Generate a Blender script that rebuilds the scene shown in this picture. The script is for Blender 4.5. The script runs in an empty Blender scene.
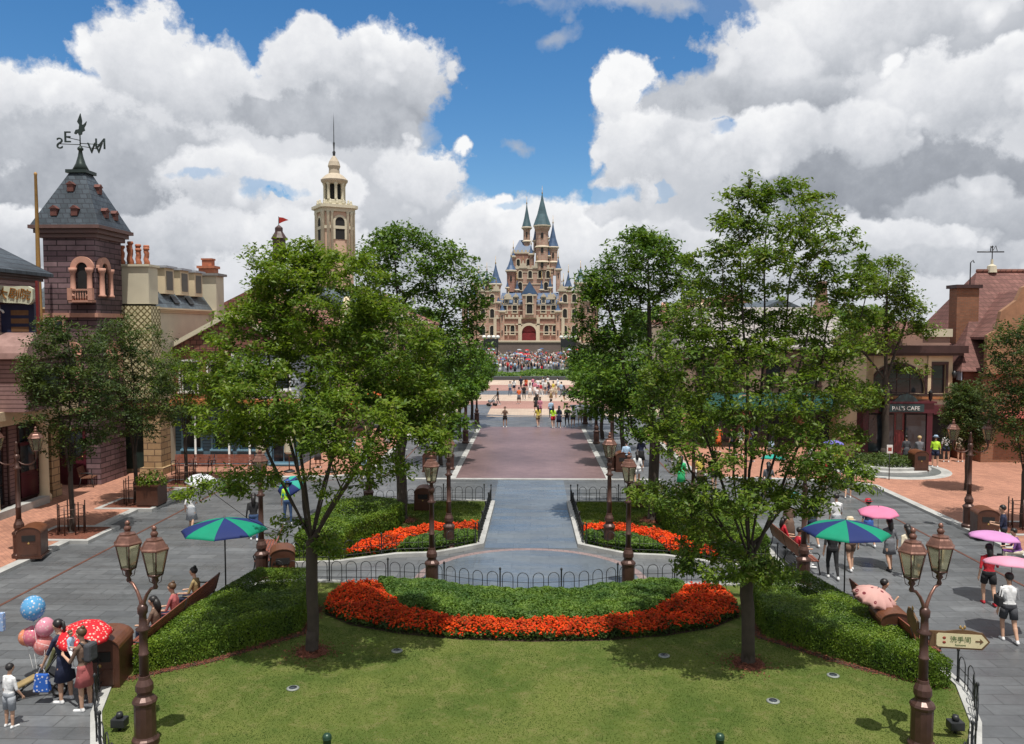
import bpy, math, random
import numpy as np
from mathutils import Vector, Matrix, Euler
random.seed(7); RNG=np.random.default_rng(7)
R=math.radians; PI=math.pi
S=bpy.context.scene; COL=S.collection
# ------------------------------------------------------------------ camera
F_PX=820.0; CAM_H=7.5
cam_d=bpy.data.cameras.new('camera'); cam=bpy.data.objects.new('camera',cam_d); COL.objects.link(cam); S.camera=cam
cam_d.sensor_width=36; cam_d.lens=36*F_PX/1024; cam_d.clip_end=5000; cam_d.clip_start=.1
cam.location=(0,0,CAM_H)
YAW=math.atan((531-512)/F_PX); PITCH=math.atan((372-328)/F_PX)
cam.rotation_euler=(R(90)-PITCH,0,YAW)
CM=Euler(cam.rotation_euler).to_matrix()
def ray(px,py): return CM@Vector(((px-512)/F_PX,-(py-372)/F_PX,-1))
def G(px,py,z=0.0):
    d=ray(px,py); t=(z-CAM_H)/d.z
    return Vector((d.x*t,d.y*t,z))
def AT(px,py,Y):
    d=ray(px,py); t=Y/d.y
    return Vector((d.x*t,Y,CAM_H+d.z*t))
# ------------------------------------------------------------------ materials
MATS={}
def new_mat(name):
    m=bpy.data.materials.new(name); m.use_nodes=True
    nt=m.node_tree; b=nt.nodes['Principled BSDF']; return m,nt,b
def N(nt,t,**k):
    n=nt.nodes.new(t)
    for a,v in k.items(): setattr(n,a,v)
    return n
def coords(nt,mode='obj',scale=(1,1,1)):
    if mode=='world':
        g=N(nt,'ShaderNodeNewGeometry').outputs['Position']
    else: g=N(nt,'ShaderNodeTexCoord').outputs['Object']
    m=N(nt,'ShaderNodeMapping'); m.inputs['Scale'].default_value=scale
    nt.links.new(g,m.inputs['Vector']); return m.outputs[0]
def mixc(nt,fac,a,b,blend='MIX'):
    n=N(nt,'ShaderNodeMix',data_type='RGBA',blend_type=blend)
    for s,v in ((0,fac),(6,a),(7,b)):
        if hasattr(v,'is_linked') or hasattr(v,'links'): nt.links.new(v,n.inputs[s])
        elif s==0: n.inputs[0].default_value=v
        else: n.inputs[s].default_value=(*v,1) if len(v)==3 else v
    return n.outputs[2]
def rampf(nt,v,a,b,c0=0.,c1=1.):
    n=N(nt,'ShaderNodeMapRange'); n.clamp=True; nt.links.new(v,n.inputs[0])
    for i,x in enumerate((a,b,c0,c1)): n.inputs[i+1].default_value=x
    return n.outputs[0]
def noise(nt,co,scale,detail=4,rough=.55,dist=0):
    n=N(nt,'ShaderNodeTexNoise'); nt.links.new(co,n.inputs['Vector'])
    n.inputs['Scale'].default_value=scale; n.inputs['Detail'].default_value=detail
    n.inputs['Roughness'].default_value=rough; n.inputs['Distortion'].default_value=dist
    return n.outputs['Fac']
def bump(nt,b,h,strength=.3,dist=.02):
    n=N(nt,'ShaderNodeBump'); n.inputs['Strength'].default_value=strength; n.inputs['Distance'].default_value=dist
    nt.links.new(h,n.inputs['Height']); nt.links.new(n.outputs[0],b.inputs['Normal'])
def sc(c,k): return tuple(min(1,x*k) for x in c)
def M(name,c,rough=.6,var=.25,scale=3.0,bmp=.15,metal=0,mode='obj',fine=30,spec=.5):
    """plain surface with soft wear"""
    if name in MATS: return MATS[name]
    m,nt,b=new_mat(name); co=coords(nt,mode)
    n1=noise(nt,co,scale,5); n2=noise(nt,co,fine,3)
    c1=mixc(nt,rampf(nt,n1,.3,.7),sc(c,1-var),sc(c,1+var))
    c2=mixc(nt,rampf(nt,n2,.3,.7,0,.35),c1,sc(c,1-var*1.4))
    nt.links.new(c2,b.inputs['Base Color'])
    nt.links.new(rampf(nt,n1,.3,.7,max(.05,rough-.1),min(1,rough+.1)),b.inputs['Roughness'])
    b.inputs['Metallic'].default_value=metal; b.inputs['Specular IOR Level'].default_value=spec
    if bmp: bump(nt,b,n2,bmp,.01)
    MATS[name]=m; return m
def brick(name,c1,c2,mortar,bw,bh,ms=.008,mode='wall',rough=.8,var=.3,off=.5,sq=1,bmp=.5,big=.12,rotz=0,spots=0,streak=0,spec=.3):
    if name in MATS: return MATS[name]
    m,nt,b=new_mat(name)
    if mode=='ground':
        g=N(nt,'ShaderNodeNewGeometry').outputs['Position']
        mp=N(nt,'ShaderNodeMapping'); mp.inputs['Rotation'].default_value=(0,0,rotz); nt.links.new(g,mp.inputs['Vector']); co=mp.outputs[0]
    else:
        g=N(nt,'ShaderNodeTexCoord').outputs['Object']
        s=N(nt,'ShaderNodeSeparateXYZ'); nt.links.new(g,s.inputs[0])
        a=N(nt,'ShaderNodeMath',operation='ADD'); nt.links.new(s.outputs[0],a.inputs[0]); nt.links.new(s.outputs[1],a.inputs[1])
        c=N(nt,'ShaderNodeCombineXYZ'); nt.links.new(a.outputs[0],c.inputs[0]); nt.links.new(s.outputs[2],c.inputs[1]); co=c.outputs[0]
    t=N(nt,'ShaderNodeTexBrick'); nt.links.new(co,t.inputs['Vector'])
    t.offset=off; t.squash=sq
    t.inputs['Color1'].default_value=(*c1,1); t.inputs['Color2'].default_value=(*c2,1); t.inputs['Mortar'].default_value=(*mortar,1)
    t.inputs['Scale'].default_value=1; t.inputs['Brick Width'].default_value=bw; t.inputs['Row Height'].default_value=bh
    t.inputs['Mortar Size'].default_value=ms; t.inputs['Mortar Smooth'].default_value=.3
    n1=noise(nt,g,big,6,.6); n2=noise(nt,g,6,4)
    o=mixc(nt,rampf(nt,n1,.32,.68),(1-var,)*3,(1+var*.6,)*3)
    o=mixc(nt,1.0,t.outputs['Color'],o,'MULTIPLY')
    o2=mixc(nt,rampf(nt,n2,.3,.7),(.88,)*3,(1.1,)*3)
    o=mixc(nt,1.0,o,o2,'MULTIPLY')
    if spots:   # stains
        n3=noise(nt,g,.9,7,.7,.6)
        o=mixc(nt,rampf(nt,n3,.56,.70,0,spots),o,sc(c1,.45))
    if streak:
        mp2=N(nt,'ShaderNodeMapping'); mp2.inputs['Scale'].default_value=(.28,1.3,1); nt.links.new(g,mp2.inputs['Vector'])
        n4=noise(nt,mp2.outputs[0],.8,7,.65,.5); st=rampf(nt,n4,.42,.66,0,streak)
        o=mixc(nt,st,o,sc(c1,.5)); nt.links.new(rampf(nt,n4,.42,.66,rough,rough-.28),b.inputs['Roughness'])
    else: b.inputs['Roughness'].default_value=rough
    nt.links.new(o,b.inputs['Base Color']); b.inputs['Specular IOR Level'].default_value=spec
    if bmp: bump(nt,b,t.outputs['Fac'],-bmp,.01)
    MATS[name]=m; return m
def leafmat(name,ca,cb,trans=.35,rough=.45,cc=None,spec=.22):
    if name in MATS: return MATS[name]
    m,nt,b=new_mat(name)
    geo=N(nt,'ShaderNodeNewGeometry'); ri=geo.outputs['Random Per Island']
    n1=noise(nt,geo.outputs['Position'],.7,3)
    c=mixc(nt,ri,ca,cb)
    n1=noise(nt,geo.outputs['Position'],1.3,4,.6); c=mixc(nt,1.0,c,mixc(nt,rampf(nt,n1,.36,.64),(.52,.62,.70),(1.22,1.15,.9)),'MULTIPLY')
    if cc: 
        c=mixc(nt,rampf(nt,ri,.93,.94),c,cc)
    nt.links.new(c,b.inputs['Base Color']); b.inputs['Roughness'].default_value=rough; b.inputs['Specular IOR Level'].default_value=spec
    tr=N(nt,'ShaderNodeBsdfTranslucent'); c2=mixc(nt,1.0,c,(1.3,1.35,.5),'MULTIPLY'); nt.links.new(c2,tr.inputs[0])
    mx=N(nt,'ShaderNodeMixShader'); mx.inputs[0].default_value=trans
    nt.links.new(b.outputs[0],mx.inputs[1]); nt.links.new(tr.outputs[0],mx.inputs[2])
    nt.links.new(mx.outputs[0],nt.nodes['Material Output'].inputs[0]); MATS[name]=m; return m
def glass(name='window_glass',c=(.02,.025,.03),rough=.08):
    if name in MATS: return MATS[name]
    m,nt,b=new_mat(name); co=coords(nt); n1=noise(nt,co,1.2,3)
    nt.links.new(mixc(nt,rampf(nt,n1,.35,.65),c,sc(c,2.2)),b.inputs['Base Color'])
    b.inputs['Roughness'].default_value=rough; b.inputs['Specular IOR Level'].default_value=.6; MATS[name]=m; return m
# ------------------------------------------------------------------ mesh builder
class MB:
    def __init__(s): s.v=[]; s.f=[]; s.m=[]; s.sm=[]; s.T=Matrix.Identity(4)
    def add(s,vs,fs,mi=0,smooth=False):
        o=len(s.v); T=s.T
        s.v+= [tuple(T@Vector(p)) for p in vs]; s.f+=[tuple(i+o for i in f) for f in fs]; s.m+=[mi]*len(fs); s.sm+=[smooth]*len(fs); return s
    def box(s,x0,x1,y0,y1,z0,z1,mi=0):
        v=[(x0,y0,z0),(x1,y0,z0),(x1,y1,z0),(x0,y1,z0),(x0,y0,z1),(x1,y0,z1),(x1,y1,z1),(x0,y1,z1)]
        return s.add(v,[(0,3,2,1),(4,5,6,7),(0,1,5,4),(1,2,6,5),(2,3,7,6),(3,0,4,7)],mi)
    def cbox(s,c,d,mi=0): return s.box(c[0]-d[0]/2,c[0]+d[0]/2,c[1]-d[1]/2,c[1]+d[1]/2,c[2]-d[2]/2,c[2]+d[2]/2,mi)
    def lathe(s,prof,n=12,c=(0,0,0),mi=0,smooth=True,sx=1,sy=1,a0=0,cap=True):
        vs=[];fs=[]
        for r,z in prof:
            for k in range(n):
                a=a0+2*PI*k/n; vs.append((c[0]+r*sx*math.cos(a),c[1]+r*sy*math.sin(a),c[2]+z))
        for i in range(len(prof)-1):
            for k in range(n):
                k2=(k+1)%n; fs.append((i*n+k,i*n+k2,(i+1)*n+k2,(i+1)*n+k))
        if cap:
            fs.append(tuple(reversed(range(n)))); fs.append(tuple(range((len(prof)-1)*n,len(prof)*n)))
        return s.add(vs,fs,mi,smooth)
    def tube(s,pts,rad,n=6,mi=0,smooth=True):
        pts=[Vector(p) for p in pts]
        if not hasattr(rad,'__len__'): rad=[rad]*len(pts)
        vs=[];fs=[]; u=None
        for i,p in enumerate(pts):
            d=(pts[min(i+1,len(pts)-1)]-pts[max(i-1,0)]); d=d.normalized() if d.length>1e-9 else Vector((0,0,1))
            if u is None: u=d.orthogonal().normalized()
            u=(u-d*u.dot(d)); u=u.normalized() if u.length>1e-6 else d.orthogonal().normalized()
            w=d.cross(u)
            for k in range(n):
                a=2*PI*k/n; vs.append(tuple(p+(u*math.cos(a)+w*math.sin(a))*rad[i]))
        for i in range(len(pts)-1):
            for k in range(n):
                k2=(k+1)%n; fs.append((i*n+k,i*n+k2,(i+1)*n+k2,(i+1)*n+k))
        fs.append(tuple(reversed(range(n)))); fs.append(tuple(range((len(pts)-1)*n,len(pts)*n)))
        return s.add(vs,fs,mi,smooth)
    def sphere(s,c,r,n=10,mi=0):
        if not hasattr(r,'__len__'): r=(r,r,r)
        vs=[(c[0],c[1],c[2]-r[2])];fs=[];h=max(4,n//2)
        for i in range(1,h):
            t=-PI/2+PI*i/h
            for k in range(n):
                a=2*PI*k/n; vs.append((c[0]+r[0]*math.cos(t)*math.cos(a),c[1]+r[1]*math.cos(t)*math.sin(a),c[2]+r[2]*math.sin(t)))
        vs.append((c[0],c[1],c[2]+r[2])); L=len(vs)-1
        for k in range(n):
            k2=(k+1)%n; fs.append((0,1+k2,1+k)); fs.append((L,1+(h-2)*n+k,1+(h-2)*n+k2))
            for i in range(h-2): fs.append((1+i*n+k,1+i*n+k2,1+(i+1)*n+k2,1+(i+1)*n+k))
        return s.add(vs,fs,mi,True)
    def prism(s,poly,z0,z1,mi=0,mt=None,smooth=False):
        n=len(poly); ar=sum(poly[i][0]*poly[(i+1)%n][1]-poly[(i+1)%n][0]*poly[i][1] for i in range(n))
        if ar<0: poly=poly[::-1]
        vs=[(p[0],p[1],z0) for p in poly]+[(p[0],p[1],z1) for p in poly]
        s.add(vs,[(i,(i+1)%n,n+(i+1)%n,n+i) for i in range(n)]+[tuple(reversed(range(n)))],mi,smooth)
        s.add(vs[n:],[tuple(range(n))],mi if mt is None else mt); return s
    def vprism(s,poly,y0,y1,mi=0):   # polygon in x,z extruded along y
        n=len(poly); ar=sum(poly[i][0]*poly[(i+1)%n][1]-poly[(i+1)%n][0]*poly[i][1] for i in range(n))
        if ar<0: poly=poly[::-1]
        vs=[(p[0],y0,p[1]) for p in poly]+[(p[0],y1,p[1]) for p in poly]
        return s.add(vs,[tuple(range(n)),tuple(reversed(range(n,2*n)))]+[((i+1)%n,i,n+i,n+(i+1)%n) for i in range(n)],mi)
    def build(s,name,mats,parent=None,loc=None,rz=0,bevel=0):
        me=bpy.data.meshes.new(name); me.from_pydata(s.v,[],s.f)
        if not isinstance(mats,(list,tuple)): mats=[mats]
        for m in mats: me.materials.append(m)
        me.polygons.foreach_set('material_index',s.m); me.polygons.foreach_set('use_smooth',s.sm); me.update()
        o=bpy.data.objects.new(name,me); COL.objects.link(o)
        if parent: o.parent=parent
        if loc is not None: o.location=loc
        o.rotation_euler.z=rz
        if bevel:
            b=o.modifiers.new('bevel','BEVEL'); b.width=bevel; b.segments=2; b.limit_method='ANGLE'; b.angle_limit=R(40)
        return o
def npmesh(name,V,Fc,mats,parent=None,mi=None,loc=None,smooth=False,nv=4):
    """fast mesh from numpy: V (n,3); Fc (m,nv)"""
    me=bpy.data.meshes.new(name); me.vertices.add(len(V)); me.vertices.foreach_set('co',np.asarray(V,dtype=np.float32).ravel())
    me.loops.add(Fc.size); me.loops.foreach_set('vertex_index',Fc.astype(np.int32).ravel())
    me.polygons.add(len(Fc)); me.polygons.foreach_set('loop_start',np.arange(0,Fc.size,nv,dtype=np.int32))
    if not isinstance(mats,(list,tuple)): mats=[mats]
    for m in mats: me.materials.append(m)
    if mi is not None: me.polygons.foreach_set('material_index',mi.astype(np.int32))
    if smooth: me.polygons.foreach_set('use_smooth',np.ones(len(Fc),dtype=bool))
    me.update(); me.validate()
    o=bpy.data.objects.new(name,me); COL.objects.link(o)
    if parent: o.parent=parent
    if loc is not None: o.location=loc
    return o
def tag(o,label=None,cat=None,group=None,kind=None):
    if label: o['label']=label
    if cat: o['category']=cat
    if group: o['group']=group
    if kind: o['kind']=kind
    return o
def thing(name,label,cat,loc=(0,0,0),rz=0,group=None):
    o=bpy.data.objects.new(name,None); COL.objects.link(o); o.location=loc; o.rotation_euler.z=rz; o.empty_display_size=.2
    return tag(o,label,cat,group)
def struct(o): o['kind']='structure'; return o
KIDS={}
def kids(o):
    return [c for c in COL.objects if c.parent is o]
def copy_tree(o,parent=None,top=True):
    c=o.copy(); COL.objects.link(c)
    if parent: c.parent=parent
    for ch in o.children: copy_tree(ch,c,False)
    return c
def place_copy(o,label,loc,rz=0,scale=1,group=None):
    c=copy_tree(o); c.location=loc; c.rotation_euler.z=rz; c.scale=(scale,)*3
    tag(c,label,o.get('category'),group or o.get('group')); return c
def text(name,s,size,mat,parent=None,loc=(0,0,0),rot=(R(90),0,0),ext=.01,scale=(1,1,1)):
    cu=bpy.data.curves.new(name,'FONT'); cu.body=s; cu.size=size; cu.extrude=ext; cu.align_x='CENTER'; cu.align_y='CENTER'
    cu.materials.append(mat); t=bpy.data.objects.new('tmp',cu); COL.objects.link(t)
    dg=bpy.context.evaluated_depsgraph_get(); me=bpy.data.meshes.new_from_object(t.evaluated_get(dg)); bpy.data.objects.remove(t)
    o=bpy.data.objects.new(name,me); COL.objects.link(o)
    if parent: o.parent=parent
    o.location=loc; o.rotation_euler=rot; o.scale=scale; return o
def arc(c,r,a0,a1,n=16): return [(c[0]+r*math.cos(R(a0+(a1-a0)*i/n)),c[1]+r*math.sin(R(a0+(a1-a0)*i/n))) for i in range(n+1)]
# ------------------------------------------------------------------ render, world, sun
S.render.engine='CYCLES'; cy=S.cycles; cy.max_bounces=5; cy.diffuse_bounces=2; cy.glossy_bounces=2; cy.transmission_bounces=4; cy.transparent_max_bounces=4; cy.caustics_reflective=False; cy.caustics_refractive=False; S.view_settings.view_transform='Standard'; S.view_settings.look='None'; S.view_settings.exposure=0.0; S.view_settings.gamma=1
SUN_EL=R(73); SHX,SHY=-.22,.975     # shadows fall this way on the ground
sl=bpy.data.lights.new('sun','SUN'); sl.energy=5.0; sl.angle=R(.53); sl.color=(1,.955,.88)
so=bpy.data.objects.new('sun',sl); COL.objects.link(so)
sd=Vector((SHX*math.cos(SUN_EL),SHY*math.cos(SUN_EL),-math.sin(SUN_EL))); so.rotation_euler=sd.to_track_quat('-Z','Y').to_euler()
W=bpy.data.worlds.new('World'); S.world=W; W.use_nodes=True; nt=W.node_tree; bg=nt.nodes['Background']
def build_world():
    L=nt.links.new
    sky=N(nt,'ShaderNodeTexSky'); sky.sky_type='NISHITA'; sky.sun_disc=False; sky.sun_elevation=SUN_EL
    sky.sun_rotation=math.atan2(-SHX,-SHY); sky.air_density=1.0; sky.dust_density=.4; sky.ozone_density=3.5
    hs=N(nt,'ShaderNodeHueSaturation'); hs.inputs['Saturation'].default_value=1.30; hs.inputs['Value'].default_value=1.22; L(sky.outputs[0],hs.inputs['Color'])
    D=N(nt,'ShaderNodeTexCoord').outputs['Generated']
    def inp(n,i,x):
        if hasattr(x,'links'): L(x,n.inputs[i])
        else: n.inputs[i].default_value=x
    def add(a,b,op='ADD'):
        n=N(nt,'ShaderNodeMath',operation=op); inp(n,0,a); inp(n,1,b); return n.outputs[0]
    def vec(op,x,y):
        n=N(nt,'ShaderNodeVectorMath',operation=op); inp(n,0,x); inp(n,1,y); return n.outputs[0]
    def vn(scale,detail,rough=.55,v=None):
        n=N(nt,'ShaderNodeTexNoise'); n.inputs['Scale'].default_value=scale; n.inputs['Detail'].default_value=detail; n.inputs['Roughness'].default_value=rough; L(v or D,n.inputs['Vector']); return n
    def puff(v,scale,detail):
        n=N(nt,'ShaderNodeTexVoronoi',feature='F1'); n.inputs['Scale'].default_value=scale; n.inputs['Detail'].default_value=detail; n.inputs['Roughness'].default_value=.55; L(v,n.inputs['Vector']); return n.outputs['Distance']
    w=vn(6,6,.58); W1=vec('MULTIPLY',vec('SUBTRACT',w.outputs['Color'],(.5,.5,.5)),(.16,.16,.12))
    DD=vec('ADD',D,W1)
    bil=rampf(nt,puff(vec('ADD',D,vec('MULTIPLY',W1,(.25,.25,.25))),15,2.2),.05,.75,-.5,.5)      # cauliflower lumps, + at creases
    fine=rampf(nt,w.outputs['Fac'],.3,.7,-.5,.5); n2=vn(22,6,.66); f2=rampf(nt,n2.outputs['Fac'],.3,.7,-.5,.5)
    dots={}
    def frame(px,py,rot=0):
        d=ray(px,py).normalized(); right=Vector((0,0,1)).cross(d).normalized()*-1; up=right.cross(d).normalized()
        if rot: c,s_=math.cos(R(rot)),math.sin(R(rot)); right,up=right*c+up*s_,up*c-right*s_
        return d,right,up
    def dotn(v):
        n=N(nt,'ShaderNodeVectorMath',operation='DOT_PRODUCT'); L(DD,n.inputs[0]); n.inputs[1].default_value=tuple(v); return n.outputs['Value']
    front=rampf(nt,add(N_dot(D,ray(512,250).normalized()),0.0),.35,.6,6,0)
    ragged=add(add(bil,.56,'MULTIPLY'),add(f2,.36,'MULTIPLY'))
    def blob(px,py,rx,ry,rot=0):
        d,right,up=frame(px,py,rot)
        a=add(dotn(right*820/rx),-d.dot(right)*820/rx); b=add(dotn(up*820/ry),-d.dot(up)*820/ry)
        q=add(add(add(a,a,'MULTIPLY'),add(b,b,'MULTIPLY')),.5,'POWER'); return add(q,front),b
    # pale general cloud with the open blue gap
    gap=None
    for px,py,rx,ry,rot,k in [(525,-40,100,110,0,1.),(512,70,72,100,-8,1.),(540,150,52,46,0,1.),(645,8,62,40,0,.9),(0,10,90,40,8,1),(255,-8,90,44,4,1),(430,-5,60,30,0,1),(625,40,60,40,0,1),(690,10,40,26,0,.8),(723,138,14,7,0,.55),(598,197,34,8,0,.85),(505,203,16,5,0,.5),(290,196,26,5,0,.6),(205,178,22,4,0,.5),(655,205,18,5,0,.4)]:
        q,_=blob(px,py,rx,ry,rot); g=rampf(nt,add(q,add(ragged,-.5,'MULTIPLY')),1.22,.95,0,k); gap=g if gap is None else add(gap,g,'MAXIMUM')
    alpha=add(1.0,gap,'SUBTRACT')
    big=rampf(nt,vn(2.6,3,.5).outputs['Fac'],.35,.65)
    shade=add(add(big,.26,'MULTIPLY'),add(add(bil,-.16,'MULTIPLY'),.60)); shade=add(shade,add(f2,.10,'MULTIPLY'))
    PF=[ # px,py,rx,ry,rot, top, bottom   (painted far to near)
     (900,245,190,40,0,.72,.50),(700,252,150,34,0,.80,.62),(120,245,150,40,0,.72,.48),(300,235,110,36,0,.88,.62),
     (50,98,120,54,0,.98,.56),(140,48,62,58,0,.96,.66),(215,78,80,50,0,.90,.60),(318,58,72,50,10,.92,.60),(395,70,72,66,0,1.0,.36),(330,115,110,34,0,.56,.50),
     (110,150,170,46,0,.62,.44),(430,172,62,46,0,.92,.66),(240,178,90,44,0,.95,.62),(330,185,50,30,0,.95,.8),(60,192,120,28,0,.50,.42),(20,216,50,20,0,.92,.66),
     (485,228,70,48,0,.96,.74),(560,232,86,46,0,.98,.74),(620,200,56,34,0,.84,.62),
     (1000,30,110,70,0,.66,.44),(850,30,165,66,0,.94,.50),(760,50,84,62,-20,.95,.62),(755,98,120,36,-8,.74,.44),(955,100,95,56,8,1.0,.52),(640,148,62,60,0,.96,.62),(700,160,60,46,0,.80,.62),(623,86,48,38,0,1.08,.80),
     (900,182,180,42,0,.46,.34),(868,142,56,30,0,.92,.58),(766,142,52,38,0,1.0,.62),(980,205,90,30,0,.66,.5),(880,228,100,18,0,.85,.7)]
    for px,py,rx,ry,rot,t,bt in PF:
        q,b=blob(px,py,rx,ry,rot); a=rampf(nt,add(q,ragged),1.08,.90)
        sv=add(b,add(add(bil,-.55,'MULTIPLY'),add(fine,.5,'MULTIPLY'))); sv=rampf(nt,sv,-.95,.4,bt+.11,t+.10); sv=add(sv,add(add(bil,-.19,'MULTIPLY'),add(f2,.17,'MULTIPLY')))
        alpha=add(alpha,a,'MAXIMUM')
        m=N(nt,'ShaderNodeMix',data_type='FLOAT'); L(a,m.inputs[0]); L(shade,m.inputs[2]); L(sv,m.inputs[3]); shade=m.outputs[0]
    for px,py,rx,ry,k in ((600,197,32,8,.8),(290,196,30,6,.55),(206,178,24,5,.45),(723,138,15,7,.55),(508,205,18,5,.5)):
        q,_=blob(px,py,rx,ry); alpha=add(alpha,rampf(nt,add(q,add(f2,.8,'MULTIPLY')),1.15,.6,0,k),'SUBTRACT')
    alpha=add(alpha,0.0,'MAXIMUM')
    rp=N(nt,'ShaderNodeValToRGB'); L(shade,rp.inputs[0]); e=rp.color_ramp.elements
    e[0].position=.2; e[0].color=(.22,.24,.28,1); e[1].position=1; e[1].color=(.95,.955,.965,1)
    for ps,c in ((.42,(.36,.385,.43)),(.6,(.54,.565,.61)),(.8,(.76,.775,.81))): x=e.new(ps); x.color=(*c,1)
    for px,py,rx,ry,rot,k in ((640,4,52,9,0,.75),(563,42,24,8,25,.6),(513,140,12,8,0,.7),(540,8,30,7,0,.35)):
        q,_=blob(px,py,rx,ry,rot); alpha=add(alpha,rampf(nt,add(q,add(f2,.9,'MULTIPLY')),1.3,.3,0,k),'MAXIMUM')
    cs=N(nt,'ShaderNodeVectorMath',operation='SCALE'); L(rp.outputs[0],cs.inputs[0]); cs.inputs['Scale'].default_value=1/SKY_K
    L(mixc(nt,alpha,hs.outputs[0],cs.outputs[0]),bg.inputs['Color']); bg.inputs['Strength'].default_value=SKY_K
    # wisps
def N_dot(v,c):
    n=N(nt,'ShaderNodeVectorMath',operation='DOT_PRODUCT'); nt.links.new(v,n.inputs[0]); n.inputs[1].default_value=tuple(c); return n.outputs['Value']
SKY_K=.1; W.cycles.sampling_method='MANUAL'; W.cycles.sample_map_resolution=96
build_world()
# ------------------------------------------------------------------ palette
iron=M('black_iron',(.018,.02,.022),.45,.2,metal=0,spec=.5)
bronze=M('brown_bronze',(.085,.042,.032),.38,.3,metal=.35,fine=60,spec=.6)
copper=M('copper_brown',(.20,.10,.075),.36,.3,metal=.5,scale=8)
binm=M('brown_paint',(.075,.028,.016),.42,.25)
bintop=M('sunlit_brown_paint',(.125,.045,.02),.4,.25)  # bin brown made lighter and warmer: sunlight on the lid put into the colour
wood_red=M('red_brown_wood',(.21,.062,.035),.5,.3,scale=6)
wood=M('brown_wood',(.16,.07,.04),.55,.3,scale=6)
stone_l=M('pale_stone',(.42,.42,.40),.75,.2,mode='world')
cream=M('cream_render',(.66,.54,.36),.8,.12,scale=.8)
cream2=M('pale_cream_render',(.58,.53,.40),.8,.12,scale=.8)
white=M('white_paint',(.72,.72,.70),.5,.1)
bark=M('grey_brown_bark',(.058,.045,.036),.9,.35,scale=5,bmp=.6,fine=40)
dark=M('dark_void',(.012,.011,.011),.8,.3)
gl=glass()
soil=M('dark_soil',(.06,.035,.022),.95,.4,mode='world',scale=4)
mulch=M('red_mulch',(.17,.055,.03),.95,.5,mode='world',scale=9,fine=70,bmp=1)
gray_pave=brick('grey_granite_paving',(.15,.158,.166),(.105,.112,.12),(.055,.058,.06),.9,.45,.012,'ground',.5,.30,big=.22,spots=.45,streak=.55,spec=.4)
red_pave=brick('terracotta_paving',(.44,.215,.145),(.34,.165,.115),(.2,.11,.085),.30,.15,.006,'ground',.8,.22,big=.25,rotz=R(45))
purple_pave=brick('plum_brick_paving',(.20,.13,.13),(.165,.105,.108),(.14,.105,.105),.42,.21,.008,'ground',.42,.3,big=.18,spots=.3,spec=.45)
cream_pave=brick('sand_paving',(.50,.40,.32),(.44,.34,.27),(.3,.25,.2),.6,.6,.008,'ground',.7,.15)
pink_pave=brick('pink_paving',(.36,.20,.165),(.31,.17,.14),(.2,.12,.1),.4,.2,.008,'ground',.7,.2)
kerbm=M('granite_kerb',(.40,.40,.385),.7,.22,mode='world',scale=2,fine=25)
# ------------------------------------------------------------------ ground and paving
def sheet(name,poly,z,mat,kind='structure'):
    o=MB().add([(p[0],p[1],z) for p in poly],[tuple(range(len(poly)))] if sum(poly[i][0]*poly[(i+1)%len(poly)][1]-poly[(i+1)%len(poly)][0]*poly[i][1] for i in range(len(poly)))>0 else [tuple(reversed(range(len(poly))))]).build(name,mat)
    o['kind']=kind; return o
farg=M('far_ground',(.10,.12,.07),.9,.3,mode='world',scale=.02,fine=.3)
sheet('ground',[(-1500,-300),(1500,-300),(1500,3000),(-1500,3000)],-.02,farg)
sheet('street_paving',[(-60,-12),(60,-12),(60,172),(-60,172)],0,gray_pave)
def rect(x0,x1,y0,y1): return [(x0,y0),(x1,y0),(x1,y1),(x0,y1)]
def offset_strip(pts,w,z0,z1,mb,closed=False):
    """raised strip along a polyline, w wide centred on it"""
    n=len(pts); L=[];Rr=[]
    for i,p in enumerate(pts):
        if closed: a=pts[i-1]; b=pts[(i+1)%n]
        else: a=pts[max(i-1,0)]; b=pts[min(i+1,n-1)]
        d=Vector((b[0]-a[0],b[1]-a[1])); d.normalize(); k=1
        if 0<i<n-1 or closed:
            d1=Vector((p[0]-a[0],p[1]-a[1])).normalized(); c=max(.5,d.dot(d1)); k=1/c
        nn=Vector((-d.y,d.x))*w/2*k; L.append((p[0]+nn.x,p[1]+nn.y)); Rr.append((p[0]-nn.x,p[1]-nn.y))
    m=n if closed else n-1
    vs=[(q[0],q[1],z) for z in (z0,z1) for q in L+Rr]; fs=[]
    for i in range(m):
        j=(i+1)%n
        fs+=[(2*n+i,3*n+i,3*n+j,2*n+j),(i,2*n+i,2*n+j,j),(n+i,n+j,3*n+j,3*n+i)]
    if not closed: fs+=[(0,n,3*n,2*n),(n-1,3*n-1,4*n-1,2*n-1)]
    mb.add(vs,fs)
def kerb(pts,w=.22,h=.12,closed=False,name='kerb',mat=None):
    mb=MB(); offset_strip(pts,w,0,h,mb,closed); o=mb.build(name,mat or kerbm); struct(o); return o
# sidewalks (raised 0.1)
LX=-16.2
left_walk=[(-60,-12),(LX,-12),(LX,38.8),(-15.4,39.6),(-14.6,40.0),(-9.6,40.6),(-8.7,41.6),(-8.4,43),(-8.4,60),(-60,60)]
right_walk=[(-p[0],p[1]) for p in left_walk]
for nm,poly in (('sidewalk',left_walk),('sidewalk',right_walk)):
    struct(MB().prism(poly,0,.1).build(nm,red_pave))
    kerb(poly[1:9],.34,.112)
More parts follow.
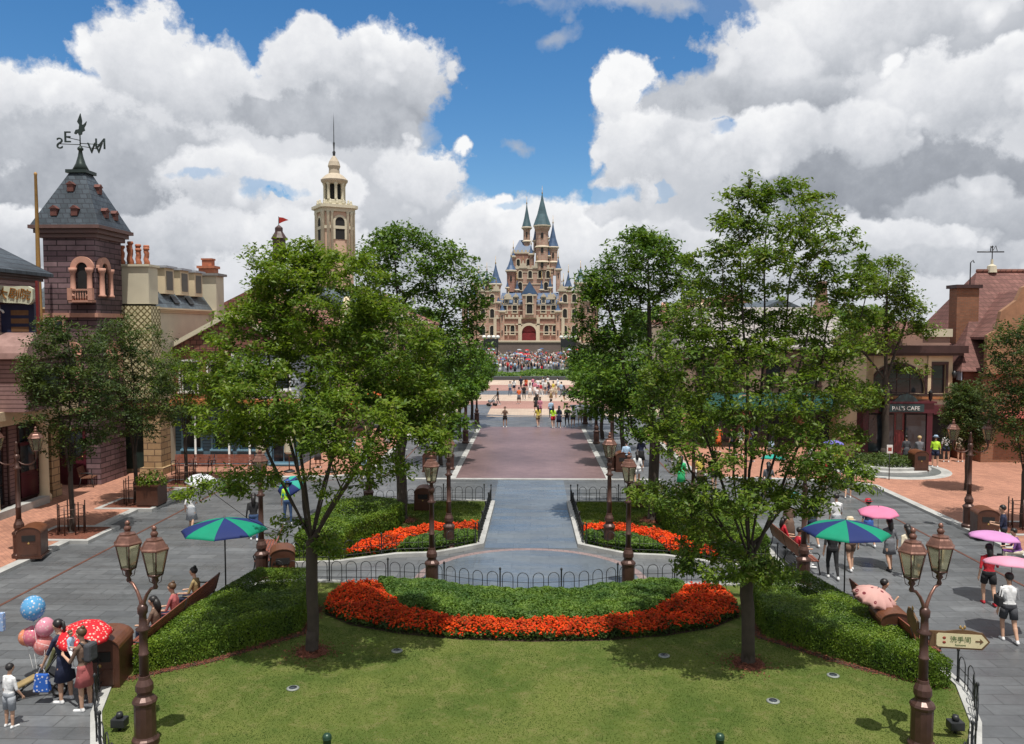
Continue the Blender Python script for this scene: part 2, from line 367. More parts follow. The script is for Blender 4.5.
# tram-like drain grooves in the paving
rust=M('rust_channel',(.12,.05,.035),.6,.3,mode='world')
for s in (-1,1):
    mb=MB(); offset_strip([(s*14.35,-5),(s*14.35,38.5)],.09,0,.012,mb); struct(mb.build('drain_channel',rust))
    mb=MB(); offset_strip([(s*14.35,38.5),(s*12,39.4),(s*7.6,40.4),(s*7.2,42),(s*7.2,60)],.07,0,.012,mb); struct(mb.build('drain_channel',rust))
# brick avenue
sheet('avenue_paving',rect(-3.75,3.75,40.6,62),.004,purple_pave)
kerb([(-6.4,40.35),(6.4,40.35)],.3,.03,name='paving_band',mat=kerbm)
for s in (-1,1):
    struct(MB().prism(rect(s*3.78,s*6.4,40.6,80),0,.008).build('avenue_edge_paving',gray_pave))
    kerb([(s*3.9,40.5),(s*3.9,61)],.3,.02,name='paving_band')
z=.004
for y0,y1,m in ((69,76,cream_pave),(76,84,pink_pave),(84,92,cream_pave),(98,108,pink_pave),(108,117.9,cream_pave)):
    sheet('plaza_paving',rect(-40,40,y0,y1),z,m)
sheet('plaza_paving',rect(-40,40,61.99,68.99),.003,gray_pave)
def fan(c,r0,r1,a0,a1,z,mat,name):
    a=arc(c,r1,a0,a1,24); b=arc(c,r0,a0,a1,24); vs=[(p[0],p[1],z) for p in a+b]; n=25
    o=MB().add(vs,[(i,i+1,n+i+1,n+i) for i in range(24)]).build(name,mat); struct(o); return o
band=brick('dusty_pink_setts',(.27,.20,.195),(.23,.17,.165),(.14,.11,.11),.2,.2,.008,'ground',.6,.2)
fan((0,24.1),3.25,3.5,-10,190,.004,band,'circle_band')
fan((0,79),9,9.8,180,360,.010,gray_pave,'circle_band')
# centre path, slightly bluer slabs
path_m=brick('blue_grey_slabs',(.15,.172,.192),(.12,.138,.157),(.085,.095,.105),1.2,.6,.008,'ground',.4,.25,big=.25,spots=.35,streak=.35,spec=.5)
sheet('path',rect(-1.6,1.6,27.6,40.1),.005,path_m)
ci=arc((0,24.1),3.24,0,360,40)[:-1]; sheet('path',ci,.006,path_m)
# ------------------------------------------------------------------ front island (lawn)
def mirror(p): return [(-x,y) for x,y in p][::-1]
half=[(-7.75,23.5),(-8.15,22.5),(-8.5,20),(-8.95,18.3),(-8.9,16.8),(-8.35,15.2),(-7.7,14.0),(-6.6,12.6),(-5,11.3),(-3,10.4),(0,10.0)]
bedback=[(0,22.45),(-1.4,22.65),(-2.9,23.3),(-4.4,23.5),(-7.75,23.5)]
isl=bedback+half[1:]; isl=isl+[(-x,y) for x,y in isl[::-1] if x!=0]
grassm,gnt,gb=new_mat('lawn_turf'); co=coords(gnt,'world')
g1=noise(gnt,co,.5,6,.65,.6); g2=noise(gnt,co,2.6,6,.7,.3); g3=noise(gnt,co,60,3)
c=mixc(gnt,rampf(gnt,g1,.36,.66),(.075,.115,.024),(.15,.175,.045)); c=mixc(gnt,rampf(gnt,g2,.5,.74,0,.75),c,(.22,.195,.085)); c=mixc(gnt,rampf(gnt,g3,.3,.7,0,.3),c,(.05,.07,.018))
gnt.links.new(c,gb.inputs['Base Color']); gb.inputs['Roughness'].default_value=.9; gb.inputs['Specular IOR Level'].default_value=.1; bump(gnt,gb,g3,.8,.03)
struct(MB().prism(isl,0,.09).build('lawn',grassm))
kerb(isl,.20,.13,closed=True)
def pip(P,poly):
    x,y=P[:,0],P[:,1]; ins=np.zeros(len(P),bool); n=len(poly)
    for i in range(n):
        x0,y0=poly[i]; x1,y1=poly[(i+1)%n]
        c=((y0>y)!=(y1>y)); 
        with np.errstate(divide='ignore',invalid='ignore'): xi=(x1-x0)*(y-y0)/(y1-y0+1e-12)+x0
        ins^=c&(x<xi)
    return ins
def scatter(poly,n):
    a=np.array(poly); lo,hi=a.min(0),a.max(0); out=[]
    tot=0
    while tot<n:
        P=RNG.uniform(lo,hi,(n*2,2)); P=P[pip(P,poly)]; out.append(P); tot+=len(P)
    return np.concatenate(out)[:n]
def edge_dist(P,poly):
    d=np.full(len(P),1e9)
    for i in range(len(poly)):
        a=np.array(poly[i],float); b=np.array(poly[(i+1)%len(poly)],float); ab=b-a
        t=np.clip(((P-a)@ab)/(ab@ab+1e-12),0,1); d=np.minimum(d,np.linalg.norm(P-(a+t[:,None]*ab),axis=1))
    return d
def unit(v): return v/np.maximum(np.linalg.norm(v,axis=1,keepdims=True),1e-9)
def leaf_quads(C,Nn,L,Wd,fold=.0,up=None):
    """rhombic leaves centred C with normal Nn; random in-plane direction"""
    n=len(C); r=RNG.normal(size=(n,3)); 
    if up is not None: r=r+up
    t=unit(r-Nn*np.sum(r*Nn,1,keepdims=True)); b=np.cross(Nn,t)
    L=np.broadcast_to(L,(n,))[:,None]; Wd=np.broadcast_to(Wd,(n,))[:,None]
    V=np.stack([C-t*L/2,C+b*Wd/2+Nn*Wd*fold-t*L*.05,C+t*L/2,C-b*Wd/2+Nn*Wd*fold-t*L*.05],1).reshape(-1,3)
    return V,np.arange(4*n).reshape(n,4)
def rand_unit(n): return unit(RNG.normal(size=(n,3)))
def blades(name,poly,n,h,mats,z=.09,w=.012):
    P=scatter(poly,n); h=h*RNG.uniform(.5,1.3,n); a=RNG.uniform(0,2*PI,n); lean=RNG.normal(0,.35,(n,2))*h[:,None]
    B=np.c_[P,np.full(n,z)]; d=np.c_[np.cos(a),np.sin(a),np.zeros(n)]*w
    T=B+np.c_[lean,h]; V=np.stack([B-d,B+d,T],1).reshape(-1,3)
    return npmesh(name,V,np.arange(3*n).reshape(n,3),mats,nv=3)
bladem=leafmat('grass_blades',(.095,.150,.03),(.155,.20,.052),.3,.7,spec=.1)
vis=[p for p in isl if p[1]>12]; 
tag(blades('grass',[(-4.6,11.5),(-6.5,12.75),(-7.55,14.0),(-8.2,15.2),(-8.75,16.8),(-8.8,18.2),(-5.5,20.2),(-5,19.9),(0,19.2),(5,19.9),(5.5,20.2),(8.8,18.2),(8.75,16.8),(8.2,15.2),(7.55,14.0),(6.5,12.75),(4.6,11.5)],130000,.014,bladem),'mown lawn grass','grass',kind='stuff')
# ------------------------------------------------------------------ back islands
bi=[(-1.73,27.75),(-1.62,34.7),(-2.3,34.85),(-4.0,34.85),(-4.6,34.3),(-5.4,34.1),(-7.0,33.6),(-7.9,31.5),(-8.1,28.5),(-7.8,25.35),(-6.2,25.5),(-4.4,26.45),(-3.2,26.6),(-2.4,27.2)]
for s in (1,-1):
    b=[(s*x,y) for x,y in bi]
    struct(MB().prism(b,0,.09).build('lawn',grassm)); kerb(b,.18,.13,closed=True)
    gp=[(s*x,y) for x,y in [(-1.8,29.8),(-1.8,34.6),(-4.2,34.6),(-5.4,33.9),(-6.9,33.3),(-5.2,31),(-4,30)]]
    tag(blades('grass',gp,12000,.045,bladem,w=.018),'mown lawn grass','grass',kind='stuff')
# ------------------------------------------------------------------ hedges
hedgem=leafmat('hedge_leaves',(.07,.14,.012),(.16,.235,.028),.25,.45,spec=.3)
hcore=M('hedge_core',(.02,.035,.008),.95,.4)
hedgem2=leafmat('dark_hedge_leaves',(.04,.085,.012),(.075,.13,.025),.25,.45,spec=.3)
def hedge(label,poly,h,n,hollow=None,z0=.09,mat=None,group='clipped hedges round the lawns',inset=.16,size=.048,name='clipped_hedge'):
    a=np.array(poly); c=a.mean(0); ar=abs(sum(poly[i][0]*poly[(i+1)%len(poly)][1]-poly[(i+1)%len(poly)][0]*poly[i][1] for i in range(len(poly))))/2
    root=thing(name,label,'hedge',(c[0],c[1],z0),0,group)
    core=[(c[0]*0+(p[0]-c[0])*(1-inset),(p[1]-c[1])*(1-inset)) for p in poly]
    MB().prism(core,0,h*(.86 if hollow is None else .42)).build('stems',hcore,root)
    per=sum(math.dist(poly[i],poly[(i+1)%len(poly)]) for i in range(len(poly))); nt_=int(n*ar/(ar+per*h)); ns=n-nt_
    P=scatter(poly,nt_)-c; ed=edge_dist(P+c,poly); wave=.022*np.sin(P[:,0]*3.1+P[:,1]*2)+.02*np.sin(P[:,1]*5.3-P[:,0]*4)
    z=h+wave-.10*np.exp(-ed/.10)+RNG.normal(0,.025,nt_)-RNG.random(nt_)**3*.12
    if hollow is not None:
        d=np.linalg.norm((P+c-np.array(hollow[:2]))/np.array(hollow[2:4]),axis=1); z-=.34*np.exp(-d**4)
    Ct=np.c_[P,z]; Nt=unit(np.array([0,0,1.])+RNG.normal(0,.42,(nt_,3)))
    segs=[]; ls=np.array([math.dist(poly[i],poly[(i+1)%len(poly)]) for i in range(len(poly))]); idx=RNG.choice(len(poly),ns,p=ls/ls.sum()); t=RNG.random(ns)
    A=a[idx]; B=a[(idx+1)%len(poly)]; Q=A+(B-A)*t[:,None]; dd=unit(B-A); nn=np.c_[dd[:,1],-dd[:,0]]
    if sum(poly[i][0]*poly[(i+1)%len(poly)][1]-poly[(i+1)%len(poly)][0]*poly[i][1] for i in range(len(poly)))<0: nn=-nn
    zz=RNG.random(ns)**.9*h; depth=RNG.normal(-.03,.025,ns)+.012*np.sin(Q[:,0]*5+zz*4)-.06*(zz/h>.93)
    Q=Q-c+nn*depth[:,None]; Cs=np.c_[Q,zz]; Ns=unit(np.c_[nn,np.full(ns,.0)]+RNG.normal(0,.34,(ns,3)))
    C=np.r_[Ct,Cs]; Nn=np.r_[Nt,Ns]
    V,Fc=leaf_quads(C,Nn,RNG.uniform(.7,1.3,n)*size,size*.55,.15)
    npmesh('foliage',V,Fc,mat or hedgem,root); return root
hedge('long clipped box hedge with a hollow, nearest the dotted red umbrella',[(-8.45,16.9),(-8.4,19),(-8.05,21.4),(-7.75,22.8),(-6.1,22.8),(-5.75,21.2),(-5.6,19.6),(-7.1,17.9)],.64,60000,(-7.0,21.4,.6,.8))
hedge('long clipped box hedge in front of the pink flowered umbrella',[(8.65,16.7),(8.3,16.6),(7.1,17.9),(5.6,19.6),(5.75,21.2),(6.1,22.8),(7.75,22.8),(8.05,21.4),(8.4,19)],.64,60000,(7.0,21.4,.6,.8))
hedge('clipped hedge with a hollow behind the left foreground tree trunk',[(-7.6,25.9),(-7.85,28.8),(-7.7,31.2),(-6.4,32.2),(-4.8,31.2),(-4.9,29.6),(-6.0,27.6),(-6.0,25.9)],.78,30000,(-6.3,29.6,.7,.9),size=.075)
hedge('clipped hedge behind the right foreground tree trunk, by the seated visitors',[(7.6,25.9),(7.85,28.8),(7.7,31.2),(6.4,32.2),(4.8,31.2),(4.9,29.6),(6.0,27.6),(6.0,25.9)],.78,30000,(6.3,29.6,.7,.9),size=.075)
for s in (1,-1):
    pts=[(s*-8.55,16.75),(s*-7.1,17.75),(s*-5.5,19.45),(s*-5.6,21.3)]; mb=MB(); offset_strip(pts,.16,.085,.10,mb); struct(mb.build('mulch_border',soil)); t_=RNG.random(1500)*3; i_=t_.astype(int); pa=np.array(pts); q_=pa[i_]+(pa[np.minimum(i_+1,3)]-pa[i_])*(t_-i_)[:,None]+RNG.normal(0,.09,(1500,2)); V,Fc=leaf_quads(np.c_[q_,np.full(1500,.105)+RNG.random(1500)*.01],unit(np.array([0,0,1.])+RNG.normal(0,.4,(1500,3))),.05,.03,.1); tag(npmesh('mulch_chips',V,Fc,mulch),'loose red mulch chips along a clipped hedge','mulch',kind='stuff')
# ------------------------------------------------------------------ flower beds
flm=leafmat('orange_red_petals',(.56,.022,.006),(.74,.10,.012),.15,.6,spec=.15)
flg=leafmat('bedding_leaves',(.045,.085,.018),(.085,.125,.03),.25,.5)
flg2=leafmat('bright_bedding_leaves',(.075,.155,.03),(.15,.235,.055),.3,.5)
def bed(name,label,cat,poly,n,h,petals,size=.07,z0=.09,dense=1.0,leaf=None):
    c=np.array(poly).mean(0)
    P=scatter(poly,n)-c; ed=edge_dist(P+c,poly)
    nz=.02*np.sin(P[:,0]*4)+.02*np.sin(P[:,1]*6+P[:,0]*2.2)+.015*np.sin(P[:,0]*17)
    top=h*(1-.35*np.exp(-ed/.12))+nz
    if petals:
        k=int(n*.60); zl=top*RNG.random(n)**.5
        C=np.c_[P[:k],zl[:k]]; V1,F1=leaf_quads(C,unit(np.array([0,0,1.])+RNG.normal(0,.7,(k,3))),size*1.3,size*.6,.1)
        # flower heads: three crossed petals cards each
        Q=P[k:]; tz=top[k:]+RNG.normal(.01,.035,len(Q)); keep=(RNG.random(len(Q))<dense*(1-.5*np.exp(-ed[k:]/.1))); Q=Q[keep];tz=tz[keep]; Vs=[V1];Fs=[F1];mi=[np.zeros(k)]
        off=len(V1)
        for j in range(3):
            C=np.c_[Q,tz]+RNG.normal(0,size*.18,(len(Q),3)); V,Fc=leaf_quads(C,unit(np.array([0,-.25,1.])+RNG.normal(0,.45,(len(Q),3))),size*RNG.uniform(.7,1.15,len(Q)),size*.8,.1)
            Vs.append(V);Fs.append(Fc+off);off+=len(V);mi.append(np.ones(len(Fc)))
        o=npmesh(name,np.concatenate(Vs),np.concatenate(Fs),[leaf or flg,flm],mi=np.concatenate(mi),loc=(c[0],c[1],z0))
    else:
        zl=top-RNG.random(n)**2*h*.7
        V,Fc=leaf_quads(np.c_[P,zl],unit(np.array([0,0,1.])+RNG.normal(0,.6,(n,3))),size*RNG.uniform(.7,1.3,n),size*.5,.15)
        o=npmesh(name,V,Fc,leaf or flg2,loc=(c[0],c[1],z0))
    tag(o,label,cat,kind='stuff'); return o
def crescent(fr,bk): return fr+bk[::-1]
front=[(-5.5,21.7),(-5.35,20.8),(-4.5,20.0),(-3.2,19.45),(-1.7,19.12),(0,19.02),(1.7,19.12),(3.2,19.45),(4.5,20.0),(5.35,20.8),(5.5,21.7)]
midl=[(-5.3,22.9),(-4.35,22.9),(-3.85,21.85),(-3.2,20.8),(-1.9,20.2),(0,19.95),(1.9,20.2),(3.2,20.8),(3.85,21.85),(4.35,22.9),(5.3,22.9)]
bk=[(-5.2,23.3),(-4.4,23.3),(-2.9,23.1),(-1.4,22.45),(0,22.25),(1.4,22.45),(2.9,23.1),(4.4,23.3),(5.2,23.3)]
sheet('flowerbed_soil',front+bk[::-1],.095,soil)
bed('flower_bed','crescent of orange-red flowers edging the lawn','flowers',crescent(front,midl),60000,.24,True,.062,dense=.36)
bed('leafy_bedding','band of low green plants behind the orange-red flower crescent','plants',crescent(midl[1:-1],bk[1:-1]),60000,.32,False,.085)
for s,w in ((-1,'left'),(1,'right')):
    oo=[(s*x,y) for x,y in [(-1.9,29.0),(-3.2,28.9),(-4.4,28.1),(-5.6,26.6),(-5.9,26.0),(-4.7,26.5),(-4.2,27.3),(-3.4,28.0),(-1.9,28.2)]]
    oo=[(s*x,y) for x,y in [(-1.9,30.0),(-3.4,29.9),(-4.7,29.0),(-5.7,27.4),(-6.1,25.9),(-4.5,26.6),(-4.2,27.6),(-3.4,28.6),(-1.9,28.9)]]
    gg=[(s*x,y) for x,y in [(-1.9,28.8),(-3.4,28.5),(-4.2,27.5),(-4.4,26.75),(-3.4,26.8),(-2.5,27.4),(-1.9,27.95)]]
    bed('flower_bed','strip of orange-red flowers on the far lawn %s of the centre path'%w,'flowers',oo,15000,.24,True,.085,dense=.40)
    bed('leafy_bedding','low green plants at the path corner %s of the centre path'%w,'plants',gg,9000,.34,False,.12)
# mulch rings
def mulch_chips(c,r,z=.1,n=900):
    a=RNG.uniform(0,2*PI,n); q=r*np.abs(RNG.normal(0,.62,n)); C=np.c_[c[0]+q*np.cos(a),c[1]+q*np.sin(a),z+.07*np.exp(-(q/r)**2*2)+RNG.random(n)*.015]; V,Fc=leaf_quads(C,unit(np.array([0,0,1.])+RNG.normal(0,.5,(n,3))),.055,.03,.1); tag(npmesh('mulch_chips',V,Fc,mulch),'loose red mulch chips round a trunk','mulch',kind='stuff')
def ring_patch(name,c,r,z,mat,n=22):
    p=[(c[0]+r*(1+random.uniform(-.08,.08))*math.cos(2*PI*i/n),c[1]+r*(1+random.uniform(-.08,.08))*math.sin(2*PI*i/n)) for i in range(n)]
    mb=MB(); mb.add([(c[0],c[1],z+.07)]+[(q[0],q[1],z) for q in p],[(0,i+1,(i+1)%n+1) for i in range(n)],0,True); return struct(mb.build(name,mat))
# ------------------------------------------------------------------ trees
leafA=leafmat('fresh_leaves',(.09,.165,.018),(.19,.265,.038),.38,.42,cc=(.20,.22,.06))
leafB=leafmat('deep_leaves',(.05,.12,.016),(.135,.215,.03),.3,.42)
leafC=leafmat('dull_leaves',(.045,.078,.022),(.09,.125,.035),.28,.5)
leafD=leafmat('avenue_leaves',(.07,.16,.022),(.15,.25,.04),.35,.45)
leafE=leafmat('airy_leaves',(.08,.15,.02),(.175,.245,.04),.36,.42,cc=(.19,.2,.06))
def sample_blobs(blobs,n):
    """blobs: (cx,cy,cz,rx,ry,rz,weight[,shell]) -> points in a union of ellipsoids, biased to the shell"""
    w=np.array([b[6] for b in blobs]); idx=RNG.choice(len(blobs),n,p=w/w.sum()); B=np.array([b[:6] for b in blobs])[idx]
    u=rand_unit(n); r=RNG.random(n)**(1/2.2)*1.0; r=.35+.65*r
    return B[:,:3]+u*B[:,3:]*r[:,None]
def grow(tips,forks,base_r):
    """join tips to a growing skeleton; forks = list of seed polylines (trunk + limbs). returns branch polylines with radii"""
    nodes=[];par=[];plen=[]
    def addn(p,pa):
        nodes.append(p);par.append(pa);plen.append(0 if pa<0 else plen[pa]+np.linalg.norm(p-nodes[pa])); return len(nodes)-1
    for poly in forks:
        poly=[np.array(p,float) for p in poly]
        if not nodes: i=addn(poly[0],-1)
        else: i=int(np.argmin([np.linalg.norm(n-poly[0]) for n in nodes]))
        for a,b in zip(poly[:-1],poly[1:]):
            k=max(1,int(np.linalg.norm(b-a)/.35)); perp=RNG.normal(0,.03,3)
            for j in range(1,k+1): i=addn(a+(b-a)*j/k+perp*math.sin(PI*j/k),i)
    A=np.array(nodes); root=A[0]
    order=np.argsort(np.linalg.norm(tips-np.array(forks[0][-1]),axis=1))
    cap=len(nodes)+len(tips)*8; X=np.zeros((cap,3)); PL=np.zeros(cap); m=len(nodes); X[:m]=A; PL[:m]=plen
    trunk_n=max(1,int(len(A)*0)); ends=[]
    for t in tips[order]:
        v=X[:m]-t; d=np.sqrt((v*v).sum(1)); 
        up=np.clip(X[:m,2]-t[2],0,None)   # dislike hanging down
        cost=d+.28*PL[:m]+.9*up; cost[X[:m,2]<MINH]=1e9
        i=int(np.argmin(cost)); p0=X[i]; L=d[i]; k=max(1,min(6,int(L/.3)))
        sag=np.array([0,0,-.10*L]); 
        for j in range(1,k+1):
            s_=j/k; p=p0+(t-p0)*s_+sag*math.sin(PI*s_)+ (RNG.normal(0,.02*L,3) if j<k else 0)
            par.append(i); X[m]=p; PL[m]=PL[i]+np.linalg.norm(p-p0 if j==1 else p-X[i]); i=m; m+=1
        ends.append(i)
    X=X[:m]; par=np.array(par)
    cnt=np.zeros(m); 
    for e in ends: cnt[e]+=1
    for i in range(m-1,0,-1): cnt[par[i]]+=cnt[i]
    cnt=np.maximum(cnt,.6)
    rad=base_r*np.where(cnt/cnt[0]>.985,1,.93*(cnt/cnt[0])**.60)
    return X,par,rad
def branch_mesh(X,par,rad,rmin=.006):
    mb=MB(); n=len(X); ch={}
    for i in range(1,n): ch.setdefault(par[i],[]).append(i)
    stack=[(0,None)]; 
    while stack:
        s,p=stack.pop(); pts=[] if p is None else [X[p]]; rr=[] if p is None else [min(rad[s]*1.12,rad[p])]
        i=s
        while True:
            pts.append(X[i]); rr.append(max(rad[i],rmin)); c=ch.get(i,[])
            if not c: break
            c=sorted(c,key=lambda k:-rad[k])
            for k in c[1:]: stack.append((k,i))
            i=c[0]
        if len(pts)>1: mb.tube(pts,rr,8 if rr[0]>.05 else (5 if rr[0]>.02 else 3))
    return mb
MINH=1.5
def tree(name,label,base,blobs,ntips,per,lsize,forks,base_r,leaf,cl=.34,group=None,flare=True,barkm=None,minh=1.6,wratio=.42,flat=.6,z0=.09):
    """blobs and forks are given relative to the foot of the trunk"""
    global MINH; MINH=minh
    root=thing(name,label,'tree',(base[0],base[1],z0),0,group)
    tips=sample_blobs(blobs,ntips)
    X,par,rad=grow(tips,forks,base_r)
    mb=branch_mesh(X,par,rad)
    if flare: mb.lathe([(base_r*1.35,-.05),(base_r*1.12,.08),(base_r*1.0,.3),(base_r*.85,.5)],9,(0,0,0))
    mb.build('trunk',barkm or bark,root)
    # leaves clustered at tips
    n=len(tips)*per; T=np.repeat(tips,per,0); o=rand_unit(n)*(RNG.random(n)**.5)[:,None]*cl*np.repeat(RNG.uniform(.6,1.35,len(tips)),per)[:,None]*np.array([1,1,flat])
    C=T+o; C[:,2]-=.10*np.linalg.norm(o[:,:2],axis=1)
    ctr=np.array(forks[0][-1]); outw=unit(C-ctr)
    Nn=unit(outw*.35+np.array([0,0,.75])+RNG.normal(0,.62,(n,3)))
    V,Fc=leaf_quads(C,Nn,RNG.uniform(.5,1.45,n)*lsize,lsize*wratio,.16)
    npmesh('crown',V,Fc,leaf,root); return root
def K(px,py,Y): p=AT(px,py,Y); return p
def B_(base,px,py,Y,rx,rz,w,ry=None,dy=0):
    """crown ellipsoid: centre where the line of sight px,py meets depth Y; radii in m"""
    p=AT(px,py,Y); return (p.x-base[0],p.y-base[1]+dy,p.z-.09,rx,ry or rx,rz,w)
b=G(312,656); base=(b.x,b.y); Y=b.y
blL=[B_(base,322,300,Y,1.6,1.3,22),B_(base,258,345,Y,1.2,1.15,12),B_(base,393,350,Y,1.15,1.1,12),B_(base,290,390,Y-1.0,1.5,1.0,12),B_(base,345,420,Y-1.2,1.5,.8,11),B_(base,420,400,Y,.85,.7,7),B_(base,225,420,Y-.5,.8,.55,4,),
     B_(base,320,310,Y+1.6,1.6,1.5,10),B_(base,285,268,Y,.9,.7,6),B_(base,222,385,Y,.45,.45,2),B_(base,245,480,Y-1.0,.75,.25,1.6),B_(base,200,490,Y-1.0,.6,.25,.8),B_(base,290,530,Y-.3,.45,.28,1.2,),B_(base,380,465,Y-.8,.9,.3,2.5),B_(base,330,545,Y-.2,.3,.25,.8),B_(base,255,430,Y-.8,.8,.4,3),B_(base,430,440,Y-.6,.6,.35,1.6),B_(base,335,480,Y-1.0,.9,.3,1.6)]
def rel(base,pts): return [(p.x-base[0],p.y-base[1],p.z-.09) for p in pts]
F0=[(0,0,0),(.02,0,1.3),(.03,0,2.55)]
def limb(px,py,Y,b=base): p=AT(px,py,Y); return (p.x-b[0],p.y-b[1],p.z-.09)
fk=[F0,[F0[-1],limb(300,450,Y+.3),limb(318,330,Y+.4)],[F0[-1],limb(350,480,Y-.4),limb(395,400,Y-.3)],[F0[-1],limb(275,470,Y-.2),limb(235,390,Y-.2)],[F0[-1],limb(330,470,Y+.8),limb(350,330,Y+1.5)],[F0[-1],limb(300,480,Y-.9),limb(290,400,Y-1.6)],
    [F0[-1],limb(250,520,Y-.6),limb(205,487,Y-1.1)],[(.03,0,2.4),limb(322,520,Y-.3),limb(365,450,Y-.9)],[(.02,0,2.5),limb(290,500,Y-.2),limb(262,440,Y-.7)],[F0[-1],limb(325,480,Y+.2),limb(350,400,Y+.2),limb(370,320,Y+.3)],[F0[-1],limb(303,490,Y),limb(278,400,Y+.4),limb(262,320,Y+.3)]]
tree('broadleaf_tree','fresh green domed tree with forked limbs standing in the lawn by the left hedge',base,blL,1120,58,.118,fk,.135,leafA,.28,minh=2.3)
ring_patch('mulch',base,.36,.095,mulch); mulch_chips(base,.5)
b=G(748,668); base=(b.x,b.y); Y=b.y
puffs=[(722,222),(738,198),(752,186),(768,200),(790,190),(812,196),(818,216),(800,228),(776,232),(746,232),(722,250),(740,262),(762,258),(790,254),(812,248),(846,242),(858,262),(836,268),(870,282),(828,292),(806,284),(778,286),(752,292),(722,288),(700,262),(848,300),(812,318),(782,318),(750,322),(862,318)]
blR=[B_(base,px,py,Y+random.uniform(-.8,.8),.36,.25,.9) for px,py in puffs]+[B_(base,775,245,Y,1.45,1.1,6),B_(base,730,270,Y,.7,.8,2.5),B_(base,840,285,Y,.8,.6,3)]
blR+=[B_(base,700,315,Y,.8,.8,5),B_(base,760,335,Y,.9,.5,4),B_(base,835,340,Y,.75,.6,4),
     B_(base,690,370,Y-.4,1.05,1.0,10),B_(base,765,380,Y-.8,1.3,.9,8),B_(base,830,390,Y,.85,.9,6),B_(base,705,440,Y-.8,1.2,.75,8),B_(base,800,450,Y-.6,1.1,.6,7),B_(base,655,400,Y,.55,.8,4),B_(base,735,495,Y-.8,1.1,.38,7),B_(base,668,495,Y-.6,.85,.32,4.5),
     B_(base,712,560,Y-.6,.85,.36,6),B_(base,768,572,Y-.5,.55,.25,2.5),B_(base,845,475,Y-.6,.7,.35,3.5),B_(base,800,500,Y-.7,.7,.3,3),B_(base,700,530,Y-.5,.7,.3,2.5),B_(base,770,350,Y+1.6,1.8,1.5,7),B_(base,700,350,Y+1.4,1.2,1.3,4)]
F0=[(0,0,0),(-.02,0,1.2),(.0,0,2.3)]
fk=[F0]
for tx,ty,dy,mx,my in ((738,215,0,748,380),(768,215,.3,762,380),(800,215,.6,785,370),(722,260,-.3,728,390),(846,265,.2,815,390),(700,300,-.2,700,420),(865,300,.5,830,420),(812,300,-.6,790,400),(752,300,-1.0,750,420),(660,400,-.3,690,470),(780,320,1.6,770,420),(690,360,1.2,710,440)):
    jx=F0[-1] if random.random()<.6 else (.0,.02,2.5)
    fk.append([jx,limb((748+mx)/2+random.uniform(-6,6),(560+my)/2,Y+dy*.3,base),limb(mx,my,Y+dy*.7,base),limb((mx+tx)/2+random.uniform(-5,5),(my+ty)/2,Y+dy*.9,base),limb(tx,ty,Y+dy,base)])
fk+=[[F0[-1],limb(700,500,Y-.4,base),limb(650,480,Y-.7,base)],[F0[-1],limb(690,540,Y-.7,base)]]
tree('broadleaf_tree','tallest tree, airy crown of upright limbs, in the lawn by the right hedge',base,blR,1300,42,.118,fk,.145,leafE,.24,minh=2.0)
ring_patch('mulch',base,.36,.095,mulch); mulch_chips(base,.5)
b=G(402,523); base=(b.x,b.y); Y=b.y
bl=[B_(base,400,265,Y,1.9,1.6,9),B_(base,450,280,Y,1.4,1.5,5),B_(base,385,330,Y,2.0,1.5,8),B_(base,455,350,Y,1.3,1.2,5),B_(base,400,390,Y-.5,2.2,1.3,8),B_(base,440,420,Y-1,1.2,.6,3),B_(base,400,238,Y,1.2,.7,3),B_(base,340,380,Y,1.4,1.2,4),B_(base,475,300,Y,.6,.9,1.2)]
F0=[(0,0,0),(0,0,1.6),(.05,0,3.2)]
fk=[F0,[F0[-1],limb(402,360,Y,base),limb(395,260,Y,base)],[F0[-1],limb(430,370,Y,base),limb(455,270,Y,base)],[F0[-1],limb(375,400,Y,base),limb(345,350,Y,base)],[F0[-1],limb(415,400,Y-1,base)]]
tree('broadleaf_tree','deep green tree with thick trunk on the far left lawn behind the lamp posts',base,bl,560,46,.19,fk,.20,leafB,.46,minh=3.0)
ring_patch('mulch',base,.55,.095,mulch); mulch_chips(base,.7)
b=G(653,523); base=(b.x,b.y); Y=b.y
bl=[B_(base,645,265,Y,1.7,1.4,9),B_(base,612,310,Y,1.3,1.6,6),B_(base,680,300,Y,1.5,1.5,6),B_(base,630,370,Y,2.0,1.4,9),B_(base,600,400,Y,1.3,.8,4),B_(base,670,420,Y-.8,1.9,1.0,8),B_(base,600,285,Y,.8,.8,2),B_(base,655,240,Y,1.0,.5,2),B_(base,585,345,Y,.7,.7,1.2)]
fk=[F0,[F0[-1],limb(650,360,Y,base),limb(648,260,Y,base)],[F0[-1],limb(625,370,Y,base),limb(606,300,Y,base)],[F0[-1],limb(670,400,Y,base),limb(690,330,Y,base)],[F0[-1],limb(660,420,Y-1,base)]]
tree('broadleaf_tree','dense dark tree with thick trunk on the far right lawn behind the lamp posts',base,bl,540,48,.19,fk,.20,leafB,.46,minh=3.0)
ring_patch('mulch',base,.55,.095,mulch); mulch_chips(base,.7)
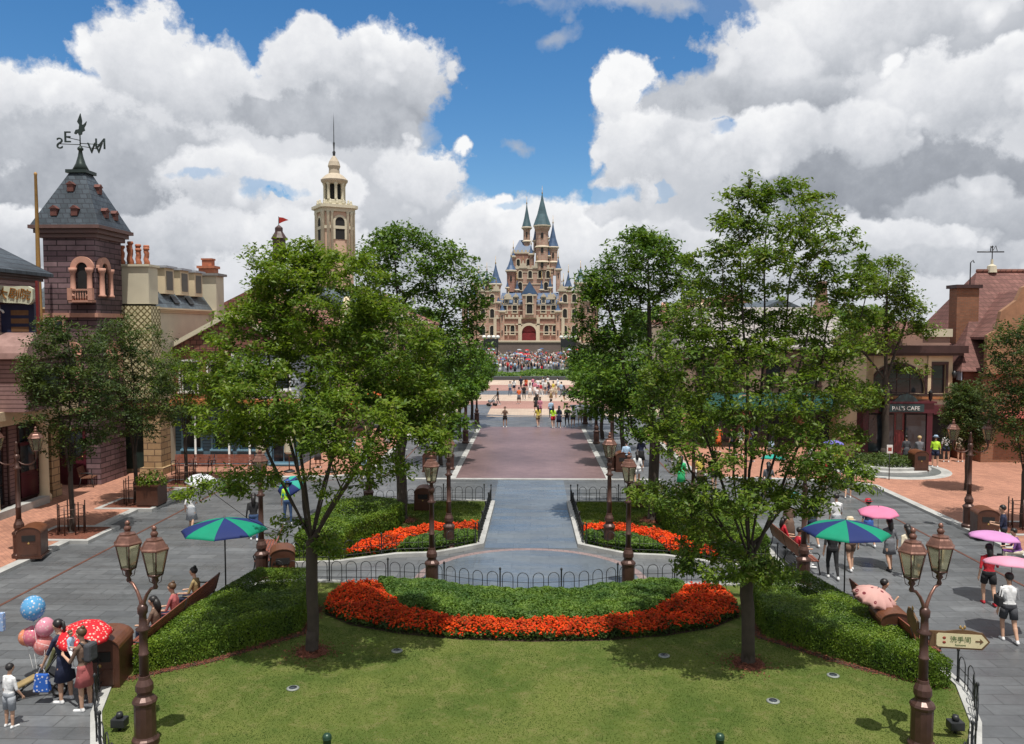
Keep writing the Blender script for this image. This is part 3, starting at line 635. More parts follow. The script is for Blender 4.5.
# avenue rows: two crowns built, the rest copied
def small_tree(lab,x,y,r,z1,z2,leaf,ntips,per,ls,group,brad=.1,cl=.4,name='avenue_tree',trunk_h=None,z0=.01):
    h=(z1+z2)/2; hh=(z2-z1)/2
    bl=[(0,0,h,r,r,hh,6),(r*.35,.1,h-hh*.3,r*.7,r*.7,hh*.6,2),(-r*.3,-.2,h+hh*.35,r*.6,r*.6,hh*.6,2)]
    th=trunk_h or z1+.1; F=[(0,0,0),(.02,.02,th*.5),(0,0,th)]
    fk=[F,[F[-1],(r*.3,0,h),(r*.35,0,z2-.5)],[F[-1],(-r*.35,.1,h)],[F[-1],(0,-r*.35,h)],[F[-1],(0,.1,h),(0,0,z2-.3)]]
    return tree(name,lab,(x,y),bl,ntips,per,ls,fk,brad,leaf,cl,group,minh=th*.8,z0=z0)
ords=['first','second','third','fourth','fifth']
gA='small trees lining the brick avenue'
for s,side in ((-1,'left'),(1,'right')):
    ys=[44.5,50,55.5,61,67]
    for i,y in enumerate(ys):
        lab='%s avenue tree from the near end of the %s row'%(ords[i],side)
        if i in(0,): 
            a=small_tree(lab,s*4.95,y,2.0,2.9,5.9,leafD,260,40,.22,gA,.12)
            a2=None
        elif i==1: a2=small_tree(lab,s*4.95,y,2.1,2.8,5.6,leafD,240,36,.24,gA,.12)
        else: place_copy(a if i%2==0 else a2,lab,(s*4.85,y,.01),i*1.3+s)
# street trees in guards
gS='dark street trees growing in metal guards'
LT=[('nearest dark narrow street tree in a guard beside the left kerb',G(72,536),1.6,2.5,8.0,400,36),('second dark street tree beside the left kerb, left of the box planter',G(136,506),1.9,2.4,8.1,430,34),
    ('lighter street tree in a guard in front of the blue shop benches',G(186,486),1.5,2.6,6.6,180,34)]
for i,(lab,p,r,z1,z2,nt_,per) in enumerate(LT):
    small_tree(lab,p.x,p.y,r,z1,z2,leafC if i<2 else leafA,nt_,per,.135 if i<2 else .16,gS,.085,.36,'street_tree',2.0,.1)
RT=[('dark street tree at the right edge of the view in a guard beside the kerb',G(1022,531),1.7,2.4,8.0,420,36,2.0),
    ('low dark tree behind the brown bin and lamp post on the right pavement',G(966,492),1.15,1.6,5.0,330,40,1.4)]
for i,(lab,p,r,z1,z2,nt_,per,th) in enumerate(RT):
    small_tree(lab,p.x,p.y,r,z1,z2,leafC,nt_,per,.135,gS,.085,.36,'street_tree',th,.1)
b=G(884,464); base=(b.x,b.y); Y=b.y
bl=[B_(base,885,285,Y,1.3,1.2,5),B_(base,865,340,Y,1.8,1.3,7),B_(base,905,320,Y,1.2,1.1,4),B_(base,925,335,Y,.6,.5,1),B_(base,860,400,Y,1.3,.9,4),B_(base,900,300,Y,1.0,.8,2),B_(base,915,372,Y,1.2,.4,1),B_(base,850,440,Y,.9,.5,1.5)]
F0=[(0,0,0),(0,0,2.2),(.0,0,4.2)]
fk=[F0,[F0[-1],limb(886,340,Y,base),limb(888,280,Y,base)],[F0[-1],limb(865,360,Y,base)],[F0[-1],limb(900,390,Y,base),limb(925,378,Y,base)],[F0[-1],limb(905,330,Y,base)]]
tree('broadleaf_tree','tall open tree growing in the round stone planter in front of the maroon shop',base,bl,330,34,.22,fk,.2,leafE,.5,minh=3.0,z0=.4)
# open tree behind the tallest one
b=(13.2,37.2); base=b; Y=b[1]
# ------------------------------------------------------------------ far woods
def far_wood(name,label,x0,x1,y0,y1,h0,h1,n,leaf,ls):
    x=RNG.uniform(x0,x1,n); y=RNG.uniform(y0,y1,n); hh=h0+(h1-h0)*(.5+.3*np.sin(x*.35+y*.2)+.2*np.sin(x*.9+1)); z=hh*RNG.random(n)**.35
    C=np.c_[x,y,z]; Nn=unit(np.array([0,-.5,.8])+RNG.normal(0,.5,(n,3))); V,Fc=leaf_quads(C,Nn,ls*RNG.uniform(.6,1.3,n),ls*.6,.1)
    o=npmesh(name,V,Fc,leaf); tag(o,label,'trees',kind='stuff'); return o
far_wood('distant_woods','far belt of trees either side of the castle',-95,-26,215,240,9,14,16000,leafB,1.3)
far_wood('distant_woods','far belt of trees either side of the castle',26,95,215,240,9,14,16000,leafB,1.3)
far_wood('garden_shrubs','belt of shrubs round the garden before the castle stage',-34,34,122,127,.6,1.3,9000,leafB,.45)
# ------------------------------------------------------------------ street lamps

lampgl,lnt,lb=new_mat('amber_lamp_glass'); lb.inputs['Base Color'].default_value=(.78,.74,.50,1); lb.inputs['Roughness'].default_value=.12
lb.inputs['Transmission Weight'].default_value=.82; lb.inputs['IOR'].default_value=1.06; lb.inputs['Alpha'].default_value=1
def lantern(parent,loc,k=1.0,sides=6):
    """loc = top of the arm"""
    mb=MB(); a=PI/6
    mb.lathe([(.035,-.16),(.05,-.12),(.03,-.06),(.07,0),(.05,.05),(.12,.10),(.15,.13)],8)
    for i in range(sides):
        t=a+2*PI*i/sides; c,s_=math.cos(t),math.sin(t)
        mb.tube([(.150*c,.150*s_,.13),(.262*c,.262*s_,.62)],.013,4)
    for r,z in ((.152,.13),(.262,.62)):
        pts=[(r*math.cos(a+2*PI*i/sides),r*math.sin(a+2*PI*i/sides),z) for i in range(sides+1)]; mb.tube(pts,.016,4)
    for i in range(4):   # little scroll supports under the glass
        t=a+PI/2*i; c,s_=math.cos(t),math.sin(t); mb.tube([(.05*c,.05*s_,-.05),(.11*c,.11*s_,-.02),(.14*c,.14*s_,.13)],.008,4)
    k*=.9; fr=mb.build('lantern',bronze,parent,loc); fr.scale=(k,)*3
    MB().lathe([(.142,.135),(.252,.61)],sides,a0=a,smooth=False,cap=False).build('glass',lampgl,fr)
    MB().lathe([(.285,.615),(.285,.64),(.25,.665),(.20,.76),(.165,.79),(.165,.82),(.07,.845),(.055,.87)],sides,a0=a,smooth=False).build('lantern_roof',copper,fr)
    MB().lathe([(.0,.85),(.055,.87),(.075,.92),(.055,.96),(.028,.985),(.045,1.0),(.05,1.03),(.03,1.07),(.0,1.08)],10,cap=False).build('finial',copper,fr)
    MB().lathe([(.02,.14),(.03,.2),(.022,.22),(.03,.3),(.01,.36)],8).build('bulb_holder',iron,fr)
def lamp(label,loc,heads='twin',H=4.1,rz=0,group='bronze lantern lamp posts',sign=False):
    r=thing('street_lamp',label,'lamp post',loc,rz,group)
    Hp=H-1.55 if heads=='twin' else H-1.05
    MB().lathe([(.235,0),(.235,.10),(.20,.13),(.185,.16),(.185,.72),(.20,.74),(.215,.78),(.20,.82),(.13,.88),(.125,.92),(.155,.98),(.15,1.08),(.10,1.18),(.095,1.24)],12,smooth=False).build('base',bronze,r,bevel=.006)
    MB().lathe([(.082,1.22),(.078,1.6),(.09,1.61),(.09,1.64),(.076,1.65),(.068,Hp-.5),(.11,Hp-.48),(.13,Hp-.44),(.07,Hp-.40),(.062,Hp-.2),(.085,Hp-.16),(.09,Hp-.06),(.06,Hp)],12).build('pole',bronze,r)
    if heads=='twin':
        for s in (-1,1):
            pts=[(0,0,Hp-.15),(s*.05,0,Hp+.05),(s*.14,0,Hp+.20),(s*.26,0,Hp+.32),(s*.38,0,Hp+.36)]
            MB().tube(pts,[.035,.032,.028,.025,.03],8).build('arm',copper,r); lantern(r,(s*.38,0,Hp+.48))
    elif heads=='scroll':
        for s in (-1,1):
            pts=[(0,0,Hp-.1)]+[(s*(.32-.32*math.cos(R(t))*1),0,Hp-.1-.24*math.sin(R(t))) for t in range(0,181,20)]
            MB().tube(pts,.022,6).build('arm',bronze,r); lantern(r,(s*.64,0,Hp+.02),.9)
        MB().lathe([(.06,Hp),(.08,Hp+.1),(.03,Hp+.3),(.05,Hp+.36),(.0,Hp+.42)],8).build('finial',bronze,r)
    else: lantern(r,(0,0,Hp+.02))
    return r
lp=Vector((-6.72,14.3,0)); lampL=lamp('twin lantern lamp post on the lawn edge beside the left hedge, without a sign',(G(146,748).x,G(146,748).y,.09),'twin',4.08,R(-30))
lampR=lamp('twin lantern lamp post on the lawn edge carrying the cream arrow sign',(G(921,753).x,G(921,753).y,.09),'twin',4.08,R(30))
SL=[((432,590),4.0,'second'),((449,549),4.3,'a'),((628,590),4.0,'b'),((609,549),4.3,'c'),((262,580),4.0,'d'),((803,586),4.0,'e'),((369,511),4.0,'f'),((693,511),4.0,'g')]
labs=['single lantern lamp post behind the left half of the flower crescent','single lantern lamp post beside the left kerb corner of the centre path','single lantern lamp post behind the right half of the flower crescent','single lantern lamp post beside the right kerb corner of the centre path',
 'single lantern lamp post at the far end of the left hedge, half hidden by leaves','single lantern lamp post at the far end of the right hedge, by the seated visitors','single lantern lamp post at the far left corner of the left back lawn','single lantern lamp post at the far right corner of the right back lawn']
one=None
for (q,h,_),lb_ in zip(SL,labs):
    p=G(*q); 
    if one is None: one=lamp(lb_,(p.x,p.y,0),'single',4.05)
    else: place_copy(one,lb_,(p.x,p.y,0),random.random())
p=G(20,560); lamp('lamp post with two scroll arms on the left kerb beside a brown bin',(p.x,p.y,.1),'scroll',4.4,R(0))
p=G(968,530); lamp('lamp post with two scroll arms on the right kerb beside a brown bin',(p.x,p.y,.1),'scroll',4.2,R(0))
# far avenue lamps
k=0
for s,side in ((-1,'left'),(1,'right')):
    for i,y in enumerate((43,53,64)):
        place_copy(one,'%s lamp post from the near end of the %s side of the brick avenue'%(['first','second','third'][i],side),(s*4.25,y,.01))
# arrow sign on the right lamp (rests on the post: a thing of its own)
signc=M('sign_cream',(.66,.58,.36),.5,.08); signb=M('sign_brown',(.13,.07,.03),.5,.2); gold=M('worn_gold',(.42,.27,.09),.35,.2,metal=.4); sgreen=M('sign_green',(.10,.16,.05),.5); sred=M('sign_red',(.28,.05,.03),.5)
def arrow_sign(label,loc,rz,txt=True):
    r=thing('direction_sign',label,'sign',loc,rz); L=.98
    MB().box(.0,.12,-.012,.012,.02,.30).build('bracket',signb,r)
    MB().vprism([(.12,0),(L-.12,0),(L,.15),(L-.12,.30),(.12,.30),(.08,.26),(.08,.04)],-.018,.018).build('board',signb,r)
    MB().vprism([(.14,.03),(L-.14,.03),(L-.035,.15),(L-.14,.27),(.14,.27),(.11,.24),(.11,.06)],-.024,-.0185).build('face',signc,r)
    MB().vprism([(.25,.30),(.82,.30),(.7,.325),(.62,.335),(.45,.335),(.38,.325)],-.012,.012).build('crest',signb,r)
    o=MB(); o.sphere((.50,0,.38),(.022,.012,.035),8); o.sphere((.57,0,.38),(.022,.012,.035),8); o.sphere((.535,0,.355),(.02,.012,.025),8); o.build('ornament',gold,r)
    if txt:
        text('lettering','洗手间',.115,sgreen,r,(.50,-.028,.165),ext=.002)
        text('lettering','Restrooms',.04,sgreen,r,(.50,-.028,.075),ext=.002)
        m=MB(); 
        for z in (.11,.19): m.sphere((.235,-.026,z),(.03,.004,.026),8)
        m.build('pictogram',sred,r)
    a=MB(); a.box(.74,.82,-.029,-.025,.14,.165); a.vprism([(.81,.10),(.87,.152),(.81,.205),(.825,.152)],-.029,-.025); a.build('arrow',signb,r)
    return r
arrow_sign('cream arrow sign pointing right, fixed to the right twin lantern lamp post',(lampR.location.x+.08,lampR.location.y-.02,1.92),R(-8))
arrow_sign('cream sign seen edge-on at the far side of the right twin lantern lamp post',(lampR.location.x-.06,lampR.location.y+.08,2.02),R(76),False)
# ------------------------------------------------------------------ hoop fences
hoopm=None
def hoop_fence(label,pts,h=.62,w=.42,close=False,group='low black hoop fences'):
    global hoopm
    P=[Vector((p[0],p[1])) for p in pts]; r=thing('hoop_fence',label,'fence',(P[0].x,P[0].y,.12),0,group)
    if hoopm is None:
        mb=MB(); mb.tube([(-.15,0,0),(-.15,0,h*.72)]+[(-.15*math.cos(R(t)),0,h*.72+.15*math.sin(R(t))) for t in range(20,180,20)]+[(.15,0,h*.72),(.15,0,0)],.011,5)
        o=mb.build('hoop',iron,r); hoopm=o.data; bpy.data.objects.remove(o)
        mb=MB().lathe([(.03,-.02),(.03,.05),(.02,.06),(.02,h+.02),(.035,h+.04),(.03,h+.08),(.0,h+.11)],8); o=mb.build('post',iron,r); hoop_fence.post=o.data; bpy.data.objects.remove(o)
    def put(me,nm,x,y,rz):
        o=bpy.data.objects.new(nm,me); COL.objects.link(o); o.parent=r; o.location=(x-P[0].x,y-P[0].y,0); o.rotation_euler.z=rz
    total=0; cum=[0]
    for a,b in zip(P[:-1],P[1:]): cum.append(cum[-1]+(b-a).length)
    def at(d):
        for i in range(len(P)-1):
            if d<=cum[i+1]+1e-6:
                t=(d-cum[i])/(cum[i+1]-cum[i]); v=P[i+1]-P[i]; return P[i]+v*t,math.atan2(v.y,v.x)
        return P[-1],0
    n=max(1,int(cum[-1]/w)); st=cum[-1]/n; rail=[]
    for i in range(n+1):
        q,a=at(min(i*st,cum[-1])); rail.append((q.x-P[0].x,q.y-P[0].y,h*.45))
        if i%4==0 or i==n: put(hoop_fence.post,'post',q.x,q.y,0)
        if i<n:
            q,a=at((i+.5)*st); put(hoopm,'hoop',q.x,q.y,a)
    MB().tube([(x,y,.12) for x,y,z in rail],.010,4).build('rail',iron,r)
    MB().tube([(x,y,h*.52) for x,y,z in rail],.008,4).build('rail',iron,r)
    return r
hoop_fence('hoop fence curving behind the leafy band of the flower crescent',[(-7.6,23.45),(-4.4,23.45),(-2.9,23.25),(-1.4,22.6),(0,22.4),(1.4,22.6),(2.9,23.25),(4.4,23.45),(7.6,23.45)])
cl=[(-8.5,17.05),(-8.95,16.8),(-8.4,15.2),(-7.75,14.0),(-6.6,12.6),(-5,11.3)]
cl=[(-8.93,17.0),(-8.85,16.3),(-8.35,15.15),(-7.68,14.0),(-6.6,12.6),(-5,11.3)]
hoop_fence('hoop fence on the curved kerb left of the front lawn',cl)
hoop_fence('hoop fence on the curved kerb right of the front lawn',[(-x,y) for x,y in cl])
fl=[(-1.72,27.8),(-1.62,34.65)]
hoop_fence('hoop fence along the left edge of the centre path',[(-1.80,27.9),(-1.70,34.7)])
hoop_fence('hoop fence along the right edge of the centre path',[(1.80,27.9),(1.70,34.7)])
bk_=[(-2.0,34.8),(-4.0,34.8),(-4.6,34.25),(-5.4,34.05),(-7.0,33.55),(-7.8,31.6)]
hoop_fence('hoop fence round the far edge of the left back lawn',bk_); hoop_fence('hoop fence round the far edge of the right back lawn',[(-x,y) for x,y in bk_])
fr_=[(-1.9,27.8),(-2.4,27.3),(-3.2,26.7),(-4.4,26.55),(-6.2,25.6),(-7.7,25.45)]
hoop_fence('hoop fence along the near edge of the left back lawn',fr_); hoop_fence('hoop fence along the near edge of the right back lawn',[(-x,y) for x,y in fr_])
# ------------------------------------------------------------------ bins
def bin_(label,loc,rz=0,w=.8,d=.8,h=1.15,k=1):
    r=thing('litter_bin',label,'bin',loc,rz,'brown litter bins')
    MB().box(-w/2-.03,w/2+.03,-d/2-.03,d/2+.03,0,.08).build('plinth',binm,r)
    body=[(-w/2,.08),(w/2,.08),(w/2,h*.80)]+[(w/2*math.cos(R(t)),h*.80+h*.18*math.sin(R(t))) for t in range(15,180,15)]+[(-w/2,h*.80)]
    MB().vprism(body,-d/2,d/2).build('body',binm,r,bevel=.012)
    top=[(w*.52*math.cos(R(t)),h*.80+h*.20*math.sin(R(t))) for t in range(0,181,15)]+[(w/2*math.cos(R(t)),h*.80+h*.185*math.sin(R(t))) for t in range(180,-1,-15)]
    MB().vprism(top,-d/2-.02,d/2+.02).build('lid',bintop,r)
    for s in (-1,1):
        y=s*(d/2+.004)
        fl=MB(); fl.box(-w*.36,w*.36,y-.006,y+.006,.16,h*.42); fl.build('door_panel',binm,r)
        MB().box(-w*.28,w*.28,y-.012,y+.012,h*.56,h*.74).build('flap',dark,r)
        m=MB(); m.sphere((0,y,h*.49),(.04,.01,.04),8); m.build('emblem',gold,r)
    return r
b0=bin_('large brown bin with arched top behind the two women with the dotted red umbrella',(*G(108,684)[:2],0),R(8),.78,.85,1.15)
for q,lb_,z,rz in [((890,651),'brown arch-topped bin between the right hedge and the pink flowered umbrella',0,R(-4)),((33,556),'brown bin beside the scroll-arm lamp on the left kerb',.1,R(15)),((984,536),'brown bin beside the scroll-arm lamp on the right kerb',.1,R(-10)),
     ((424,511),'brown bin behind the fence of the left back lawn',0,0),((637,508),'brown bin behind the fence of the right back lawn',0,0),((918,470),'brown bin beside the round stone planter',.25,0),((283,580),'brown bin behind the empty bench left of the trunk',0,.3),
     ((430,471),'brown bin at the near left corner of the plum brick avenue',0,0),((622,471),'brown bin at the near right corner of the plum brick avenue',0,0)]:
    p=G(*q,z); place_copy(b0,lb_,(p.x,p.y,z),rz,.9)
# ------------------------------------------------------------------ benches
def bench(label,loc,rz,L=1.9,mat=None,group='red-brown slatted benches'):
    r=thing('park_bench',label,'bench',loc,rz,group); m=mat or wood_red
    mb=MB()
    for i in range(5): mb.box(-L/2,L/2,-.24+i*.10,-.16+i*.10,.43,.46)
    mb.build('seat',m,r,bevel=.005)
    mb=MB()
    for i in range(6):
        z=.50+i*.075; y=.26+(z-.46)*.28; mb.T=Matrix.Translation((0,y,z))@Matrix.Rotation(R(-16),4,'X'); mb.box(-L/2,L/2,-.012,.012,0,.068)
    mb.build('backrest',m,r)
    xs=[-L/2+.08,L/2-.08]+([0] if L>1.5 else [])
    for x in xs:
        mb=MB(); mb.tube([(x,-.22,.43),(x,-.26,.2),(x,-.3,0)],.022,6); mb.tube([(x,.24,.43),(x,.28,.2),(x,.36,0)],.022,6); mb.tube([(x,-.24,.42),(x,.25,.42),(x,.40,.95)],.02,6)
        mb.build('leg',iron,r)
    for x in (-L/2+.05,L/2-.05):
        MB().tube([(x,-.22,.44),(x,-.27,.6),(x,-.2,.68),(x,.05,.68),(x,.31,.66)],.02,6).build('armrest',iron,r)
    return r
# left benches face the left street (backs to the hedge)
bench('long bench with sitters under the green and blue parasol, its back to the left hedge',(-8.75,19.4,0),R(-90)+.0,4.3)
bench('empty bench with arched iron arms beside the left trunk',(-8.4,25.6,0),R(-78),2.6)
bench('bench with a person under the pink flowered umbrella, its back to the right hedge',(8.75,19.6,0),R(90),3.6)
bench('bench of the seated visitors behind the right foreground tree',(8.5,26.3,0),R(90),3.2)
p=G(103,484,.1); bench('orange-brown bench alone on the left terracotta pavement',(p.x-.5,p.y+.3,.1),R(100),2.6,wood)
for x,l in ((192,'left one of the two red benches in front of the blue shop'),(232,'right one of the two red benches in front of the blue shop')):
    p=G(x,474,.1); bench(l,(p.x,p.y,.1),0,2.0)
# ------------------------------------------------------------------ tree guards
def guard(label,loc,r=.45,h=1.15):
    t=thing('tree_guard',label,'tree guard',loc,0,'metal tree guards')
    for k in range(8):
        a=2*PI*k/8; c,s_=math.cos(a),math.sin(a); MB().tube([(r*c,r*s_,0),(r*c,r*s_,h*(1 if k%2 else .9))],.022,5).build('bar',bronze,t)
    for z in (.12,h*.55,h*.82):
        MB().tube([(r*math.cos(2*PI*k/20),r*math.sin(2*PI*k/20),z) for k in range(21)],.012,4).build('hoop',bronze,t)
    return t
g0=None
for q,l in ((G(72,536),'metal guard round the nearest dark street tree on the left'),(G(136,506),'metal guard round the second dark street tree on the left, beside the box planter'),(G(186,486),'metal guard round the third street tree on the left'),(G(1022,531),'metal guard round the street tree at the right edge')):
    if g0 is None: g0=guard(l,(q.x,q.y,.1))
    else: place_copy(g0,l,(q.x,q.y,.1),.3)
    struct(MB().prism(rect(q.x-1.0,q.x+1.0,q.y-.9,q.y+.9),.1,.119).build('tree_pit',mulch)); kerb(rect(q.x-1.1,q.x+1.1,q.y-1.0,q.y+1.0),.2,.125,True)
# ------------------------------------------------------------------ planters and other furniture
def plant_ball(name,parent,c,r,n,mat,size=.1):
    u=rand_unit(n); C=u*np.array(r)*(RNG.random(n)**.3)[:,None]+np.array(c); C[:,2]=np.maximum(C[:,2],c[2]-r[2]*.4)
    V,Fc=leaf_quads(C,unit(u+RNG.normal(0,.5,(n,3))+np.array([0,0,.5])),size*RNG.uniform(.6,1.3,n),size*.45,.1); return npmesh(name,V,Fc,mat,parent)
p=G(152,505,.1); r=thing('box_planter','dark brown box planter with a leafy shrub beside the second street tree on the left','planter',(p.x,p.y,.1))
MB().box(-.45,.45,-.45,.45,.06,.85).build('box',binm,r,bevel=.015); MB().box(-.5,.5,-.5,.5,.85,.92).build('rim',binm,r); MB().box(-.42,.42,-.42,.42,.0,.06).build('foot',dark,r)
plant_ball('shrub',r,(0,0,1.05),(.65,.6,.45),900,leafA,.13)
# round stone planter
c=G(884,470); r=thing('round_planter','round stepped stone planter with ground plants under the tall tree by the maroon shop','planter',(c.x,c.y-.2,0))
def disc(mb,r0,z0,z1,mi=0): mb.lathe([(r0,z0),(r0,z1-.02),(r0-.03,z1)],40,smooth=False,mi=mi)
mb=MB(); disc(mb,3.1,.08,.125); mb.build('paving_ring',kerbm,r); mb=MB(); disc(mb,2.6,.125,.14); mb.build('inner_ring',M('dark_granite',(.12,.13,.13),.6,.2),r); mb=MB(); disc(mb,2.15,.14,.28); mb.build('step',kerbm,r); mb=MB(); disc(mb,1.75,.28,.42); mb.build('rim',stone_l,r)
n=2600; a=RNG.uniform(0,2*PI,n); rr=1.6*RNG.random(n)**.5; C=np.c_[rr*np.cos(a),rr*np.sin(a),.42+RNG.random(n)*.35]; V,Fc=leaf_quads(C,unit(np.array([0,0,1.])+RNG.normal(0,.6,(n,3))),.16,.08,.1); npmesh('ground_plants',V,Fc,leafC,r)
# small post sign by the planter
p=G(889,480,.1); r=thing('post_notice','white notice on a thin black post before the round planter','sign',(p.x,p.y,.1)); MB().tube([(0,0,0),(0,0,1.35)],.022,6).build('post',iron,r); MB().box(-.14,.14,-.02,.02,1.3,1.72).build('board',white,r,bevel=.01); MB().box(-.09,.09,-.024,-.0205,1.42,1.6).build('pictogram',sred,r)
# bollards at the lawn front
bolm=M('dark_green_metal',(.02,.06,.035),.35,.2,metal=.2)
b0=None
for px,l in ((327,'left dark green bollard at the near edge of the lawn'),(720,'right dark green bollard at the near edge of the lawn')):
    p=G(px,736,.62)
    if b0 is None:
        b0=thing('bollard',l,'bollard',(p.x,p.y,.09),0,'dark green bollards'); MB().lathe([(.085,0),(.085,.06),(.07,.08),(.07,.47),(.08,.48),(.08,.50)],12).build('post',bolm,b0); MB().lathe([(.078,.50),(.078,.53),(.055,.565),(.02,.58),(0,.582)],12,cap=False).build('cap',bolm,b0)
    else: place_copy(b0,l,(p.x,p.y,.09))
# lawn light covers
for i,(q,l) in enumerate((((293,693),'round pale ground light in the lawn below the left mulch ring'),((833,680),'round pale ground light in the lawn near the right hedge'),((773,706),'round pale ground light in the lawn below the right mulch ring'),((397,655),'round ground light in the shaded lawn left of centre'),((664,660),'round ground light in the shaded lawn right of centre'))):
    p=G(*q); mb=MB().lathe([(.13,0),(.13,.02),(.10,.028)],18); r=thing('ground_light',l,'ground light',(p.x,p.y,.09),0,'round ground lights in the lawn'); mb.build('ring',M('dull_steel',(.22,.24,.22),.5,.2),r); MB().lathe([(.085,.028),(.08,.034)],16).build('lens',gl,r)
# garden spotlights
for i,(q,l) in enumerate((((955,738),'black spotlight on the lawn by the right curved fence'),((120,735),'black spotlight on the lawn by the left curved fence'))):
    p=G(*q); r=thing('garden_spotlight',l,'spotlight',(p.x,p.y,.09)); MB().box(-.13,.13,-.1,.1,.08,.24).build('housing',iron,r,bevel=.015); MB().tube([(0,0,0),(0,0,.1)],.03,6).build('stake',iron,r); MB().lathe([(.05,.24),(.07,.28),(.05,.34)],8).build('lens_hood',iron,r)
# ------------------------------------------------------------------ parasols and umbrellas
def cloth(name,c,var=.08,dots=None,rough=.75,flowers=None):
    if name in MATS: return MATS[name]
    m,nt,b=new_mat(name); co=coords(nt); n1=noise(nt,co,2,3); o=mixc(nt,rampf(nt,n1,.3,.7),sc(c,1-var),sc(c,1+var))
    if dots:
        v=N(nt,'ShaderNodeTexVoronoi'); v.inputs['Scale'].default_value=15; nt.links.new(co,v.inputs['Vector']); o=mixc(nt,rampf(nt,v.outputs['Distance'],.26,.34,1,0),o,dots)
    if flowers:
        v=N(nt,'ShaderNodeTexVoronoi'); v.inputs['Scale'].default_value=5; nt.links.new(co,v.inputs['Vector']); o=mixc(nt,rampf(nt,v.outputs['Distance'],.20,.26,1,0),o,flowers)
        o=mixc(nt,rampf(nt,v.outputs['Distance'],.06,.1,1,0),o,c)
    nt.links.new(o,b.inputs['Base Color']); b.inputs['Roughness'].default_value=rough
    tr=N(nt,'ShaderNodeBsdfTranslucent'); nt.links.new(o,tr.inputs[0]); mx=N(nt,'ShaderNodeMixShader'); mx.inputs[0].default_value=.3
    nt.links.new(b.outputs[0],mx.inputs[1]); nt.links.new(tr.outputs[0],mx.inputs[2]); nt.links.new(mx.outputs[0],nt.nodes['Material Output'].inputs[0]); MATS[name]=m; return m
c_green=cloth('green_canvas',(.0,.30,.17)); c_navy=cloth('navy_canvas',(.012,.03,.16)); 
def canopy(mb,r,h,n=8,sub=4,mats=2,scallop=.06,z=0,cone=0):
    seg=n*sub; rows=6; vs=[(0,0,z+h)]; fs=[]; mi=[]
    for i in range(1,rows+1):
        t=i/rows
        for k in range(seg):
            a=2*PI*k/seg; ph=(k%sub)/sub; sag=1-scallop*math.sin(PI*ph)*t
            rr=r*math.sin(t*PI/2*.86)/math.sin(PI/2*.86)*sag; zz=z+h*((1-cone)*(math.cos(t*PI/2*.95)-math.cos(PI/2*.95)*t)+cone*(1-t))
            vs.append((rr*math.cos(a),rr*math.sin(a),zz))
    for k in range(seg):
        k2=(k+1)%seg; fs.append((0,1+k,1+k2)); mi.append((k//sub)%mats)
    for i in range(rows-1):
        for k in range(seg):
            k2=(k+1)%seg; fs.append((1+i*seg+k,1+(i+1)*seg+k,1+(i+1)*seg+k2,1+i*seg+k2)); mi.append((k//sub)%mats)
    o=len(mb.v); mb.add(vs,fs,0,True); mb.m[-len(fs):]=mi
def umbrella(label,loc,r,h,mats,L=.85,tilt=(0,0),n=8,group='hand-held umbrellas',name='umbrella',scal=.08,top=None):
    """loc = point of the grip; the canopy rim sits L above it"""
    t=thing(name,label,'umbrella',loc,0,group); t.rotation_euler=(tilt[0],tilt[1],random.random())
    cn=.72 if L>1.2 else .15; mb=MB(); canopy(mb,r,h,n,4,len(mats),scal,L,.72 if L>1.2 else .15); o=mb.build('canopy',mats,t); sol=o.modifiers.new('s','SOLIDIFY'); sol.thickness=.004
    MB().tube([(0,0,-.1),(0,0,L+h+.05)],.008 if L<1.2 else .02,6).build('shaft',iron,t)
    mb=MB()
    for k in range(n):
        a=2*PI*k/n; c,s_=math.cos(a),math.sin(a); mb.tube([(0,0,L+h*.35),(r*.5*c,r*.5*s_,L+h*.62)],.004 if L<1.2 else .01,3); mb.tube([(0,0,L+h-.02)]+[(r*math.sin(tt*PI/2*.86)/math.sin(PI/2*.86)*c,r*math.sin(tt*PI/2*.86)/math.sin(PI/2*.86)*s_,L+h*((1-cn)*(math.cos(tt*PI/2*.95)-math.cos(PI/2*.95)*tt)+cn*(1-tt))-.012) for tt in (.33,.66,1)],.004 if L<1.2 else .009,3)
    mb.build('ribs',iron,t)
    if L<1.2: MB().tube([(0,0,-.05),(0,0,-.18),(.02,0,-.22),(.05,0,-.2)],.012,6).build('handle',dark,t)
    return t
umbrella('green and navy striped parasol over the left bench',(-8.15,21.4,.1),1.13,.34,[c_green,c_navy],2.02,group='green and navy parasols',name='parasol',scal=.085)
umbrella('green and navy striped parasol over the right bench',(8.35,21.7,.1),1.13,.34,[c_green,c_navy],1.98,group='green and navy parasols',name='parasol',scal=.085)
for px,l in ((257,'closed cream parasol left of the dark shop doorway'),(286,'closed cream parasol right of the dark shop doorway'),(328,'closed cream parasol farther along, seen between the branches')):
    p=G(px,478,.1); p.y=41.6; p.x=(px-531)/820*p.y
    t=thing('closed_parasol',l,'parasol',(p.x,p.y,.1),0,'closed cream parasols'); MB().tube([(0,0,0),(0,0,3.2)],.03,6).build('pole',wood,t); MB().lathe([(.03,3.1),(.09,2.9),(.13,2.4),(.22,1.6),(.26,1.05),(.18,.95),(.05,.97)],10,smooth=False).build('canopy',cloth('cream_canvas',(.66,.6,.46)),t); MB().lathe([(.3,0),(.3,.06),(.05,.1)],12).build('base',iron,t)
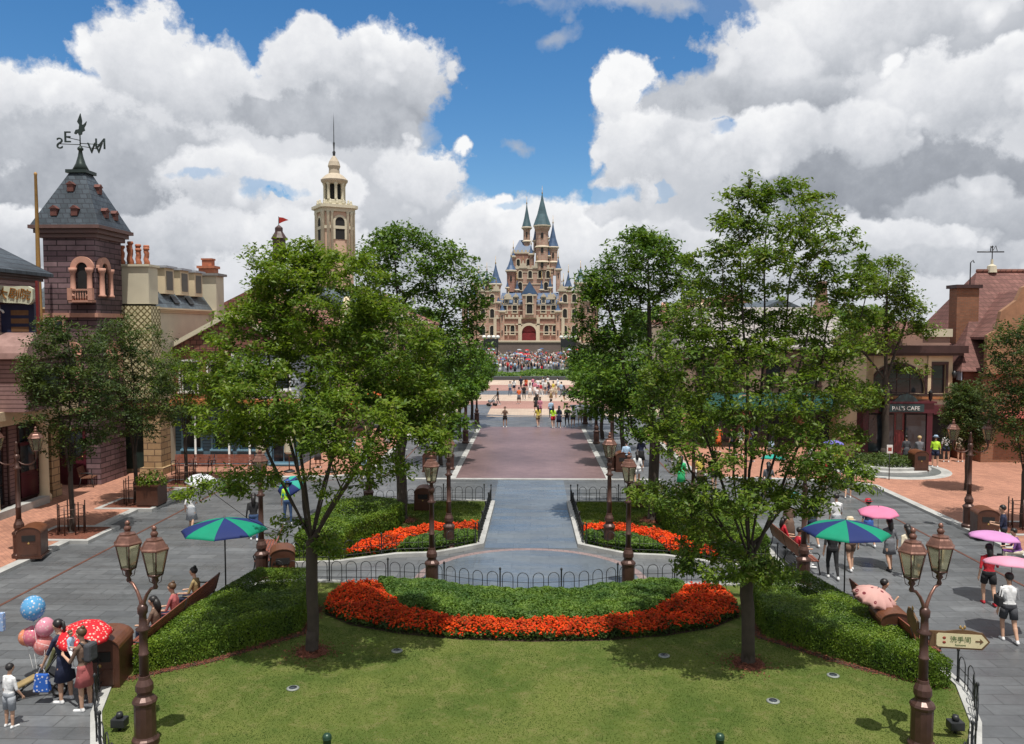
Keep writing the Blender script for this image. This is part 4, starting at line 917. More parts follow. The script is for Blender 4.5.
# ------------------------------------------------------------------ buildings
slate=brick('slate_tiles',(.10,.125,.145),(.07,.09,.105),(.035,.04,.05),.45,.28,.02,'wall',.55,.35,big=.4,spec=.45)
slate_d=brick('blue_slate_tiles',(.065,.082,.10),(.038,.05,.062),(.03,.035,.045),.34,.24,.025,'wall',.5,.35,big=.6)
redtile=brick('red_brown_tiles',(.30,.135,.10),(.22,.095,.075),(.10,.05,.04),.34,.26,.03,'wall',.8,.3,big=.4)
rosetile=brick('rose_clay_tiles',(.22,.105,.09),(.15,.07,.062),(.12,.06,.05),.3,.24,.03,'wall',.8,.25,big=.4)
plumbrick=brick('plum_stone_courses',(.22,.145,.155),(.12,.075,.085),(.04,.028,.03),.9,.25,.028,'wall',.7,.5,big=.5,bmp=1)
orangebrick=brick('orange_brick',(.32,.13,.07),(.25,.10,.055),(.2,.16,.12),.24,.08,.01,'wall',.8,.25)
redbrick=brick('dark_red_brick',(.25,.09,.06),(.18,.06,.045),(.15,.1,.08),.24,.08,.01,'wall',.8,.3)
sandblock=brick('sand_blocks',(.42,.30,.17),(.33,.22,.12),(.16,.11,.07),.7,.32,.03,'wall',.8,.3,bmp=.8)
mauve=brick('mauve_weatherboard',(.27,.17,.165),(.25,.155,.15),(.08,.045,.045),8,.17,.02,'wall',.6,.15)
greyboard=brick('grey_weatherboard',(.40,.45,.50),(.37,.42,.47),(.14,.16,.19),8,.17,.02,'wall',.6,.12)
tealboard=brick('blue_weatherboard',(.12,.22,.29),(.11,.20,.27),(.04,.07,.09),8,.17,.02,'wall',.55,.15)
pinkst=M('salmon_stone',(.50,.26,.19),.75,.18)
maroon=M('maroon_paint',(.085,.012,.022),.4,.2); teal=M('teal_paint',(.03,.13,.14),.5,.2); darkred=M('dark_red_paint',(.16,.02,.02),.45,.2); navy=M('navy_paint',(.015,.022,.06),.45,.2)
terra=M('terracotta',(.42,.14,.07),.7,.3,scale=5); tanw=M('tan_render',(.27,.19,.14),.85,.2,scale=.8); brownw=M('dark_brown_timber',(.05,.022,.02),.5,.25); orangep=M('orange_trim',(.40,.16,.06),.55,.2); rosew=M('rose_render',(.40,.24,.19),.85,.15,scale=.7); leadroof=brick('grey_standing_seam_roof',(.34,.31,.30),(.29,.265,.255),(.12,.11,.11),.42,30,.03,'wall',.6,.25)
diamond=None
def diamond_mat():
    m,nt,b=new_mat('diamond_pattern_render'); g=N(nt,'ShaderNodeTexCoord').outputs['Object']; s=N(nt,'ShaderNodeSeparateXYZ'); nt.links.new(g,s.inputs[0])
    a=N(nt,'ShaderNodeMath',operation='ADD'); nt.links.new(s.outputs[0],a.inputs[0]); nt.links.new(s.outputs[1],a.inputs[1])
    c=N(nt,'ShaderNodeCombineXYZ'); nt.links.new(a.outputs[0],c.inputs[0]); nt.links.new(s.outputs[2],c.inputs[1])
    mp=N(nt,'ShaderNodeMapping'); mp.inputs['Rotation'].default_value=(0,0,R(45)); mp.inputs['Scale'].default_value=(1,1,1); nt.links.new(c.outputs[0],mp.inputs[0])
    t=N(nt,'ShaderNodeTexBrick'); t.offset=0; nt.links.new(mp.outputs[0],t.inputs['Vector']); t.inputs['Scale'].default_value=1; t.inputs['Brick Width'].default_value=.22; t.inputs['Row Height'].default_value=.22; t.inputs['Mortar Size'].default_value=.035
    t.inputs['Color1'].default_value=(.60,.54,.33,1); t.inputs['Color2'].default_value=(.5,.45,.27,1); t.inputs['Mortar'].default_value=(.15,.12,.05,1)
    nt.links.new(t.outputs['Color'],b.inputs['Base Color']); b.inputs['Roughness'].default_value=.8; bump(nt,b,t.outputs['Fac'],-.6,.02); return m
diam=diamond_mat()
def facade(root,W,H,wall,wins=(),z0=0,x0=None,y=0,D=6,name='wall',frame=None,rec=.18,sides=True,pane=None,sill=True,trimw=.09):
    """front wall in the plane y (facing -y) with real openings; wins: (xc, zbottom, w, h[,arch])"""
    x0=-W/2 if x0 is None else x0; x1=x0+W; frame=frame or white
    xs=sorted({x0,x1}|{w[0]-w[2]/2 for w in wins}|{w[0]+w[2]/2 for w in wins}); zs=sorted({z0,z0+H}|{w[1] for w in wins}|{w[1]+w[3] for w in wins})
    mb=MB()
    for a,b in zip(xs[:-1],xs[1:]):
        for c,d in zip(zs[:-1],zs[1:]):
            xm,zm=(a+b)/2,(c+d)/2
            if any(abs(xm-w[0])<w[2]/2 and w[1]<zm<w[1]+w[3] for w in wins): continue
            mb.add([(a,y,c),(b,y,c),(b,y,d),(a,y,d)],[(0,1,2,3)])
    for w in wins:
        a,b,c,d=w[0]-w[2]/2,w[0]+w[2]/2,w[1],w[1]+w[3]; yy=y+rec+.12
        mb.add([(a,y,c),(a,yy,c),(a,yy,d),(a,y,d)],[(0,1,2,3)]); mb.add([(b,y,c),(b,y,d),(b,yy,d),(b,yy,c)],[(0,1,2,3)])
        mb.add([(a,y,d),(a,yy,d),(b,yy,d),(b,y,d)],[(0,1,2,3)]); mb.add([(a,y,c),(b,y,c),(b,yy,c),(a,yy,c)],[(0,1,2,3)])
        if len(w)>4 and w[4]:   # arched head: fill the spandrels
            r=w[2]/2; zc=d-r*.9
            for s in (-1,1):
                pts=[(w[0]+s*r,d)]+[(w[0]+s*r*math.cos(R(t)),zc+r*.9*math.sin(R(t))) for t in range(0,91,15)]
                mb.vprism(pts,y-.002,y+rec)
    if sides:
        mb.add([(x0,y,z0),(x0,y+D,z0),(x0,y+D,z0+H),(x0,y,z0+H)],[(3,2,1,0)]); mb.add([(x1,y,z0),(x1,y+D,z0),(x1,y+D,z0+H),(x1,y,z0+H)],[(0,1,2,3)])
        mb.add([(x0,y+D,z0),(x1,y+D,z0),(x1,y+D,z0+H),(x0,y+D,z0+H)],[(3,2,1,0)]); mb.add([(x0,y,z0+H),(x1,y,z0+H),(x1,y+D,z0+H),(x0,y+D,z0+H)],[(0,1,2,3)])
    mb.build(name,wall,root)
    for w in wins:
        xc,zb,ww,hh=w[:4]; m=MB(); f=.06; yy=y+rec
        m.box(-ww/2,-ww/2+f,yy-.04,yy+.04,0,hh); m.box(ww/2-f,ww/2,yy-.04,yy+.04,0,hh); m.box(-ww/2+f,ww/2-f,yy-.04,yy+.04,0,f); m.box(-ww/2+f,ww/2-f,yy-.04,yy+.04,hh-f,hh)
        nx=max(1,round(ww/.7)); nz=max(1,round(hh/.9))
        for i in range(1,nx): x=-ww/2+ww*i/nx; m.box(x-.02,x+.02,yy-.03,yy+.03,f,hh-f)
        for i in range(1,nz): z=hh*i/nz; m.box(-ww/2+f,ww/2-f,yy-.025,yy+.025,z-.02,z+.02)
        if trimw:
            t=trimw; m.box(-ww/2-t,-ww/2,y-.05,y-.002,-.0,hh); m.box(ww/2,ww/2+t,y-.05,y-.002,0,hh)
            if len(w)>4 and w[4]:
                r=ww/2; zc=hh-r*.9
                pts=[((r+t)*math.cos(R(a)),zc+(r*.9+t)*math.sin(R(a))) for a in range(0,181,12)]+[(r*math.cos(R(a)),zc+r*.9*math.sin(R(a))) for a in range(180,-1,-12)]
                m.vprism(pts,y-.07,y-.004)
            else: m.box(-ww/2-t,ww/2+t,y-.07,y-.002,hh,hh+t*1.3)
            if sill: m.box(-ww/2-t*1.5,ww/2+t*1.5,y-.12,y-.002,-.09,0)
        fr=m.build('window',frame,root,(xc,0,zb)); MB().box(-ww/2+f,ww/2-f,yy+.0,yy+.02,f,hh-f).build('pane',pane or gl,fr)
def cornice(root,x0,x1,y0,y1,z,h=.25,out=.3,mat=None,name='cornice',steps=3):
    mb=MB()
    for i in range(steps):
        o=out*(i+1)/steps; mb.box(x0-o,x1+o,y0-o,y1+o,z+h*i/steps,z+h*(i+1)/steps)
    return mb.build(name,mat or cream,root)
def gable_roof(root,x0,x1,y0,y1,z,h,mat,over=.35,axis='x',name='roof',hip=0,th=.14):
    x0-=over;x1+=over;y0-=over;y1+=over
    if axis=='x': ym=(y0+y1)/2; A,B=(x0+hip,ym,z+h),(x1-hip,ym,z+h)
    else: xm=(x0+x1)/2; A,B=(xm,y0+hip,z+h),(xm,y1-hip,z+h)
    e=[(x0,y0,z),(x1,y0,z),(x1,y1,z),(x0,y1,z)]; lo=[(p[0],p[1],z-th) for p in e]
    vs=e+[A,B]+lo
    fs=[(0,1,5,4),(2,3,4,5),(3,0,4),(1,2,5)] if axis=='x' else [(3,0,4,5),(1,2,5,4),(0,1,4),(2,3,5)]
    fs+=[(6,7,1,0),(7,8,2,1),(8,9,3,2),(9,6,0,3),(9,8,7,6)]
    return MB().add(vs,fs).build(name,mat,root)
def frustum_roof(root,x0,x1,y0,y1,z,h,inset,mat,name='roof'):
    v=[(x0,y0,z),(x1,y0,z),(x1,y1,z),(x0,y1,z)]+[(x0+inset,y0+inset,z+h),(x1-inset,y0+inset,z+h),(x1-inset,y1-inset,z+h),(x0+inset,y1-inset,z+h)]
    return MB().add(v,[(0,1,5,4),(1,2,6,5),(2,3,7,6),(3,0,4,7),(4,5,6,7),(3,2,1,0)]).build(name,mat,root)
def chimney(root,x,y,z0,z1,w,d,mat,pots=2,capm=None,parent=None):
    c=MB().box(x-w/2,x+w/2,y-d/2,y+d/2,z0,z1).box(x-w/2-.08,x+w/2+.08,y-d/2-.08,y+d/2+.08,z1,z1+.12).build('chimney',mat,root)
    for i in range(pots):
        px=x+(i-(pots-1)/2)*w/max(pots,1); MB().lathe([(.13,z1+.12),(.15,z1+.2),(.11,z1+.3),(.11,z1+.5),(.15,z1+.52),(.14,z1+.6)],8,(px,y,0)).build('chimney_pot',capm or terra,c)
    return c
def door(root,x,w,h,mat,y=0,z=0):
    d=MB().box(x-w/2,x+w/2,y-.03,y+.05,z,z+h).box(x-w/2+.1,x+w/2-.1,y-.05,y-.03,z+.2,z+h*.45).build('door',mat,root); MB().sphere((x+w/2-.12,y-.08,z+h*.5),.035,8).build('handle',gold,d); MB().box(x-w/2+.12,x+w/2-.12,y-.045,y-.031,z+h*.52,z+h-.15).build('pane',gl,d); return d
# ---- A: mauve theatre building at the left edge
r=thing('theatre_building','mauve boarded theatre front with slate roof and cream cornice at the left edge','building',(-21.3,28.0,.1),R(90))
facade(r,14.4,9.4,mauve,[(-5,5,1.2,1.8),(-2,5,1.2,1.8),(5.6,4.9,1.1,1.9),(-5,.4,3,3),(-.5,.4,3.2,3),(3.6,.2,2.0,3.3),(6.1,.3,1.4,3.1)],D=8,frame=brownw,pane=gl)
MB().box(-7.2,9.0,-.62,-.003,3.75,4.1).box(-7.2,8.8,-.45,-.003,3.5,3.75).build('ledge',cream,r)
MB().box(-7.2,7.2,-.14,-.003,6.9,7.2).build('string_course',cream,r)
cornice(r,-7.2,7.2,0,8,9.4,.35,.35,brownw)
gable_roof(r,-7.2,7.2,0,8,9.75,2.2,slate_d,.4,'x')
bayx=4.9
b=MB(); b.box(bayx-1.3,bayx+1.3,-1.5,-.003,4.1,6.2); b.build('bay',mauve,r)
m=MB(); m.box(bayx-1.0,bayx+1.0,-1.56,-1.502,4.5,5.8); f=m.build('window',brownw,r); MB().box(bayx-.85,bayx+.85,-1.575,-1.561,4.6,5.7).build('pane',gl,f)
m=MB(); m.box(bayx+1.302,bayx+1.34,-1.3,-.25,4.5,5.8); f=m.build('window',brownw,r); MB().box(bayx+1.341,bayx+1.35,-1.2,-.35,4.6,5.7).build('pane',gl,f)
pts=[(bayx-1.6,6.2),(bayx+1.6,6.2)]+[(bayx+1.6*math.cos(R(t)),6.25+1.0*math.sin(R(t))) for t in range(10,171,16)]
MB().vprism(pts,-1.75,-.003).build('bay_roof',M('rose_metal',(.32,.2,.18),.4,.2),r)
MB().lathe([(.16,4.1),(.18,4.2),(.13,4.3),(.12,5.7),(.17,5.85),(.2,5.95),(.2,6.15)],10,(bayx+1.75,-.75,0)).build('column',cream,r)
for x in (3.0,6.3):
    MB().lathe([(.28,0),(.28,.25),(.2,.35),(.18,3.1),(.24,3.3),(.28,3.5)],10,(x,-.5,0)).build('column',cream,r)
MB().box(6.9,7.6,-.5,.3,.0,.5).box(6.95,7.55,-.45,.25,.5,3.5).build('pillar',sandblock,r)
MB().box(2.0,6.0,-.9,-.5,0,.3).build('step',kerbm,r)
door(r,5.95,1.3,2.6,maroon,-.02,.02)
# blade sign
t=thing('theatre_sign','cream ribbon sign with brown Chinese characters at the left edge','sign',tuple(AT(14,296,32.3)))
def ribbon(x): return .10-.17*(x+.3)+.05*math.sin(x*3)
xs=[-1.9+i*.14 for i in range(20)]; xs=[x for x in xs if x<.72]
up_=[(x,ribbon(x)+.33+.12*max(0,(x-.1))**1*1.0) for x in xs]; lo_=[(x,ribbon(x)-.33) for x in xs]
MB().vprism(up_+[(.80,.28),(.80,-.12),(.74,-.25)]+lo_[::-1],-.08,.08).build('board',M('sign_green_cream',(.55,.56,.42),.5,.08),t)
for ch,x in (('大',-.42),('剧',.06),('院',.50)):
    o=text('lettering',ch,.46,M('sign_bronze_letters',(.30,.13,.03),.45,.2,metal=.2),t,(x,-.10,ribbon(x)+.02),rot=(R(90),R(12),0),ext=.02)
MB().box(.9,1.0,-.05,.05,-2.0,.6).build('mount',darkred,t)
t=thing('poster_board','navy and brown panelled board below the ribbon sign','board',tuple(AT(12,318,32.6)))
MB().box(-2.2,.95,-.06,.1,-.75,.55).build('backing',navy,t); 
MB().box(-2.2,.95,-.1,.12,-.85,-.75).box(-2.2,.95,-.1,.12,.55,.62).build('frame',brownw,t)
m=MB()
for i in range(3): m.box(.0,.72,-.075,-.061,-.55+i*.33,-.55+i*.33+.2)
m.build('panel',M('bronze_panel',(.16,.085,.04),.5,.3),t)
m=MB(); m.tube([(-.75,-.08,.3),(-.5,-.08,.38),(-.32,-.08,.28),(-.28,-.08,.2)],.045,6); m.tube([(-.75,-.08,-.05),(-.45,-.08,-.05)],.05,6); m.tube([(-.75,-.08,-.25),(-.75,-.08,.1)],.04,6); m.tube([(-.5,-.08,-.2),(-.5,-.08,.12)],.04,6); m.build('lettering',white,t)
# ---- flagpole
p=AT(40,320,36.5); t=thing('flagpole','bare golden wooden flagpole in front of the plum stone tower','pole',(p.x,p.y,7.6)); MB().lathe([(.13,0),(.12,.1),(.06,6.7),(.07,6.72),(.07,6.8),(0,6.86)],10,cap=False).build('pole',M('golden_wood',(.42,.23,.07),.5,.2),t); MB().lathe([(.2,-.05),(.2,.15),(.14,.2)],10).build('socket',iron,t)
MB().box(-.1,.1,.0,1.2,-.05,.06).build('bracket',iron,t)
# ---- B: tower
TX,TY=-21.55,39.23; t=thing('corner_tower','plum stone corner tower with pointed slate roof and compass weathervane','tower',(TX,TY,.1))
def octo(h,c):
    h=h-1.12; c=.02+.0*c
    return [(-h+c,-h),(h-c,-h),(h,-h+c),(h,h-c),(h-c,h),(-h+c,h),(-h,h-c),(-h,-h+c)]
MB().prism(octo(2.35,1.0),0,11.6).build('wall',plumbrick,t)
for z,o,h in ((11.6,.15,.2),(11.8,.28,.2),(12.0,.44,.16)):
    MB().prism(octo(2.35+o,1.0+o*.6),z,z+h).build('cornice',M('plum_cornice',(.13,.07,.06),.6,.2),t)
for z in (7.9,4.4,3.5): MB().prism(octo(2.35+.12,1.0+.06),z,z+.2).build('string_course',pinkst,t)
def pyr(h0,c0,z0,h1,c1,z1):
    a=octo(h0,c0); b=octo(h1,c1); return MB().add([(x,y,z0) for x,y in a]+[(x,y,z1) for x,y in b],[(i,(i+1)%8,8+(i+1)%8,8+i) for i in range(8)]+[tuple(range(8,16)),tuple(reversed(range(8)))])
rf=pyr(2.72,1.06,12.16,1.5,.2,14.75).build('roof',slate_d,t)
MB().prism(octo(1.62,.25),14.75,14.9).build('roof_collar',M('green_black_metal',(.035,.05,.045),.4,.3,metal=.4),rf)
MB().lathe([(.40,14.9),(.22,15.25),(.12,15.6),(.08,15.85),(.13,15.9),(.14,15.98),(.07,16.05),(.03,16.1)],10).build('finial',MATS['green_black_metal'],rf)
for fx,fz,rot in ((-.62,12.6,0),(.45,12.6,0),(-.1,13.8,0),(-.5,12.6,90),(.5,12.6,90),(.1,13.8,90)):
    k=(fz-12.16)/2.59; 
    d=1.60-1.22*k
    mb=MB(); mb.T=Matrix.Rotation(R(rot),4,'Z')@Matrix.Translation((fx*(1-k*.6),-d,fz)); mb.box(-.15,.15,-.06,.3,0,.32); mb.vprism([(-.2,.32),(.2,.32),(0,.48)],-.1,.3); mb.build('dormer',M('brick_red',(.13,.045,.035),.7,.3),rf)
# weathervane, a thing that rests on the roof finial
v=thing('weathervane','black compass weathervane with a rearing figure on top of the plum tower','weathervane',(TX,TY,15.95)); vm=MATS['green_black_metal']
MB().tube([(0,0,0),(0,0,1.2)],.03,6).build('spindle',vm,v)
A_=R(24)
for i,(ch,d) in enumerate((('S',(-1,0)),('N',(1,0)),('E',(0,-1)),('W',(0,1)))):
    dx,dy=d; L_=.86; x=dx*math.cos(A_)-dy*math.sin(A_)*.9; y=dx*math.sin(A_)+dy*math.cos(A_)
    
    pos={'S':(-.88,-.2,.30),'N':(.84,.25,.36),'E':(-.28,-.6,.50),'W':(.40,.6,.24)}[ch]
    MB().tube([(0,0,pos[2]),pos],.02,5).build('arm',vm,v)
    o=text('letter',ch,.74,vm,v,pos,ext=.03); 
    if ch in 'SN': o.scale=(-1,1,1)
fg=MB(); fg.vprism([(-.28,1.55),(-.20,1.72),(-.05,1.75),(-.02,1.95),(-.12,2.1),(.05,2.5),(.12,2.15),(.10,1.95),(.2,1.98),(.34,2.12),(.30,1.95),(.22,1.82),(.25,1.68),(.12,1.62),(.10,1.5),(-.04,1.45),(-.1,1.58),(-.2,1.5)],-.03,.03); fg.build('figure',vm,v,(0,0,-.72),bevel=.01)
# arched openings
def arched_opening(parent,x,z,w,h,rot,d,bal=True):
    T=Matrix.Rotation(R(rot),4,'Z')@Matrix.Translation((x,-d,z)); m=MB(); m.T=T; r_=w/2
    pts=[(-r_,0),(r_,0)]+[(r_*math.cos(R(a)),h-r_+r_*math.sin(R(a))) for a in range(0,181,15)]
    m.vprism(pts,-.05,-.006); f=m.build('window',dark,parent)
    m=MB(); m.T=T; o=.28; ring=[((r_+o)*math.cos(R(a)),h-r_+(r_+o)*math.sin(R(a))) for a in range(0,181,12)]+[(r_*math.cos(R(a)),h-r_+r_*math.sin(R(a))) for a in range(180,-1,-12)]; m.vprism(ring,-.16,-.004); m.build('arch_trim',pinkst,f)
    for s in (-1,1):
        m=MB(); m.T=T; m.lathe([(.17,0),(.17,.08),(.12,.12),(.11,h-r_-.25),(.17,h-r_-.15),(.18,h-r_)],10,(s*(r_+.13),-.2,0)); m.build('column',pinkst,f)
    if bal:
        m=MB(); m.T=T; m.box(-r_-.3,r_+.3,-.36,-.003,-.26,-.16); m.box(-r_-.3,r_+.3,-.36,-.26,.28,.36)
        for i in range(7): m.lathe([(.03,-.16),(.045,-.05),(.03,.1),(.035,.28)],6,(-r_-.1+(2*r_+.2)*i/6,-.3,0))
        for s in (-1,1): m.box(s*(r_+.22)-.11,s*(r_+.22)+.11,-.38,-.2,-.16,.4)
        m.build('balcony',pinkst,f)
arched_opening(t,.66,8.85,.52,1.6,0,1.235); arched_opening(t,-.66,8.85,.52,1.6,90,1.235,False)
arched_opening(t,0,5.0,.6,1.5,0,1.235,False); arched_opening(t,0,5.0,.6,1.5,90,1.235,False)
m=MB(); m.box(-.75,-.25,-1.38,-1.232,7.2,7.8); f=m.build('window',pinkst,t); MB().box(-.68,-.32,-1.40,-1.381,7.28,7.72).build('pane',gl,f)
door(t,-.1,1.3,2.7,maroon,-1.26)
# ---- C: cream mansard building along the left street
r=thing('mansard_building','cream building with diamond patterned wall, slate mansard roof and cluster of terracotta chimney pots','building',(-22.4,44.8,.1))
facade(r,6.6,8.2,cream2,[(-1.6,4.6,1,1.8),(.4,4.6,1,1.8),(0,.4,4.5,2.7)],D=9,y=-3.4,x0=-3.3,frame=cream)
MB().box(-3.5,3.5,-3.9,-3.403,3.3,3.6).box(-3.45,3.45,-3.7,-3.403,7.2,7.5).build('ledge',pinkst,r)
cornice(r,-3.3,3.3,-3.4,5.6,8.2,.25,.3,cream); MB().box(-3.3,3.0,-3.6,-3.405,.2,3.2).build('shopfront',M('dark_green_paint',(.02,.035,.03),.4,.2),r); MB().box(2.85,3.75,-4.1,-3.0,0,3.3).box(2.7,3.9,-4.25,-2.85,0,.35).build('pillar',sandblock,r)
mr=frustum_roof(r,-3.5,3.5,-3.6,5.8,8.45,1.55,1.1,slate); 
v_=[(-3.5+1.1,-2.5,10.0),(2.4,-2.5,10.0),(2.4,4.7,10.0),(-2.4,4.7,10.0),(-.5,-2.3,11.15),(-.5,4.6,11.15)]
MB().add(v_,[(0,1,4),(1,2,5,4),(2,3,5),(3,0,4,5)]).build('roof',slate,r)
for y in (-1.6,.3,2.2):
    d=MB().box(2.2,3.25,y-.55,y+.55,9.2,10.55).build('dormer',cream,r); MB().box(2.1,3.4,y-.68,y+.68,10.55,10.66).build('roof',M('pale_lead',(.36,.38,.42),.5,.2),d); MB().box(3.251,3.27,y-.38,y+.38,9.4,10.4).build('pane',M('grey_shutter',(.14,.13,.11),.6,.2),d)
for y in (-1.0,.9):
    m=MB(); m.T=Matrix.Translation((3.28,y,8.88))@Matrix.Rotation(R(-35),4,'Y'); m.box(-.03,.03,-.3,.3,-.2,.25); f=m.build('skylight',iron,r)
ch=MB().box(1.25,3.4,-4.3,-3.3,8.6,10.45).box(1.17,3.48,-4.4,-3.2,10.45,10.56).build('chimney',cream2,r)
MB().box(1.15,3.55,-4.45,-3.403,3.9,8.5).build('chimney_base',diam,r)
k=0
for x,h in ((1.45,.62),(1.7,.62),(1.97,.85),(2.15,.9),(2.4,1.05),(2.6,.95),(2.8,.7),(3.02,.9),(3.2,.75)):
    yy=-3.85+(.2 if k%2 else -.2); k+=1
    tw=[(x+.03*math.sin(j*2.0),yy+.03*math.cos(j*2.0),10.56+h*j/6) for j in range(7)]; MB().tube(tw,[.15,.14,.12,.125,.115,.11,.12],8).lathe([(.12,10.52+h),(.16,10.56+h),(.14,10.66+h)],8,(x,yy,0)).build('chimney_pot',terra,ch)
t=thing('stepped_chimney','cream chimney with stepped terracotta cap right of the slate mansard roof','chimney',(AT(208,280,49).x,49,0))
MB().box(-.62,.72,-.6,.6,4,10.6).build('stack',cream2,t); MB().box(-.78,.88,-.75,.75,10.6,10.74).build('coping',M('grey_coping',(.2,.19,.18),.7),t); MB().box(-.42,.5,-.35,.35,10.74,11.05).box(-.5,.58,-.45,.45,11.05,11.2).box(-.25,.33,-.25,.25,11.2,11.55).box(-.29,.37,-.29,.29,11.55,11.65).build('cap',terra,t)
# ---- D: blue shop
r=thing('blue_shop','blue boarded shop with slim white columns and orange cornice facing the pavement','shop',(-15.9,43.4,.1))
facade(r,7.0,3.3,tealboard,[(-2.3,.9,.95,1.7),(-.7,.9,.95,1.7),(.75,.9,.95,1.7),(2.6,.15,1.2,2.9)],D=8,frame=M('blue_frame',(.17,.32,.42),.5,.15),pane=gl)
MB().box(-3.7,3.7,-.75,-.003,3.3,3.5).box(-3.6,3.6,-.6,-.003,3.5,3.62).build('cornice',orangep,r)
for x in (-3.3,-1.9,-.1,1.0): MB().lathe([(.10,0),(.10,.15),(.06,.2),(.05,2.9),(.09,3.1),(.1,3.3)],8,(x,-.55,0)).build('column',white,r)
facade(r,3.6,2.7,orangebrick,[(-2.4,4.0,.9,1.6),(-.9,4.0,.9,1.6)],z0=3.6,x0=-3.5,D=8,frame=white)
facade(r,3.4,2.7,greyboard,[(1.0,4.1,.8,1.5),(2.6,4.1,.8,1.5)],z0=3.6,x0=.103,D=8,y=.02,frame=white)
MB().box(-.06,.2,-.12,-.003,3.63,6.25).build('corner_board',white,r)
MB().vprism([(-3.5,6.3),(3.5,6.3),(0,8.0)],.0,.2).build('gable',rosew,r)
gable_roof(r,-3.5,3.5,.21,8,6.3,1.75,redtile,.35,'y')
MB().vprism([(-3.95,6.2),(-3.75,6.05),(0,8.05),(3.75,6.05),(3.95,6.2),(0,8.3)],-.35,-.15).build('bargeboard',cream2,r)
MB().box(-4.25,-3.55,-.4,.4,0,3.2).box(-4.35,-3.5,-.5,.5,3.2,3.5).build('pillar',sandblock,r)
# ---- E: avenue buildings left and right (behind the trees)
def row_building(label,cat,loc,rz,W,H,mat,trim,roofm,rh,n,gm,awn=None,gable=True,D=9):
    r=thing('row_building',label,cat,loc,rz)
    wins=[(-W/2+W*(i+.5)/n,3.9,1.0,1.6) for i in range(n)]+[(-W/2+W*(i+.5)/n,.5,W/n*.62,2.2) for i in range(n)]
    facade(r,W,H,mat,wins,D=D,frame=trim); cornice(r,-W/2,W/2,0,D,H,.3,.3,trim); MB().box(-W/2,W/2,-.35,-.003,3.0,3.3).build('ledge',trim,r)
    gable_roof(r,-W/2,W/2,0,D,H+.3,rh,roofm,.4,'x')
    if awn:
        m=MB(); m.add([(-W/2+.5,-.01,3.0),(W/2-.5,-.01,3.0),(W/2-.5,-1.5,2.35),(-W/2+.5,-1.5,2.35),(W/2-.5,-1.5,2.15),(-W/2+.5,-1.5,2.15)],[(0,1,2,3),(3,2,4,5)]); o=m.build('awning',awn,r); o.modifiers.new('s','SOLIDIFY').thickness=.02
    if gable:
        MB().vprism([(-1.6,H+.3),(1.6,H+.3),(1.3,H+1.5),(.6,H+1.7),(0,H+2.4),(-.6,H+1.7),(-1.3,H+1.5)],-.32,.1).build('gable',gm,r); MB().lathe([(.35,0),(.35,.08)],16,(0,0,0)).build('roundel',trim,r,(0,-.33,H+1.1)); 
    return r
c_red=cloth('red_canvas',(.45,.03,.02)); c_or=cloth('orange_canvas',(.6,.12,.02)); c_teal=cloth('teal_canvas',(.01,.075,.07)); c_pinkred=cloth('rose_canvas',(.5,.12,.1))
row_building('salmon two-storey shop row just behind the blue shop on the left','building',(-12.9,57,.1),R(90),11,7.2,rosew,cream,redtile,2.4,4,cream,c_or)
row_building('cream shop row farthest along the left side of the avenue','building',(-13.2,74,.1),R(90),20,8.0,cream,white,slate,2.6,6,pinkst,c_red)
row_building('brick shop row behind the trees on the right of the avenue','building',(13.6,66,.1),R(-90),12,7.0,orangebrick,cream,slate,2.2,4,cream,c_teal)
row_building('cream shop row farthest along the right side of the avenue','building',(13.6,84,.1),R(-90),20,7.6,cream2,white,redtile,2.6,6,pinkst,c_or)
# ---- F: cream belfry tower far behind the left trees
p=AT(336,330,112); t=thing('bell_tower','tall cream belfry with octagonal lantern and thin spire above the left trees','tower',(p.x,112,0))
Zt=lambda y:7.5+(328-y)/820*112
H0=Zt(214); w=2.05
def chbox(m,w,c,z0,z1): m.prism([(-w+c,-w),(w-c,-w),(w,-w+c),(w,w-c),(w-c,w),(-w+c,w),(-w,w-c),(-w,-w+c)],z0,z1)
m=MB(); chbox(m,w,.5,0,H0); m.T=Matrix.Identity(4); wall=m.build('wall',M('belfry_peach',(.55,.38,.28),.8,.12,scale=.3),t,rz=R(32))
for z,o,h in ((H0,.25,.5),(H0+.5,.55,.4),(H0-2.3,.15,.4)):
    m=MB(); chbox(m,w+o,.6,z,z+h); m.build('cornice',cream2,t,rz=R(32))
for rot in (32-90,32,32+90,32+180):
    T=Matrix.Rotation(R(rot),4,'Z')
    for x in (0,):
        arch=MB(); arch.T=T@Matrix.Translation((x,-w,Zt(241))); arch.vprism([(-.65,0),(.65,0)]+[(.65*math.cos(R(a)),2.3+.65*math.sin(R(a))) for a in range(0,181,20)],-.06,-.003); f=arch.build('window',dark,t)
        tr=MB(); tr.T=arch.T; tr.vprism([(.95*math.cos(R(a)),2.3+.95*math.sin(R(a))) for a in range(0,181,15)]+[(.65*math.cos(R(a)),2.3+.65*math.sin(R(a))) for a in range(180,-1,-15)],-.14,-.004); tr.box(-.95,-.65,-.14,-.004,0,2.3); tr.box(.65,.95,-.14,-.004,0,2.3); tr.build('arch_trim',cream2,f)
    for s in (-1,1):
        for q in (1.1,1.6):
            m=MB(); m.T=T; m.lathe([(.22,H0-7),(.2,H0-.3),(.28,H0)],8,(s*q,-w-.05,0)); m.build('column',cream2,t)
m=MB()
for i in range(16):
    a=2*PI*i/16; m.lathe([(.16,H0+.9),(.22,H0+1.2),(.1,H0+1.35),(.16,H0+1.5),(0,H0+1.7)],6,(2.25*math.cos(a),2.25*math.sin(a),0))
